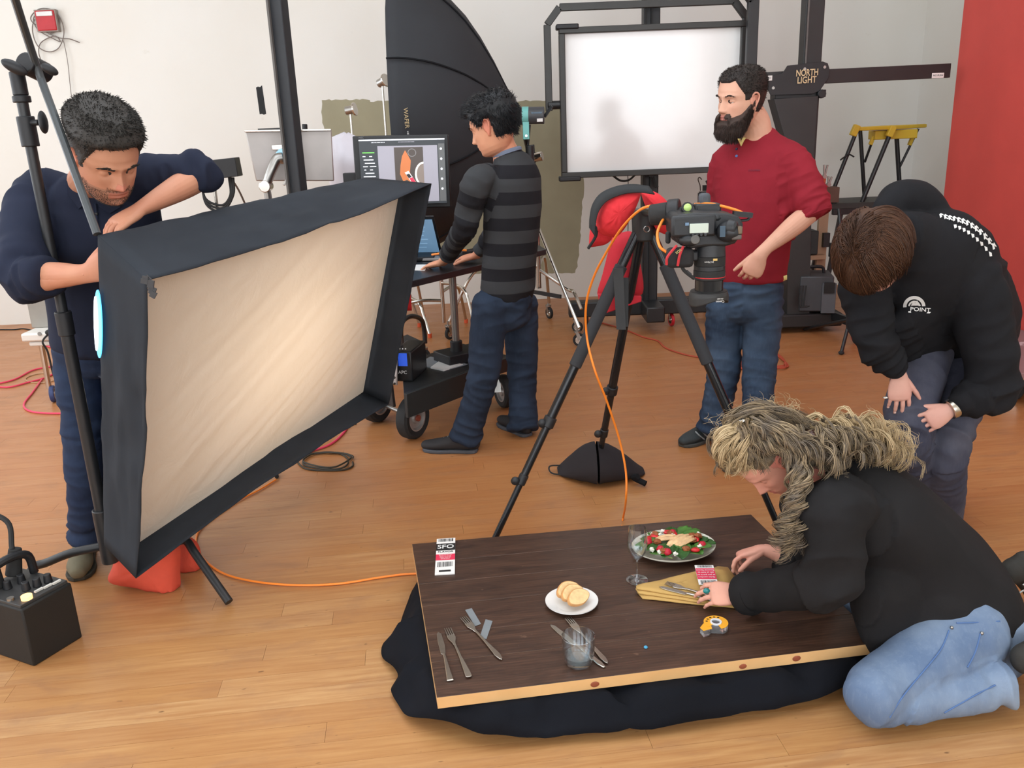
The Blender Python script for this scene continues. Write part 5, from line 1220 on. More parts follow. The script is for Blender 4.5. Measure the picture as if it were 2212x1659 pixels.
flavor_card([tpt(941, 1164, .012), tpt(980, 1162, .012), tpt(986, 1238, .005), tpt(942, 1241, .005)], False, 'upright white card printed SFO FLAVOR at the back corner of the board')
# held upside-down card: print reads toward the far side
flavor_card([tpt(1543, 1262, .045), tpt(1505, 1262, .045), tpt(1505, 1221, .055), tpt(1549, 1221, .055)], True, 'red and white card held over the napkin by the kneeling woman', .003, False)

# ---- crockery
CER = M('white_ceramic', (240, 239, 236), .18, var=.01, coat=.4); CER2 = M('cream_ceramic', (232, 230, 214), .2, var=.02, coat=.4)
c = tpt(1235, 1300, .010); rx = (tpt(1292, 1296, .012)-tpt(1178, 1301, .012)).length/2
pl_ = MB().lathe([(0, .004), (rx*.55, .004), (rx*.62, .007), (rx*.8, .012), (rx, .017), (rx*1.0, .014), (rx*.8, .008), (rx*.6, .001), (0, .0)], Matrix.Translation((c.x, c.y, TZ+.0005)), 48).build('bread_plate', CER, smooth=60)
tag(pl_, 'small round white plate holding sliced bread', 'plate')
CRUST = M('bread_crust', (206, 150, 92), .7, var=.2, vscale=40); CRUMB = M('bread_crumb', (240, 206, 150), .85, var=.12, vscale=60, bump=.6, bscale=160)
def slice_(px, py, yaw, lean, label, z=.018):
    p = tpt(px, py, z); root = thing('bread_slice', label, 'bread', p, 'bread slices on the small plate')
    m = Matrix.Translation(p) @ Matrix.Rotation(yaw, 4, 'Z') @ Matrix.Rotation(lean, 4, 'X')
    out = [(.040*math.cos(a)*(1.0+.12*math.cos(2*a)), .028*math.sin(a)*(1.12 if math.sin(a) > 0 else .82)+.024) for a in [2*math.pi*i/28 for i in range(28)]]
    MB().prism(out, -.006, .006, m).build('crust', CRUST, root, bevel=.002); MB().prism([(x*.93, .024+(y-.024)*.9) for x, y in out], -.0068, .0068, m).build('crumb', CRUMB, root)
slice_(1236, 1290, R(38), R(38), 'rearmost bread slice on the small white plate'); slice_(1246, 1297, R(40), R(38), 'middle bread slice on the small white plate'); slice_(1260, 1306, R(42), R(36), 'front bread slice showing its pale crumb on the white plate')
# salad plate
sc_ = tpt(1455, 1184, .02); srx = (tpt(1546, 1180, .03)-tpt(1364, 1187, .03)).length/2; sry = srx*.80
msc = Matrix.Translation((sc_.x, sc_.y, TZ+.0005)) @ Matrix.Rotation(R(6), 4, 'Z') @ Matrix.Diagonal((1, sry/srx, 1, 1))
sp = MB().lathe([(0, .006), (srx*.5, .006), (srx*.7, .010), (srx*.9, .024), (srx, .034), (srx*1.0, .030), (srx*.86, .018), (srx*.6, .001), (0, .0)], msc, 56).build('salad_plate', CER2, smooth=60)
tag(sp, 'wide oval cream plate of salad behind the wine glass', 'plate')
LEAF = M('spinach_green', (70, 118, 44), .4, var=.3, vscale=30, bump=.3, bscale=90); LEAF2 = M('spinach_dark', (44, 88, 34), .4, var=.3, vscale=30, bump=.3, bscale=90)
def sal(u, v, z=.0): return V((sc_.x, sc_.y, TZ))+Matrix.Rotation(R(6), 3, 'Z') @ V((u*srx, v*sry, z))
r5 = random.Random(21)
HOURS = ('twelve', 'one', 'two', 'three', 'four', 'five', 'six', 'seven', 'eight', 'nine', 'ten', 'eleven')
def clock(u, v):
    h = int(round(math.degrees(math.atan2(u, v))/30)) % 12; d_ = math.hypot(u, v)
    return 'at %s o\'clock %s' % (HOURS[h], 'near the salad plate rim' if d_ > .62 else ('midway out in the salad' if d_ > .36 else 'close to the salad centre'))
def leaf(u, v, ang, L, tilt, mat):
    p = sal(u, v, .034+r5.uniform(0, .014)); root = thing('spinach_leaf', 'glossy green spinach leaf '+clock(u, v), 'leaf', p, 'spinach leaves in the salad')
    m = Matrix.Translation(p) @ Matrix.Rotation(ang, 4, 'Z') @ Matrix.Rotation(tilt, 4, 'Y'); rows = []
    for i in range(11):
        t = i/10; w_ = .46*L*math.sin(math.pi*min(1, t*.92+.05))**.6*(1-.25*t); row = []
        for j in range(7):
            s = -1+j/3; row.append(m @ V((L*(t-.4), w_*s, .20*L*(.12-(t-.5)**2)+.10*L*(abs(s)**1.5)*(.6)+.03*L*noise.noise(V((t*6+u*9, s*3, v*5))))))
        rows.append(row)
    MB().grid(rows).build('blade', mat, root, smooth=180, solid=.0012)
    MB().tube([m @ V((-L*.4, 0, -.01)), m @ V((-L*.55, .003, -.012)), m @ V((-L*.75, .008, -.012))], .0016, 6).build('stem', M('leaf_stem', (150, 180, 96), .4), root)
for u, v, a, L, ti in ((-.55, .28, 2.2, .062, .2), (-.62, -.2, 2.8, .07, .15), (-.35, .55, 1.9, .055, .2), (.1, .68, 1.2, .055, -.1), (.38, .58, .9, .075, -.2), (.46, .33, .4, .08, -.15), (.58, .02, .1, .07, -.2), (.72, -.14, -.5, .065, -.15), (.30, -.45, -.9, .085, -.1), (.02, -.55, -1.6, .085, .1), (-.22, -.42, -2.1, .085, .1), (-.45, -.5, 2.5, .065, .2), (-.2, .15, 2.6, .06, .1), (.35, .05, .6, .07, .1), (.1, -.25, -.8, .07, .1), (.55, -.45, -.4, .06, -.1), (.62, .5, .8, .05, -.1), (-.72, .05, 3.0, .05, .2)):
    leaf(u, v, a, L, ti, LEAF if r5.random() < .55 else LEAF2)
CHK = M('grilled_chicken', (226, 186, 138), .5, var=.25, vscale=45, bump=.3, bscale=120)
for ci, (u, v, a, L) in enumerate(((-.16, .22, .05, .085), (-.20, .10, -.06, .095), (.02, .0, .75, .10), (.10, -.06, .70, .11), (.18, -.14, .62, .105), (.26, -.2, .55, .085))):
    p = sal(u, v, .048); m = Matrix.Translation(p) @ Matrix.Rotation(a, 4, 'Z') @ Matrix.Rotation(R(-8), 4, 'Y'); rows = []
    for i in range(9):
        t = i/8; rr = .0115*(math.sin(math.pi*(t*.9+.05))**.5); rows.append([m @ V((L*(t-.5), rr*math.cos(b)*1.0, rr*.55*math.sin(b)+.006*math.sin(math.pi*t))) for b in [2*math.pi*j/10 for j in range(10)]])
    mb = MB().grid(rows, closed=True); mb.f.append(tuple(range(9, -1, -1))); mb.f.append(tuple(range(80, 90)))
    tag(mb.build('chicken_strip', CHK, smooth=60), '%s grilled chicken strip across the middle of the salad' % ('farthest', 'second farthest', 'longest leftmost fanned', 'central fanned', 'second nearest fanned', 'nearest short fanned')[ci], 'food', 'chicken strips on the salad')
STR = M('strawberry', (212, 40, 44), .35, var=.2, vscale=60); RSP = M('raspberry', (196, 24, 52), .5, var=.15, vscale=80); WAL = M('walnut', (150, 84, 44), .6, var=.3, vscale=60, bump=.8, bscale=150); FET = M('feta', (244, 240, 228), .8, var=.04)
def blobby(name, label, cat, group, u, v, z, r, mat, kind):
    p = sal(u, v, z+.004); mb = MB()
    n, k = 14, 9; rows = []
    for j in range(k+1):
        ph = math.pi*j/k; row = []
        for i in range(n):
            a = 2*math.pi*i/n; d = V((math.sin(ph)*math.cos(a), math.sin(ph)*math.sin(a), math.cos(ph)))
            if kind == 'rasp': s = 1+.12*abs(math.sin(a*3.5))*abs(math.sin(ph*3))
            elif kind == 'wal': s = 1+.55*noise.noise(d*3.2+p*30)
            elif kind == 'feta': s = 1+.8*noise.noise(d*1.5+p*40)
            else: s = 1
            q = d*r*s
            if kind == 'straw': q = V((q.x*1.25, q.y*.85*(1-.4*(q.x/r)), q.z*.5))
            if kind == 'wal': q.z *= .7
            row.append(p+Matrix.Rotation(u*9, 3, 'Z') @ q)
        rows.append(row)
    tag(MB().grid(rows, closed=True, flip=True).build(name, mat, smooth=60), label+' '+clock(u, v), cat, group)
for u, v in ((-.38, .42), (.0, .62), (.12, .42), (.36, -.62), (-.55, .30), (.55, .0)): blobby('strawberry_piece', 'cut red strawberry piece', 'strawberry', 'strawberry pieces in the salad', u, v, .042, .014, STR, 'straw')
for u, v in ((-.42, -.42), (-.30, -.62), (.60, -.38), (-.60, .1), (.10, .52)): blobby('raspberry', 'whole dark red raspberry', 'raspberry', 'raspberries in the salad', u, v, .042, .0135, RSP, 'rasp')
for u, v in ((-.40, .02), (-.38, -.55), (.16, -.58), (.05, .5), (.50, .2), (.62, .14), (-.34, .5), (.45, -.06)): blobby('walnut_piece', 'brown glazed walnut piece', 'walnut', 'walnuts in the salad', u, v, .045, .014, WAL, 'wal')
for u, v in ((-.40, .52), (-.26, .45), (-.48, -.58), (-.15, -.78), (.50, -.5), (.34, .16), (.06, .30), (.68, .26), (-.12, .66), (.42, .04), (-.62, -.4)): blobby('feta_crumb', 'small white feta crumb', 'cheese', 'feta crumbs on the salad', u, v, .044, .0075, FET, 'feta')

# ---- glasses
def glass_mat(name, tint=(1, 1, 1, 1)):
    t = NT(name); tr = t.node('ShaderNodeBsdfTransparent'); tr.inputs[0].default_value = tint; gl = t.node('ShaderNodeBsdfGlossy'); gl.inputs['Roughness'].default_value = .06; gl.inputs[0].default_value = (.95, .98, 1, 1)
    fr = t.node('ShaderNodeLayerWeight'); mx = t.node('ShaderNodeMixShader'); t.link(t.math('ADD', t.math('MULTIPLY', t.math('POWER', fr.outputs['Facing'], 2.0), .75), .07), mx.inputs[0]); t.link(tr.outputs[0], mx.inputs[1]); t.link(gl.outputs[0], mx.inputs[2]); t.link(mx.outputs[0], t.n['Material Output'].inputs[0]); return t.m
GL = glass_mat('clear_glass', (.95, .97, .98, 1)); 
g = tpt(1376, 1254); hz = at(1380, 1140, g.y).z-TZ; gr_ = (tpt(1403, 1170, .1)-tpt(1356, 1170, .1)).length*.5*.93
wg = MB().lathe([(0, .002), (.036, .001), (.036, .003), (.012, .006), (.0042, .012), (.0036, hz*.30), (.005, hz*.40), (.016, hz*.44), (gr_*.86, hz*.56), (gr_, hz*.70), (gr_*.96, hz*.84), (gr_*.82, hz), (gr_*.82-.0012, hz), (gr_*.96-.0014, hz*.84), (gr_-.0014, hz*.70), (gr_*.86-.0016, hz*.565), (.015, hz*.45), (0, hz*.425)], Matrix.Translation((g.x, g.y, TZ+.0005)), 40).build('wine_glass', GL, smooth=60)
tag(wg, 'empty stemmed wine glass in front of the salad plate', 'wine glass')
g = tpt(1250, 1432); rr = .047; hz = at(1249, 1378, g.y).z-TZ+.0; hz = .088
th = thing('water_glass', 'clear tumbler with a little water on the near edge of the board', 'glass', (g.x, g.y, TZ))
MB().lathe([(0, .0), (.034, .0), (.038, .004), (.044, .03), (rr, .066), (rr, hz), (rr-.0022, hz+.001), (rr-.0026, .066), (.0415, .03), (.036, .012), (0, .011)], Matrix.Translation((g.x, g.y, TZ+.0005)), 40).build('tumbler', GL, th, smooth=60)
MB().lathe([(0, .0115), (.0356, .0125), (.0395, .028), (0, .028)], Matrix.Translation((g.x, g.y, TZ+.0005)), 40).build('water', glass_mat('water', (.86, .93, .96, 1)), th, smooth=60)

# ---- cutlery
SIL = M('cutlery_silver', (196, 190, 180), .25, 1.0, var=.05)
def flat_frame(a, b, z=0.0):
    a, b = V(a), V(b); x = (b-a).normalized(); y = V((0, 0, 1)).cross(x).normalized(); zz = x.cross(y); return frame(a+V((0, 0, z)), x, y, zz), (b-a).length
def fork(a, b, label, style=0, grp='forks and knives on the board'):
    m, L = flat_frame(a, b); root = thing('fork', label, 'fork', a, grp)
    w_ = .0125; hl = L*.24
    MB().prism([(L*.36, -.0035), (L*.6, -.004), (L*.9, -.0085), (L*.985, -.009 if style else -.005), (L, -.006 if style else 0), (L, .006 if style else 0), (L*.985, .009 if style else .005), (L*.9, .0085), (L*.6, .004), (L*.36, .0035)], .004, .0075, m).build('handle', SIL, root, bevel=.001)
    MB().prism([(hl*.62, -w_), (hl*.95, -w_*.95), (L*.31, -.005), (L*.37, -.0035), (L*.37, .0035), (L*.31, .005), (hl*.95, w_*.95), (hl*.62, w_)], .003, .006, m).build('head', SIL, root, bevel=.001)
    for k in range(4):
        yy = -w_+w_*2*(k+.5)/4; MB().prism([(0, yy-.0010), (hl*.66, yy-.0020), (hl*.66, yy+.0020), (0, yy+.0010)], .0035, .0062, m).build('tine', SIL, root)
def knife(a, b, label, style=0, z=0.0):
    m, L = flat_frame(a, b, z); root = thing('table_knife', label, 'knife', V(a)+V((0, 0, z)), 'forks and knives on the board')
    MB().prism([(0, -.002), (.012, -.0075), (L*.2, -.010), (L*.46, -.009), (L*.48, -.004), (L*.48, .005), (L*.3, .0085), (L*.05, .006)], .001, .003, m).build('blade', SIL, root, bevel=.0006)
    MB().prism([(L*.47, -.0045), (L*.6, -.0045), (L*.92, -.0085), (L, -.010 if style else -.004), (L, .010 if style else .004), (L*.92, .0085), (L*.6, .0045), (L*.47, .0045)], .0005, .0065, m).build('handle', SIL, root, bevel=.002)
knife(tpt(948, 1366), tpt(973, 1473), 'square-ended table knife at the left edge of the board', 1); fork(tpt(967, 1360), tpt(1014, 1466), 'square-ended fork lying beside the left table knife', 1); fork(tpt(1000, 1336), tpt(1084, 1428), 'round-ended fork pointing toward the tape strips')
knife(tpt(1190, 1350), tpt(1306, 1444), 'table knife lying behind the water glass'); fork(tpt(1226, 1337), tpt(1312, 1436), 'fork lying behind and under the water glass line')
TAPE = M('grey_tape', (128, 134, 138), .5, var=.06)
for q, lab in ((((1005, 1318), (1019, 1314), (1039, 1348), (1026, 1353)), 'left strip of grey tape stuck to the board'), (((1049, 1338), (1064, 1342), (1051, 1381), (1036, 1377)), 'right strip of grey tape stuck beside the fork handle')):
    tag(MB().slab([tpt(*p, .0012) for p in q][::-1], .0008).build('tape_piece', TAPE, smooth=0), lab, 'tape')
d = tpt(1395, 1398, .003); tag(MB().ell(d, (.006, .006, .004)).build('putty_dot', M('blue_putty', (74, 158, 196), .6)), 'tiny blue dot of putty on the dark board', 'putty')

# ---- napkin with cutlery
NAP = M('mustard_linen', (196, 158, 92), .85, var=.08, vscale=12, bump=.4, bscale=500)
def napkin():
    o = tpt(1374, 1268); root = thing('napkin', 'mustard yellow folded linen napkin under the hands', 'napkin', o)
    for k, (pts, z0) in enumerate((([(1388, 1293), (1470, 1302), (1560, 1310), (1605, 1306), (1572, 1226), (1500, 1240), (1440, 1254), (1378, 1272)], .004), ([(1380, 1282), (1470, 1295), (1580, 1304), (1571, 1228), (1500, 1238), (1430, 1254), (1376, 1268)], .012), ([(1376, 1272), (1460, 1286), (1570, 1296), (1569, 1230), (1500, 1236), (1425, 1254), (1378, 1264)], .020))):
        P = [tpt(x, y, z0) for x, y in pts]; P = [V(p) for p in catmull(P+[P[0]], 3)][:-1]; c_ = V((0, 0, 0))
        for p in P: c_ += p
        c_ /= len(P); rows = []
        for r_ in range(7):
            s = 1-r_/6; rows.append([c_.lerp(p, s)+V((0, 0, .004*math.sin(min(1, (1-s)*4)*math.pi/2)+.002*noise.noise(p*20))) for p in P])
        MB().grid(rows, closed=True).build('fold_layer', NAP, root, smooth=180, solid=.004)
    knife(tpt(1424, 1268, .0265), tpt(1552, 1301, .0265), 'table knife resting on the mustard napkin', 0); fork(tpt(1438, 1262, .0255), tpt(1566, 1299, .0255), 'fork resting on the mustard napkin beside the knife')
napkin()
def tape_dispenser():
    p = tpt(1546, 1356, .0); root = thing('tape_dispenser', 'small clear tape dispenser with yellow orange snail-shaped label', 'tape dispenser', p)
    out = []
    for i in range(26):
        a = R(-60)+R(290)*i/25; rr = .036; out.append((rr*math.cos(a), rr*math.sin(a)))
    out += [(-.048, -.030), (-.040, -.052), (-.024, -.044), (-.016, -.030)]
    m = Matrix.Translation(p) @ Matrix.Rotation(R(-8), 4, 'Z')
    t = NT('clear_plastic'); t.set('Base Color', rgb(236, 236, 240)); t.set('Roughness', .1); t.set('Transmission Weight', .85); t.set('IOR', 1.4)
    MB().prism(out, 0, .018, m).build('case', t.m, root)
    YO = M('label_orange', (248, 176, 44), .45, var=.03); ring = []; inn = []
    mb = MB(); n = 30
    A = [R(-70)+R(300)*i/n for i in range(n+1)]
    mb.grid([[m @ V((.036*math.cos(a), .036*math.sin(a), .0188)) for a in A], [m @ V((.017*math.cos(a), .017*math.sin(a), .0188)) for a in A]], flip=True); mb.build('label', YO, root, smooth=0, solid=.0006)
    MB().slab([m @ V(q) for q in ((-.036, -.006, .0185), (-.017, -.006, .0185), (-.014, -.034, .0185), (-.040, -.048, .0185), (-.049, -.032, .0185))], .0008).build('label_tail', YO, root)
    MB().lathe([(.012, .006), (.017, .006), (.017, .022), (.012, .022), (.012, .006)], m, 24).build('tape_core', M('core_white', (226, 228, 232), .4), root)
    for k in range(5): MB().slab([m @ V((.027*math.cos(a)+dx, .027*math.sin(a)+dy, .0196)) for dx, dy in ((-.003, -.002), (.003, -.002), (.003, .002), (-.003, .002)) for a in (R(70+26*k),)], .0003).build('label_mark', INK, root, smooth=0)
tape_dispenser()
# ================================================================== figure tools
def loft(mb, st, ref, n=22, sub=4, cap=(1, 1)):
    """closed tube of elliptical sections; st = [(point, r_along_ref, r_across)]"""
    D = catmull([np.array([*s[0], s[1], s[2]]) for s in st], sub); m = len(D); rings = []
    pts = [V(d[:3]) for d in D]; pos = V(ref)
    for i in range(m):
        t = pts[min(i+1, m-1)]-pts[max(i-1, 0)]; t.normalize()
        x = pos-t*pos.dot(t)
        if x.length < 1e-5: x = t.orthogonal()
        x.normalize(); y = t.cross(x); pos = x if abs(V(ref).dot(t)) > .9 else V(ref)
        rings.append((pts[i], x, y, max(D[i][3], .001), max(D[i][4], .001), t))
    def ring(p, x, y, a, b): return [p+x*(a*math.cos(2*math.pi*j/n))+y*(b*math.sin(2*math.pi*j/n)) for j in range(n)]
    rows = []
    if cap[0]:
        p, x, y, a, b, t = rings[0]; h = min(a, b)*cap[0]
        for c in (.02, .35, .62, .85): rows.append(ring(p-t*h*math.sqrt(1-c*c), x, y, a*c, b*c))
    for p, x, y, a, b, t in rings: rows.append(ring(p, x, y, a, b))
    if cap[1]:
        p, x, y, a, b, t = rings[-1]; h = min(a, b)*cap[1]
        for c in (.85, .62, .35, .02): rows.append(ring(p+t*h*math.sqrt(1-c*c), x, y, a*c, b*c))
    k = len(rows); mb.grid(rows, closed=True); o = len(mb.v)-k*n
    mb.f.append(tuple(o+j for j in range(n-1, -1, -1))); mb.f.append(tuple(o+(k-1)*n+j for j in range(n)))
    return mb
def remesh(mb, voxel, it=4, fac=.5, post=None):
    me = mb.mesh('tmp'); o = bpy.data.objects.new('tmp', me); C.objects.link(o)
    md = o.modifiers.new('r', 'REMESH'); md.mode = 'VOXEL'; md.voxel_size = voxel; md.adaptivity = 0
    dg = bpy.context.evaluated_depsgraph_get(); dg.update()
    r = bpy.data.meshes.new_from_object(o.evaluated_get(dg)); bpy.data.objects.remove(o); bpy.data.meshes.remove(me)
    nv = len(r.vertices); co = np.empty(nv*3); r.vertices.foreach_get('co', co); co = co.reshape(-1, 3)
    ed = np.empty(len(r.edges)*2, int); r.edges.foreach_get('vertices', ed); ed = ed.reshape(-1, 2)
    deg = np.bincount(ed.ravel(), minlength=nv)[:, None].astype(float)
    for _ in range(it):
        s = np.zeros_like(co); np.add.at(s, ed[:, 0], co[ed[:, 1]]); np.add.at(s, ed[:, 1], co[ed[:, 0]]); co = co*(1-fac)+fac*s/np.maximum(deg, 1)
    r.vertices.foreach_set('co', co.ravel()); r.update()
    return r
def normals(me):
    a = np.empty(len(me.vertices)*3); me.vertices.foreach_get('normal', a); return a.reshape(-1, 3)
def coords(me):
    a = np.empty(len(me.vertices)*3); me.vertices.foreach_get('co', a); return a.reshape(-1, 3)
def setco(me, co): me.vertices.foreach_set('co', co.ravel()); me.update()
def nearest_seg(co, segs):
    best = None
    for i, s in enumerate(segs):
        a, b = np.array(s[0]), np.array(s[1]); d = b-a; L = np.linalg.norm(d); d = d/L
        t = np.clip((co-a)@d, 0, L); q = a+t[:, None]*d; dist = np.linalg.norm(co-q, axis=1)-(s[6] if len(s) > 6 else 0)
        if best is None: best = [dist, np.full(len(co), i), t, np.full(len(co), L)]
        else:
            m = dist < best[0]; best[0][m] = dist[m]; best[1][m] = i; best[2][m] = t[m]; best[3][m] = L
    return best
def wrinkle(me, segs, seed=0.0):
    """cloth folds: segs = (a, b, amp, freq_axial, freq_across, (w_start, w_end))"""
    co = coords(me); no = normals(me); dist, idx, t, L = nearest_seg(co, segs); out = co.copy()
    fr = []
    for s in segs:
        d = (V(s[1])-V(s[0])).normalized(); x, y, z = basis(d); fr.append((x, y, z))
    for i in range(len(co)):
        s = segs[idx[i]]; x, y, z = fr[idx[i]]; p = V(co[i])-V(s[0]); amp, fa, fp, (wa, wb) = s[2], s[3], s[4], s[5]
        q = V((p.dot(z)*fa+.35*p.dot(x)*fp, p.dot(x)*fp, p.dot(y)*fp+seed))
        n1 = noise.noise(q); n2 = noise.noise(q*2.1+V((7, 3, 1)))
        k = .35+wa*math.exp(-(t[i]/.10)**2)+wb*math.exp(-((L[i]-t[i])/.10)**2)
        d = amp*k*((1-2.2*abs(n1))*.8+.35*n2)
        out[i] = co[i]+no[i]*d
    setco(me, out)
def put(me, name, mat, parent, smooth=180):
    me.transform(Matrix.Translation(-woff(parent))); return link(name, me, mat, parent, smooth=smooth)
def join_meshes(name, ms):
    vs = []; fs = []; attrs = []
    for m in ms:
        o = len(vs); vs += [tuple(v.co) for v in m.vertices]; fs += [tuple(i+o for i in p.vertices) for p in m.polygons]
    me = bpy.data.meshes.new(name); me.from_pydata(vs, [], fs); me.update(); return me
# ---- skin
def skin_mat(name, col, blush, tint=None):
    t = NT(name); v = t.coord(); n = t.noise(v, 28, 4, .6); n2 = t.noise(v, 6, 2)
    c = t.mix(t.ramp(n2, [(.35, (0, 0, 0, 1)), (.7, (.55, .55, .55, 1))]), rgb(*col), rgb(*blush)); 
    c = t.mix(t.ramp(n, [(.55, (0, 0, 0, 1)), (.8, (.25, .25, .25, 1))]), c, rgb(*[int(x*.82) for x in col]))
    at_ = t.node('ShaderNodeAttribute', attribute_name='tint'); 
    c = t.mix(at_.outputs['Alpha'], c, at_.outputs['Color'])
    t.link(c, t.b.inputs['Base Color']); t.set('Roughness', .5); t.set('Specular IOR Level', .35)
    t.bump(t.noise(v, 260, 3), .08, .002); return t.m
# ---- head
HEADP = [(.120, .002, -.022, .004), (.113, .042, -.062, .040), (.098, .066, -.084, .060), (.072, .084, -.098, .073), (.042, .093, -.103, .0775), (.020, .0945, -.101, .0775), (.0, .090, -.096, .0755), (-.020, .090, -.088, .073), (-.040, .0915, -.075, .069), (-.060, .092, -.060, .0635), (-.080, .088, -.046, .057), (-.097, .083, -.032, .047), (-.109, .070, -.016, .033), (-.116, .038, .006, .010)]
def head_interp(z):
    P = HEADP
    if z >= P[0][0]: return P[0][1:]
    for a, b in zip(P, P[1:]):
        if b[0] <= z <= a[0]:
            t = (a[0]-z)/(a[0]-b[0]); return tuple(a[k]+(b[k]-a[k])*t for k in (1, 2, 3))
    return P[-1][1:]
def g2(x, z, cx, cz, sx, sz): return math.exp(-((x-cx)/sx)**2-((z-cz)/sz)**2)
def head_point(th, z, feat=True, f=1.0):
    yf, yb, w_ = head_interp(z); yc = (yf+yb)/2-.006; hy = (yf-yb)/2
    c, s = math.cos(th), math.sin(th)
    x = w_*math.copysign(abs(c)**.88, c); y = yc+.006*(s > 0)*s+hy*math.copysign(abs(s)**.92, s)
    if feat and s > 0:
        k = min(1, s*2.2); ax = abs(x); d = 0
        # nose
        if -.05 < z < .03:
            if z > -.032: h = .004+.024*max(0, (.018-z)/.05)**1.15 if z < .018 else .004*max(0, (.03-z)/.012)
            else: h = .027*max(0, 1-((-.032-z)/.014)**2)
            sg = .0075+.0045*max(0, min(1, (.01-z)/.045)); d += h*math.exp(-(x/sg)**2)
            d += .006*g2(ax, z, .0135, -.037, .006, .007)
        d -= .011*g2(ax, z, .031, .001, .015, .0105)
        d += .005*g2(ax, z, .027, .021, .022, .007)
        d += .004*g2(ax, z, .046, -.022, .016, .014)
        d += .0055*g2(ax, z, 0, -.057, .022, .0042)+.006*g2(ax, z, 0, -.0685, .019, .0046)-.004*g2(ax, z, 0, -.0628, .024, .0022)
        d -= .004*g2(ax, z, 0, -.079, .02, .006); d += .006*g2(ax, z, 0, -.097, .02, .011)
        y += d*k*f
    return V((x, y, z))
def head_mesh(mb, H, n=64, m=64, scale=1.0):
    rows = []
    zs = []
    for i in range(m+1):
        t = i/m; zs.append(.120-.236*(t-.06*math.sin(2*math.pi*t)/1.0*.35))
    for z in zs: rows.append([H @ (head_point(2*math.pi*j/n, z)*scale) for j in range(n)])
    k = len(rows); mb.grid(rows, closed=True, flip=True); o = len(mb.v)-k*n
    mb.f.append(tuple(o+j for j in range(n))); mb.f.append(tuple(o+(k-1)*n+j for j in range(n-1, -1, -1)))
def ear(mb, H, sg, scale=1.0):
    P = [(.070, .004, -.036), (.078, -.002, -.030), (.083, -.010, -.012), (.086, -.016, .006), (.086, -.013, .020), (.083, -.002, .026), (.079, .008, .020), (.074, .012, .006)]
    mb.tube([H @ (V((sg*x, y, z))*scale) for x, y, z in P], .0042*scale, 8, 5)
    mb.tube([H @ (V((sg*x, y, z))*scale) for x, y, z in ((.074, .012, .006), (.076, .012, -.008), (.074, .006, -.022), (.072, .002, -.034))], .005*scale, 8, 4)
    x, y, z = V((.28*sg, 0, 0)), 0, 0
    mt = (H.to_3x3() @ Matrix.Rotation(sg*R(-16), 3, 'Z'))
    mb.ell(H @ (V((sg*.074, -.002, -.004))*scale), (.005*scale, .012*scale, .024*scale), mt, 12, 10)
    mb.ell(H @ (V((sg*.073, .002, -.034))*scale), (.005*scale, .007*scale, .008*scale), mt, 10, 8)
def head_frame(loc, fwd, up):
    y = V(fwd).normalized(); z = V(up); z = (z-y*z.dot(y)).normalized(); x = y.cross(z); return frame(loc, x, y, z)
def hair_shell(H, fn, name, mat, parent, scale=1.0, n=96, m=80, z0=-.116):
    """shell over the head; fn(th, z, p) gives its height above the skin, negative = none"""
    rows = []
    for i in range(m+1):
        z = .1198-(.1198-z0)*i/m; row = []
        for j in range(n):
            th = 2*math.pi*j/n; p = head_point(th, z, False); q = V((p.x, p.y*.9+.005, p.z*.95)); nn = V((p.x/.077, (p.y+.005)/.1, p.z/.118)); nn = V((nn.x/.077, nn.y/.1, nn.z/.118)).normalized()
            row.append(H @ ((p+nn*fn(th, z, p))*scale))
        rows.append(row)
    mb = MB().grid(rows, closed=True, flip=True); mb.f.append(tuple(range(n)))
    return mb.build(name, mat, parent, smooth=180)
def strands(name, mat, parent, roots, seg=4, r=.0011, kind=None):
    """roots: list of polylines (world points); thin tapered three-sided strands joined as hair"""
    vs = []; fs = []
    for P in roots:
        P = [V(p) for p in P]; m = len(P); o = len(vs); x = None
        for i, p in enumerate(P):
            t = P[min(i+1, m-1)]-P[max(i-1, 0)]
            if t.length < 1e-9: t = V((0, 0, 1))
            t.normalize()
            if x is None: x = basis(t)[0]
            x = x-t*x.dot(t); x = x.normalized() if x.length > 1e-6 else basis(t)[0]; y = t.cross(x); rr = r*(1-.75*(i/(m-1))**2)
            for a in (0, 2.094, 4.189): vs.append(tuple(p+x*rr*math.cos(a)+y*rr*math.sin(a)))
        for i in range(m-1):
            for j in range(3): fs.append((o+i*3+j, o+i*3+(j+1) % 3, o+(i+1)*3+(j+1) % 3, o+(i+1)*3+j))
    off = woff(parent); me = bpy.data.meshes.new(name); me.from_pydata([(a-off.x, b-off.y, c-off.z) for a, b, c in vs], [], fs); me.update()
    return link(name, me, mat, parent, smooth=180)
def hair_mat(name, c1, c2, rough=.55, c3=None):
    t = NT(name); g = t.node('ShaderNodeNewGeometry'); v = t.coord((1, 1, 1)); n = t.noise(v, 22, 4, .6)
    c = t.mix(g.outputs['Random Per Island'], rgb(*c1), rgb(*c2)); 
    if c3: c = t.mix(t.ramp(n, [(.45, (0, 0, 0, 1)), (.7, (1, 1, 1, 1))]), c, rgb(*c3))
    t.link(c, t.b.inputs['Base Color']); t.set('Roughness', rough); t.bump(t.noise(t.coord((1, 1, .25)), 160, 3), .35, .003); t.set('Specular IOR Level', .3); return t.m
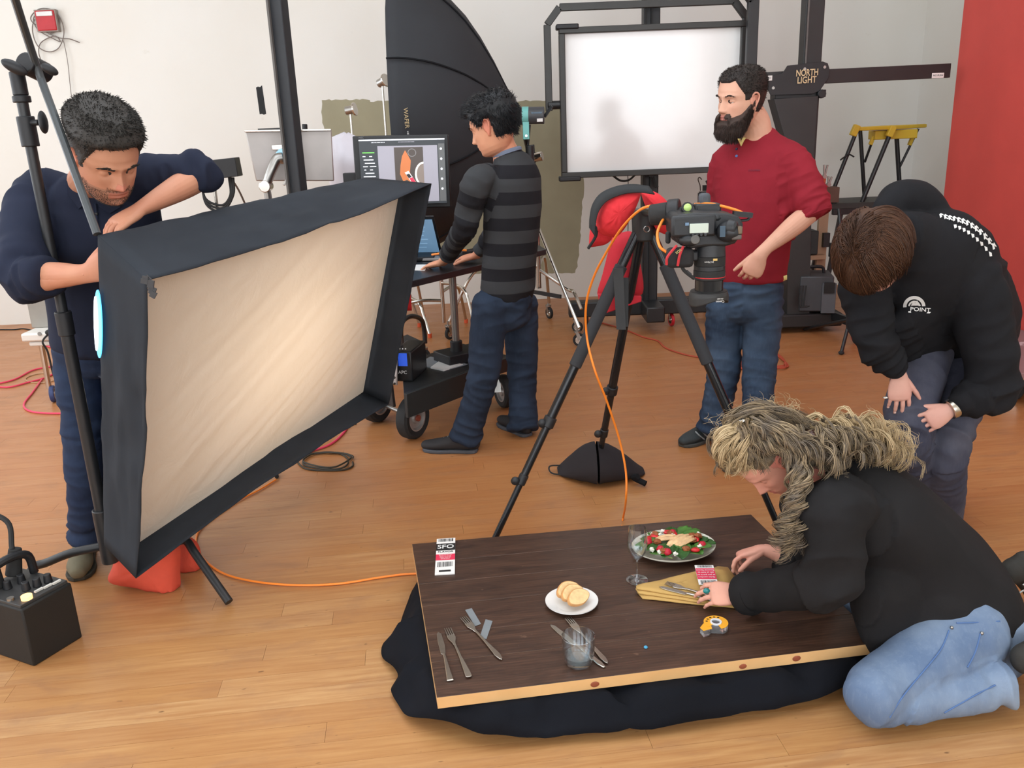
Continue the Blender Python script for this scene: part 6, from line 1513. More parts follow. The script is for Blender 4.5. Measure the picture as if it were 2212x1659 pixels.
# ---- hands
def hand(mb, wrist, d, palm, thumb, curl, size=1.0, spread=.06, thumb_pose=(.55, .35, .2), lens=(.076, .084, .078, .062), arm=None, wr=(.027, .021)):
    """wrist point, direction to the knuckles, palm-facing direction, thumb-side direction; curl = per finger (a,b,c) radians toward the palm"""
    w_, d, pn = V(wrist), V(d).normalized(), V(palm); pn = (pn-d*pn.dot(d)).normalized(); s = V(thumb); s = (s-d*s.dot(d)-pn*s.dot(pn)).normalized(); k = size
    st = [(w_-d*.02*k, wr[0]*k, wr[1]*k), (w_+d*.015*k, .030*k, .0195*k), (w_+d*.045*k, .0385*k, .0175*k), (w_+d*.075*k, .0425*k, .0155*k), (w_+d*.092*k, .040*k, .012*k)]
    if arm: st = [(V(p), a, b) for p, a, b in arm]+st[1:]
    loft(mb, st, s, 20, 4)
    tips = []
    for i in range(4):
        off = (1.5-i)/1.5; b = w_+d*(.083-.006*abs(off-.2))*k+s*(off*.0300*k)-pn*.002*k
        dr = (d+s*off*spread).normalized(); p = b; pts = [(b-dr*.02*k, .0090*k)]; ang = 0; L = lens[i]*k; rad = (.0088, .0090, .0086, .0075)[i]*k
        pts.append((b, rad*1.04))
        for j, (fr_, rr) in enumerate(((.46, .94), (.30, .86), (.24, .66))):
            ang += curl[i][j]; v = dr*math.cos(ang)+pn*math.sin(ang); p1 = p+v*(L*fr_)
            pts.append((p.lerp(p1, .55), rad*rr*.95)); pts.append((p1, rad*rr)); p = p1
        loft(mb, [(q, r_, r_) for q, r_ in pts], s, 12, 3); tips.append((p, v))
    a1, a2, a3 = thumb_pose
    b = w_+d*.022*k+s*.020*k+pn*.004*k; v = (d*math.cos(a1)+s*math.sin(a1)).normalized(); v = (v+pn*a2*.6).normalized(); p1 = b+v*.040*k
    v2 = (v+d*a3*.6+pn*a2*.5-s*a3*.3).normalized(); p2 = p1+v2*.033*k; v3 = (v2+d*a3*.6+pn*.1-s*a3*.3).normalized(); p3 = p2+v3*.026*k
    loft(mb, [(b-v*.008*k, .012*k, .012*k), (b+v*.015*k, .0135*k, .0125*k), (p1, .0115*k, .0105*k), (p1.lerp(p2, .5), .0098*k, .0095*k), (p2, .0098*k, .0092*k), (p3, .0068*k, .006*k)], pn, 14, 3)
    tips.append((p3, v3)); return tips
def nails(parent, tips, pn, mat, size=1.0):
    for p, v in tips:
        n = (-V(pn)-v*(-V(pn)).dot(v)); n = n.normalized() if n.length > .01 else V((0, 0, 1)); x = v.cross(n); m = Matrix((x, v, n)).transposed()
        MB().ell(p-v*.004*size+n*.0048*size, (.0048*size, .006*size, .0018*size), m, 10, 6).build('fingernail', mat, parent)
# ---- shoes
def shoe(heel, d, parent, mat, sole_mat, L=.28, up=(0, 0, 1), ankle=.085, name='shoe', lace=None, w=1.0, toe_h=.04):
    d = V(d).normalized(); u = V(up); u = (u-d*u.dot(d)).normalized(); x = d.cross(u); h = V(heel)
    def S(a, wd, ht, lift=.0): return (h+d*a*L+u*(ht*.5+.010+lift), wd*w, ht*.5+.004)
    mb = MB(); loft(mb, [S(.03, .024, .070), S(.12, .036, .088), S(.30, .036, .085), S(.48, .040, .070), S(.65, .047, .056), S(.82, .046, toe_h+.006), S(.95, .032, toe_h)], x, 20, 4)
    loft(mb, [(h+d*.16*L+u*.05, .034, .04), (h+d*.17*L+u*(ankle*.9), .036, .044), (h+d*.17*L+u*ankle*1.25, .037, .045)], x, 18, 3)
    # flatten the underside
    mb.v = [tuple(V(p)+u*max(0, .012-(V(p)-h).dot(u))) for p in mb.v]
    me = remesh(mb, .005, 3); o = put(me, name, mat, parent)
    out = []
    for a, wd in ((.0, .014), (.03, .028), (.12, .036), (.3, .036), (.48, .041), (.65, .050), (.82, .049), (.94, .036), (.995, .016)): out.append((a*L, wd*w+.003))
    poly = [(a, b) for a, b in out]+[(a, -b) for a, b in reversed(out)]
    MB().prism(poly, .0, .018, frame(h, d, x, u) if d.cross(x).dot(u) > 0 else frame(h, d, -x, u)).build('sole', sole_mat, o, bevel=.004)
    if lace:
        for k in range(5):
            a = .36+.075*k; c_ = h+d*a*L+u*(.088-.030*(k/4)*1.0+.004); hw = .020*w
            MB().tube([c_-x*hw-u*.006, c_+d*.006+u*.004, c_+x*hw-u*.006], .0022, 6, 3).build('lace', lace, o)
    return o
def eye(parent, H, sg, scale=1.0, look=(0, 1, 0), iris=(70, 48, 34)):
    c = H @ (V((sg*.031, .0675, .001))*scale); e = MB().ell(c, (.0122*scale,)*3, H.to_3x3(), 18, 12).build('eye', M('eye_white', (226, 220, 214), .25, var=.02), parent)
    v = (H.to_3x3() @ V(look)).normalized(); x, y, z = basis(v)
    MB().ell(c+v*.0078*scale, (.0058*scale, .0058*scale, .0046*scale), Matrix((x, y, z)).transposed(), 14, 8).build('iris', M('iris_brown', iris, .2, var=.1), e)
    MB().ell(c+v*.0114*scale, (.0026*scale, .0026*scale, .0013*scale), Matrix((x, y, z)).transposed(), 10, 6).build('pupil', INK, e)
def lids(mb, H, sg, close, scale=1.0):
    c = V((sg*.031, .0675, .001)); rows = []
    for i in range(9):
        el = R(95)-(R(95)+R(50)*(close*2-1))*i/8; rows.append([H @ ((c+V((math.sin(a)*math.cos(el)*.0150, math.cos(a)*math.cos(el)*.0150, math.sin(el)*.0150)))*scale) for a in [R(-80)+R(160)*j/12 for j in range(13)]])
    inner = [[H @ ((c+((H.inverted() @ p)/scale-c)*.68)*scale) for p in r_] for r_ in rows]
    mb.grid(rows, flip=False); mb.grid(inner, flip=True)
    k = 9; n = 13; o = len(mb.v)-2*k*n
    per = [j for j in range(n)]+[i*n+n-1 for i in range(1, k)]+[(k-1)*n+j for j in range(n-2, -1, -1)]+[i*n for i in range(k-2, 0, -1)]
    for a, b in zip(per, per[1:]+per[:1]): mb.f.append((o+a, o+k*n+a, o+k*n+b, o+b))
def brow(parent, H, sg, mat, scale=1.0, thick=.0045):
    rr = random.Random(3); roots = []
    for i in range(70):
        t = rr.random(); x = .012+.034*t; z = .018+.006*math.sin(math.pi*min(1, t*1.1))+rr.uniform(-thick, thick)*(1-.5*t)*.6; th = math.acos(min(1, x/.0775)); 
        p = head_point(th, z); p = V((sg*p.x, p.y+.0005, p.z)); roots.append([H @ (p*scale), H @ ((p+V((sg*.004, .0012, .001)))*scale), H @ ((p+V((sg*.009, .0008, .0008)))*scale)])
    strands('eyebrow', mat, parent, roots, r=.0009*scale)
def tint_attr(me, fn, n=None):
    """optional skin tone (lips, ears, stubble) stored per vertex: fn(world point) -> rgba"""
    a = me.color_attributes.new('tint', 'FLOAT_COLOR', 'POINT'); co = coords(me); buf = np.zeros((len(co), 4))
    for i in range(len(co) if n is None else n):
        r_ = fn(co[i])
        if r_: buf[i] = r_
    a.data.foreach_set('color', buf.ravel())
# ================================================================== bearded man in the red henley
def denim(name, dark, light, fade=.5, scale=2.2):
    t = NT(name); v = t.coord(); n = t.noise(v, scale*2, 4, .55); n2 = t.noise(t.coord((1, 1, .3)), 90, 3, .6); n3 = t.noise(v, 420, 2)
    c = t.mix(t.ramp(n, [(.38, (0, 0, 0, 1)), (.72, (fade,)*3+(1,))]), rgb(*dark), rgb(*light)); c = t.mix(t.ramp(n2, [(.5, (0, 0, 0, 1)), (.75, (.14, .14, .14, 1))]), c, rgb(*light))
    t.link(c, t.b.inputs['Base Color']); t.set('Roughness', .85); t.bump(n3, .25, .002); t.set('Specular IOR Level', .2); return t.m
def knit(name, col, var=.08, sheen=0, b=.3, bs=650): return M(name, col, .9, var=var, vscale=7, bump=b, bscale=bs, spec=.2)
def bearded():
    root = thing('person', 'bearded man in a dark red henley with thumb in jeans pocket', 'person', (at(1603, 940, 4.05).x, 4.05, 0))
    SK = skin_mat('skin_light_man', (222, 172, 146), (208, 142, 120)); f = V((-.45, -.89, 0)).normalized(); l = V((.89, -.45, 0)).normalized()
    K = 1.12; H = head_frame(at(1600, 214, 4.05), (-.88, -.47, -.10), (.03, -.06, 1))
    # --- head + neck
    mb = MB(); head_mesh(mb, H, 72, 80, K); ear(mb, H, 1, K); ear(mb, H, -1, K); 
    for sg in (1, -1): lids(mb, H, sg, .62, K)
    loft(mb, [(at(1638, 320, 4.12), .075, .07), (at(1636, 285, 4.11), .066, .064), (at(1630, 258, 4.10), .062, .062), (H @ V((0, -.02, -.03)), .055, .055)], l, 20, 4)
    hm = remesh(mb, .0026, 2)
    # --- arms and hands
    mb = MB(); el, wr = at(1746, 462, 3.94), at(1646, 544, 3.80)
    tips = hand(mb, wr, at(1618, 600, 3.80)-wr, (.25, 1, .1), (-1, 0, -.2), [(.55, .5, .3), (.65, .55, .3), (.7, .6, .35), (.75, .6, .35)], 1.12, .05, (.5, .2, .1), arm=[(el, .046, .046), (el.lerp(wr, .3), .047, .044), (el.lerp(wr, .65), .037, .034), (el.lerp(wr, .9), .029, .025)])
    h1 = remesh(mb, .0026, 2)
    mb = MB(); el2, wr2 = at(1549, 470, 4.25), at(1556, 575, 4.12)
    hand(mb, wr2, (0, -.1, -1), (1, 0, 0), (0, -1, 0), [(.3, .3, .2)]*4, 1.1, arm=[(el2, .045, .045), (el2.lerp(wr2, .4), .044, .042), (el2.lerp(wr2, .9), .03, .026)]); h2 = remesh(mb, .004, 2)
    # --- hidden core so the body is one figure
    mb = MB(); T = [(at(1608, 640, 4.1), .14, .10), (at(1618, 520, 4.1), .145, .10), (at(1634, 410, 4.1), .16, .10), (at(1640, 330, 4.1), .12, .08), (at(1637, 295, 4.11), .06, .06)]; loft(mb, T, l, 18, 3)
    for a, b, c, d in ((at(1572, 650, 4.12), at(1562, 800, 4.1), at(1542, 905, 4.1), 1), (at(1646, 650, 4.08), at(1640, 800, 4.02), at(1626, 955, 3.87), 1)): loft(mb, [(a, .07, .07), (b, .05, .05), (c, .035, .035)], l, 14, 3)
    loft(mb, [(at(1715, 340, 4.05), .05, .05), (el, .042, .042)], l, 14, 3); loft(mb, [(at(1566, 345, 4.2), .05, .05), (el2, .042, .042)], l, 14, 3)
    cm = remesh(mb, .014, 2)
    nh = len(hm.vertices); body = join_meshes('body', [hm, h1, h2, cm]); Hi = H.inverted()
    def tf(p):
        q = (Hi @ V(p))/K
        if abs(q.z) < .14 and abs(q.x) < .1:
            if q.y > .085 and -.076 < q.z < -.05 and abs(q.x) < .027: return (*rgb(186, 110, 104)[:3], .7)
            if abs(q.x) > .073: return (*rgb(214, 140, 120)[:3], .6)
        return None
    tint_attr(body, tf, nh); put(body, 'body', SK, root)
    for sg in (1, -1): eye(root, H, sg, K, (.05*sg, 1, -.25))
    HB = hair_mat('hair_near_black', (30, 25, 23), (52, 44, 40)); BE = hair_mat('beard_dark', (36, 28, 25), (70, 52, 44))
    for sg in (1, -1): brow(root, H, sg, HB, K)
    def hl(th, z, p):
        s = math.sin(th); az = abs(math.degrees(math.atan2(p.x, p.y)))   # 0 front .. 180 back
        line = .066 if az < 18 else (.066+(az-18)*.0006 if az < 32 else (.074-(az-32)*.0022 if az < 60 else (-.005 if az < 80 else (.01 if az < 104 else -.055-.0002*(az-104)))))
        k = max(0, min(1, (z-line)/.010)); top = max(0, min(1, (z-.02)/.07)); return -.005+k*(.0075+.0065*top+.0015*noise.noise(p*90))
    hs = hair_shell(H, hl, 'hair', HB, root, K); rr = random.Random(5); R_ = []
    for _ in range(5200):
        th = rr.uniform(0, 2*math.pi); z = .118-.20*rr.random()**1.2; p = head_point(th, z, False); v_ = hl(th, z, p)
        if v_ < .003: continue
        nn = V((p.x/.006, p.y/.01, p.z/.014)).normalized(); q = p+nn*(v_-.001); d = (nn*.7+V((rr.uniform(-.4, .4), rr.uniform(-.1, .6), rr.uniform(-.6, .1)))).normalized()
        R_.append([H @ (q*K), H @ ((q+d*.004)*K), H @ ((q+d*.008)*K)])
    strands('hair_strands', HB, hs, R_, r=.0009)
    def bl(th, z, p):
        az = abs(math.degrees(math.atan2(p.x, p.y))); 
        if az > 104 or z > .012: return -.006
        line = -.052 if az < 8 else (-.0405 if az < 22 else (-.060+(az-22)*.0005 if az < 50 else -.046+(az-50)*.0013))
        k = max(0, min(1, (line-z)/.010)); edge = max(0, min(1, (104-az)/14))
        # mouth opening
        if az < 17 and -.073 < z < -.056: k *= .05
        thick = .006+.022*max(0, min(1, (-.04-z)/.05))*max(0, min(1, (85-az)/40))+.020*max(0, min(1, (-.085-z)/.03))*max(0, min(1, (70-az)/40))
        return -.006+k*edge*(thick+.006+.004*noise.noise(p*70))
    bs = hair_shell(H, bl, 'beard', BE, root, K, 110, 110); R_ = []
    for _ in range(9000):
        th = rr.uniform(-.1, math.pi+.1); z = .01-.126*rr.random(); p = head_point(th, z, False); v_ = bl(th, z, p)
        if v_ < .003: continue
        nn = V((p.x/.006, p.y/.01, p.z/.014)).normalized(); q = p+nn*(v_-.003); d = (nn*.55+V((rr.uniform(-.25, .25), .25, -.8))).normalized(); L = rr.uniform(.006, .016)
        R_.append([H @ (q*K), H @ ((q+d*L*.5)*K), H @ ((q+d*L+V((0, 0, -L*.25)))*K)])
    strands('beard_strands', BE, bs, R_, r=.0010)
    # --- shirt
    RK = knit('red_henley', (142, 36, 48), .1); mb = MB()
    loft(mb, [(at(1613, 602, 4.10), .182, .130), (at(1614, 575, 4.10), .187, .135), (at(1620, 520, 4.10), .190, .138), (at(1632, 430, 4.10), .203, .142), (at(1640, 360, 4.11), .200, .128), (at(1641, 322, 4.12), .160, .098), (at(1640, 298, 4.13), .098, .078), (at(1639, 284, 4.13), .072, .070)], l, 34, 4, (.1, .2))
    sh, e2 = at(1706, 350, 4.04), at(1757, 462, 3.94)
    loft(mb, [(at(1660, 335, 4.08), .07, .07), (sh, .088, .085), (sh.lerp(e2, .5)+V((.01, 0, 0)), .088, .085), (e2-V((0, 0, .03)) if False else sh.lerp(e2, .9), .078, .076), (e2, .076, .074)], l, 22, 4, (.5, .25))
    sh2, e3 = at(1575, 352, 4.2), at(1549, 475, 4.24)
    loft(mb, [(at(1615, 335, 4.15), .07, .07), (sh2, .085, .085), (sh2.lerp(e3, .5), .078, .078), (e3, .066, .066)], l, 22, 4, (.5, .25))
    sm = remesh(mb, .0065, 7); wrinkle(sm, [(at(1640, 300, 4.1), at(1614, 622, 4.1), .010, 7, 5, (.0, .6), .10), (sh, e2, .012, 22, 9, (.1, 1.3), .07), (sh2, e3, .010, 20, 9, (.2, .6), .07)], 3.0)
    put(sm, 'henley_shirt', RK, root)
    q = sh.lerp(e2, .97); x, y, z = basis(e2-sh, l); RK2 = knit('red_cuff', (134, 32, 44), .1)
    MB().lathe([(.066, -.012), (.080, -.016), (.084, .0), (.082, .02), (.074, .026), (.060, .02)], frame(q, x, y, z), 26).build('rolled_cuff', RK2, root)
    # neckband, yellow undershirt, buttons, chest print
    bvh = bvhtree.BVHTree.FromPolygons([tuple(v.co+woff(root)) for v in sm.vertices], [tuple(p.vertices) for p in sm.polygons])
    def onshirt(px, py, off=.002):
        d = ray(px, py); h = bvh.ray_cast(V((0, 0, CAM_H)), d); return (h[0]-d*off, h[1]) if h[0] else (at(px, py, 3.95), -d)
    YS = knit('pale_yellow_tee', (240, 226, 150), .04)
    P = [onshirt(x, y, .004)[0] for x, y in ((1593, 300), (1600, 296), (1611, 297), (1606, 304), (1600, 316))]; MB().slab(P[::-1], .003).build('undershirt_collar', YS, root)
    BT = M('navy_button', (44, 44, 70), .3); BT2 = M('blue_button', (92, 116, 170), .3)
    for px, py, m_ in ((1592, 309, BT), (1591, 322, BT), (1591, 337, BT2)):
        p, n_ = onshirt(px, py, .001); x, y, z = basis(n_); MB().lathe([(0, .003), (.0055, .003), (.0065, .0015), (.0065, -.002)], frame(p, x, y, z), 16).build('button', m_, root)
    p, n_ = onshirt(1629, 368, .004); x = V((0, 0, 1)).cross(n_).normalized(); lettering('COLUMBIA', .011, frame(p, x, n_.cross(x), n_), M('dull_print', (104, 40, 62), .8, var=0), root)
    P = [onshirt(x, y, -.004)[0] for x, y in ((1655, 577), (1668, 580), (1678, 592), (1690, 600), (1698, 594))]; P2 = [onshirt(x, y, -.01)[0] for x, y in ((1655, 584), (1668, 590), (1678, 602), (1690, 606), (1699, 601))]
    rim = [at(x, y, 3.985) for x, y in ((1652, 577), (1664, 580), (1676, 590), (1688, 598), (1700, 594))]; rim2 = [at(x, y, 3.99) for x, y in ((1652, 586), (1664, 590), (1676, 601), (1688, 608), (1700, 604))]
    MB().grid([rim, rim2]).build('undershirt_hem', YS, root, solid=.004)
    # --- jeans
    DN = denim('jeans_blue_man', (44, 58, 78), (92, 112, 136), .6); mb = MB()
    loft(mb, [(at(1611, 580, 4.10), .166, .116), (at(1610, 640, 4.10), .172, .124), (at(1608, 672, 4.10), .165, .12)], l, 28, 4, (.1, .5))
    LG = ((at(1570, 655, 4.13), at(1564, 720, 4.13), at(1563, 800, 4.11), at(1552, 860, 4.11), at(1543, 905, 4.11), at(1540, 925, 4.11)), (at(1650, 655, 4.07), at(1645, 720, 4.05), at(1640, 800, 4.0), at(1636, 880, 3.93), at(1628, 950, 3.86), at(1626, 975, 3.86)))
    sg_ = []
    for a, b, c, d, e, g in LG:
        loft(mb, [(a, .092, .105), (b, .090, .098), (c, .078, .082), (d, .074, .076), (e, .070, .074), (g, .074, .078)], l, 24, 4, (.6, .15)); sg_ += [(a, c, .010, 18, 7, (.8, .5), .07), (c, g, .012, 22, 8, (.4, 1.1), .06)]
    jm = remesh(mb, .0065, 6); wrinkle(jm, sg_, 9.0); put(jm, 'jeans', DN, root)
    # --- shoes
    GS = M('charcoal_shoe', (46, 52, 54), .7, var=.1, bump=.2); SL = M('shoe_sole_dark', (66, 66, 62), .8); ST = M('pale_stripe', (150, 156, 158), .6)
    h0, t0 = atz(1556, 936), atz(1472, 966); s1 = shoe(h0, t0-h0, root, GS, SL, L=.30)
    d = (t0-h0).normalized(); side = V((d.y, -d.x, 0)); side = side if side.y < 0 else -side
    for k in range(3): a_ = h0+d*(.11+.035*k)+side*.046; MB().tube([a_+V((0, 0, .025)), a_+d*.03+side*(-.004)+V((0, 0, .05)), a_+d*.045-side*.022+V((0, 0, .073))], .004, 6).build('shoe_stripe', ST, s1)
    h0, t0 = atz(1648, 985), atz(1582, 1016); shoe(h0, t0-h0, root, GS, SL, L=.30)
bearded()
# ================================================================== man in the striped sweater at the laptop
def striped():
    root = thing('person', 'dark-haired man in grey striped sweater typing at the laptop cart', 'person', (at(1090, 950, 4.25).x, 4.25, 0))
    SK = skin_mat('skin_tan_man', (222, 160, 126), (206, 130, 104)); f = V((-.80, .60, 0)).normalized(); l = V((.60, .80, 0)).normalized()   # l: toward his right side
    Y = 4.28; K = 1.14; H = head_frame(at(1066, 272, Y-.02), (-.90, .34, -.34), (-.22, .10, .97))
    mb = MB(); head_mesh(mb, H, 64, 72, K); ear(mb, H, 1, K); ear(mb, H, -1, K)
    for sg in (1, -1): lids(mb, H, sg, .8, K)
    loft(mb, [(at(1098, 350, Y), .080, .075), (at(1092, 330, Y), .066, .064), (at(1084, 308, Y), .060, .060), (H @ V((0, -.03, -.01)), .056, .056)], l, 20, 4)
    hm = remesh(mb, .0028, 2)
    # left arm (toward the camera side) to the trackpad
    sh, el, wr = at(1030, 396, 4.14), at(1003, 492, 4.18), atz(958, 566, ZT+.045)
    mb = MB(); tips = hand(mb, wr, V((-.75, .45, -.22)), (0, 0, -1), (.3, .9, 0), [(.15, .25, .2), (.12, .25, .2), (.12, .25, .2), (.15, .25, .2)], 1.05, .14, (.8, .1, .1), arm=[(el.lerp(wr, .5), .036, .034), (el.lerp(wr, .85), .030, .026)])
    h1 = remesh(mb, .0028, 2)
    sh2, el2, wr2 = at(1128, 385, 4.52), at(1075, 490, 4.66), atz(1030, 552, ZT+.05)
    mb = MB(); hand(mb, wr2, V((-.7, .4, -.15)), (0, 0, -1), (.2, -.9, 0), [(.3, .4, .3)]*4, 1.05, .08, (.6, .2, .1), arm=[(el2.lerp(wr2, .5), .036, .034), (el2.lerp(wr2, .85), .030, .026)]); h2 = remesh(mb, .0035, 2)
    mb = MB(); loft(mb, [(at(1088, 660, Y), .13, .09), (at(1100, 520, Y), .13, .09), (at(1104, 400, Y), .14, .09), (at(1098, 340, Y), .06, .06)], l, 18, 3)
    for a, b in ((sh, el), (sh2, el2)): loft(mb, [(a, .045, .045), (b, .038, .038)], l, 12, 3)
    for a, b in ((el, wr), (el2, wr2)): loft(mb, [(a, .038, .038), (b, .026, .026)], l, 12, 3)
    LG = ((at(1062, 655, 4.20), at(1052, 730, 4.18), at(1044, 810, 4.15), at(1025, 880, 4.14), at(1010, 930, 4.15), at(1004, 948, 4.15)), (at(1122, 655, 4.40), at(1126, 730, 4.42), at(1128, 800, 4.42), at(1129, 860, 4.40), at(1130, 905, 4.35), at(1130, 926, 4.33)))
    for a, b, c, d, e, g in LG: loft(mb, [(a, .06, .06), (c, .045, .045), (e, .03, .03)], l, 12, 3)
    cm = remesh(mb, .014, 2); nh = len(hm.vertices); body = join_meshes('body', [hm, h1, h2, cm]); Hi = H.inverted()
    def tf(p):
        q = (Hi @ V(p))/K
        if abs(q.z) < .14 and abs(q.x) > .073 and abs(q.y) < .05: return (*rgb(214, 120, 100)[:3], .6)
    tint_attr(body, tf, nh); put(body, 'body', SK, root)
    for sg in (1, -1): eye(root, H, sg, K, (0, 1, -.5))
    HB = hair_mat('hair_black', (18, 18, 20), (36, 37, 40), .45)
    for sg in (1, -1): brow(root, H, sg, HB, K)
    def hl(th, z, p):
        az = abs(math.degrees(math.atan2(p.x, p.y)))
        line = .055 if az < 40 else (.055-(az-40)*.0022 if az < 62 else (.004 if az < 78 else (.022 if az < 106 else -.062)))
        k = max(0, min(1, (z-line)/.012)); top = max(0, min(1, (z+.02)/.10)); fr_ = max(0, min(1, (70-az)/50)); return -.005+k*(.012+.016*top+.008*top*fr_+.005*noise.noise(p*38))
    hs = hair_shell(H, hl, 'hair', HB, root, K); rr = random.Random(8); R_ = []
    for _ in range(5200):
        th = rr.uniform(0, 2*math.pi); z = .118-.19*rr.random(); p = head_point(th, z, False); v_ = hl(th, z, p)
        if v_ < .004: continue
        nn = V((p.x/.006, p.y/.01, p.z/.014)).normalized(); q = p+nn*(v_-.004); az = math.atan2(p.x, p.y)
        d = (nn*.45+V((p.x*3+rr.uniform(-.3, .3), (.5 if p.z > .05 else -.1)+rr.uniform(-.4, .4), -.7 if p.z < .06 else rr.uniform(-.2, .35)))).normalized(); L = rr.uniform(.012, .026)
        R_.append([H @ (q*K), H @ ((q+d*L*.5)*K), H @ ((q+d*L+V((0, 0, -L*.2)))*K)])
    strands('hair_strands', HB, hs, R_, r=.0013)
    # sweater
    mb = MB(); tz = [(at(1096, 644, Y), .150, .112), (at(1098, 610, Y), .158, .120), (at(1104, 520, Y), .160, .122), (at(1108, 440, Y), .172, .124), (at(1108, 385, Y), .170, .112), (at(1104, 356, Y), .130, .09), (at(1099, 340, Y), .085, .075), (at(1097, 333, Y), .072, .068)]
    loft(mb, tz, l, 32, 4, (.1, .2))
    w1, w2 = el.lerp(wr, .82), el2.lerp(wr2, .85)
    loft(mb, [(at(1060, 378, 4.2), .06, .06), (sh, .074, .072), (sh.lerp(el, .55), .064, .062), (el, .056, .056), (el.lerp(w1, .5), .050, .050), (w1, .040, .038)], f, 20, 4, (.4, .2))
    loft(mb, [(at(1120, 372, 4.40), .06, .06), (sh2, .074, .072), (sh2.lerp(el2, .5), .062, .062), (el2, .056, .056), (w2, .038, .038)], f, 20, 4, (.4, .2))
    sm = remesh(mb, .006, 6)
    segs = [(tz[0][0], tz[-1][0], .009, 8, 5, (.7, .1), .10), (sh, el, .009, 16, 8, (.2, 1.0), .05), (el, w1, .009, 22, 9, (1.0, .8), .04), (sh2, el2, .009, 16, 8, (.2, 1.), .05), (el2, w2, .009, 22, 9, (1., .8), .04)]
    wrinkle(sm, segs, 2.0)
    co = coords(sm); dist, idx, t, L = nearest_seg(co, segs); s = np.zeros(len(co)); z0 = np.array(tz[0][0]); ax = np.array((tz[-1][0]-tz[0][0]).normalized())
    la = (el-sh).length; lb = (el2-sh2).length
    for i in range(len(co)):
        k = idx[i]; s[i] = ((co[i]-z0)@ax) if k == 0 else (.58-t[i] if k in (1, 3) else .58-(la if k == 2 else lb)-t[i])
    a = sm.attributes.new('stripe', 'FLOAT', 'POINT'); a.data.foreach_set('value', (s/.122+.12+4).astype(np.float32))
    t_ = NT('striped_knit'); an = t_.node('ShaderNodeAttribute', attribute_name='stripe'); fr_ = t_.math('FRACT', an.outputs['Fac']); st = t_.math('GREATER_THAN', fr_, .5)
    v = t_.coord(); n = t_.noise(v, 8, 3); c = t_.mix(st, rgb(30, 29, 33), rgb(60, 61, 63)); c = t_.mix(t_.math('MULTIPLY', n, .25), c, rgb(52, 53, 56)); t_.link(c, t_.b.inputs['Base Color']); t_.set('Roughness', .92); t_.bump(t_.noise(v, 500, 3), .3, .002); t_.set('Specular IOR Level', .2)
    put(sm, 'striped_sweater', t_.m, root)
    MB().lathe([(.062, -.008), (.072, -.006), (.074, .004), (.068, .012), (.060, .008)], frame(at(1096, 331, Y), *basis(tz[-1][0]-tz[-2][0]+V((-.01, .005, .03)), l)), 26).build('tee_collar', knit('blue_grey_tee', (120, 130, 150), .04), root)
    DN = denim('jeans_dark_man', (34, 43, 58), (62, 76, 98), .45); mb = MB()
    loft(mb, [(at(1094, 622, Y), .140, .108), (at(1092, 655, Y), .150, .118), (at(1092, 690, Y), .146, .115)], l, 26, 4, (.1, .5)); sg_ = []
    for a, b, c, d, e, g in LG:
        loft(mb, [(a, .090, .092), (b, .088, .090), (c, .076, .078), (d, .072, .074), (e, .072, .076), (g, .078, .082)], f, 22, 4, (.6, .15)); sg_ += [(a, c, .010, 16, 7, (.9, .6), .07), (c, g, .011, 20, 8, (.5, 1.2), .06)]
    jm = remesh(mb, .0065, 6); wrinkle(jm, sg_, 5.0); put(jm, 'jeans', DN, root)
    BS = M('black_shoe', (34, 31, 32), .75, var=.1, bump=.25); SL = M('grey_sole', (74, 76, 82), .8); LC = M('grey_lace', (126, 122, 122), .7)
    h0, t0 = atz(1032, 976), atz(916, 972); shoe(h0, t0-h0, root, BS, SL, L=.29, lace=LC)
    h0, t0 = atz(1142, 944), atz(1068, 908); shoe(h0, t0-h0, root, BS, SL, L=.28, lace=LC)
striped()
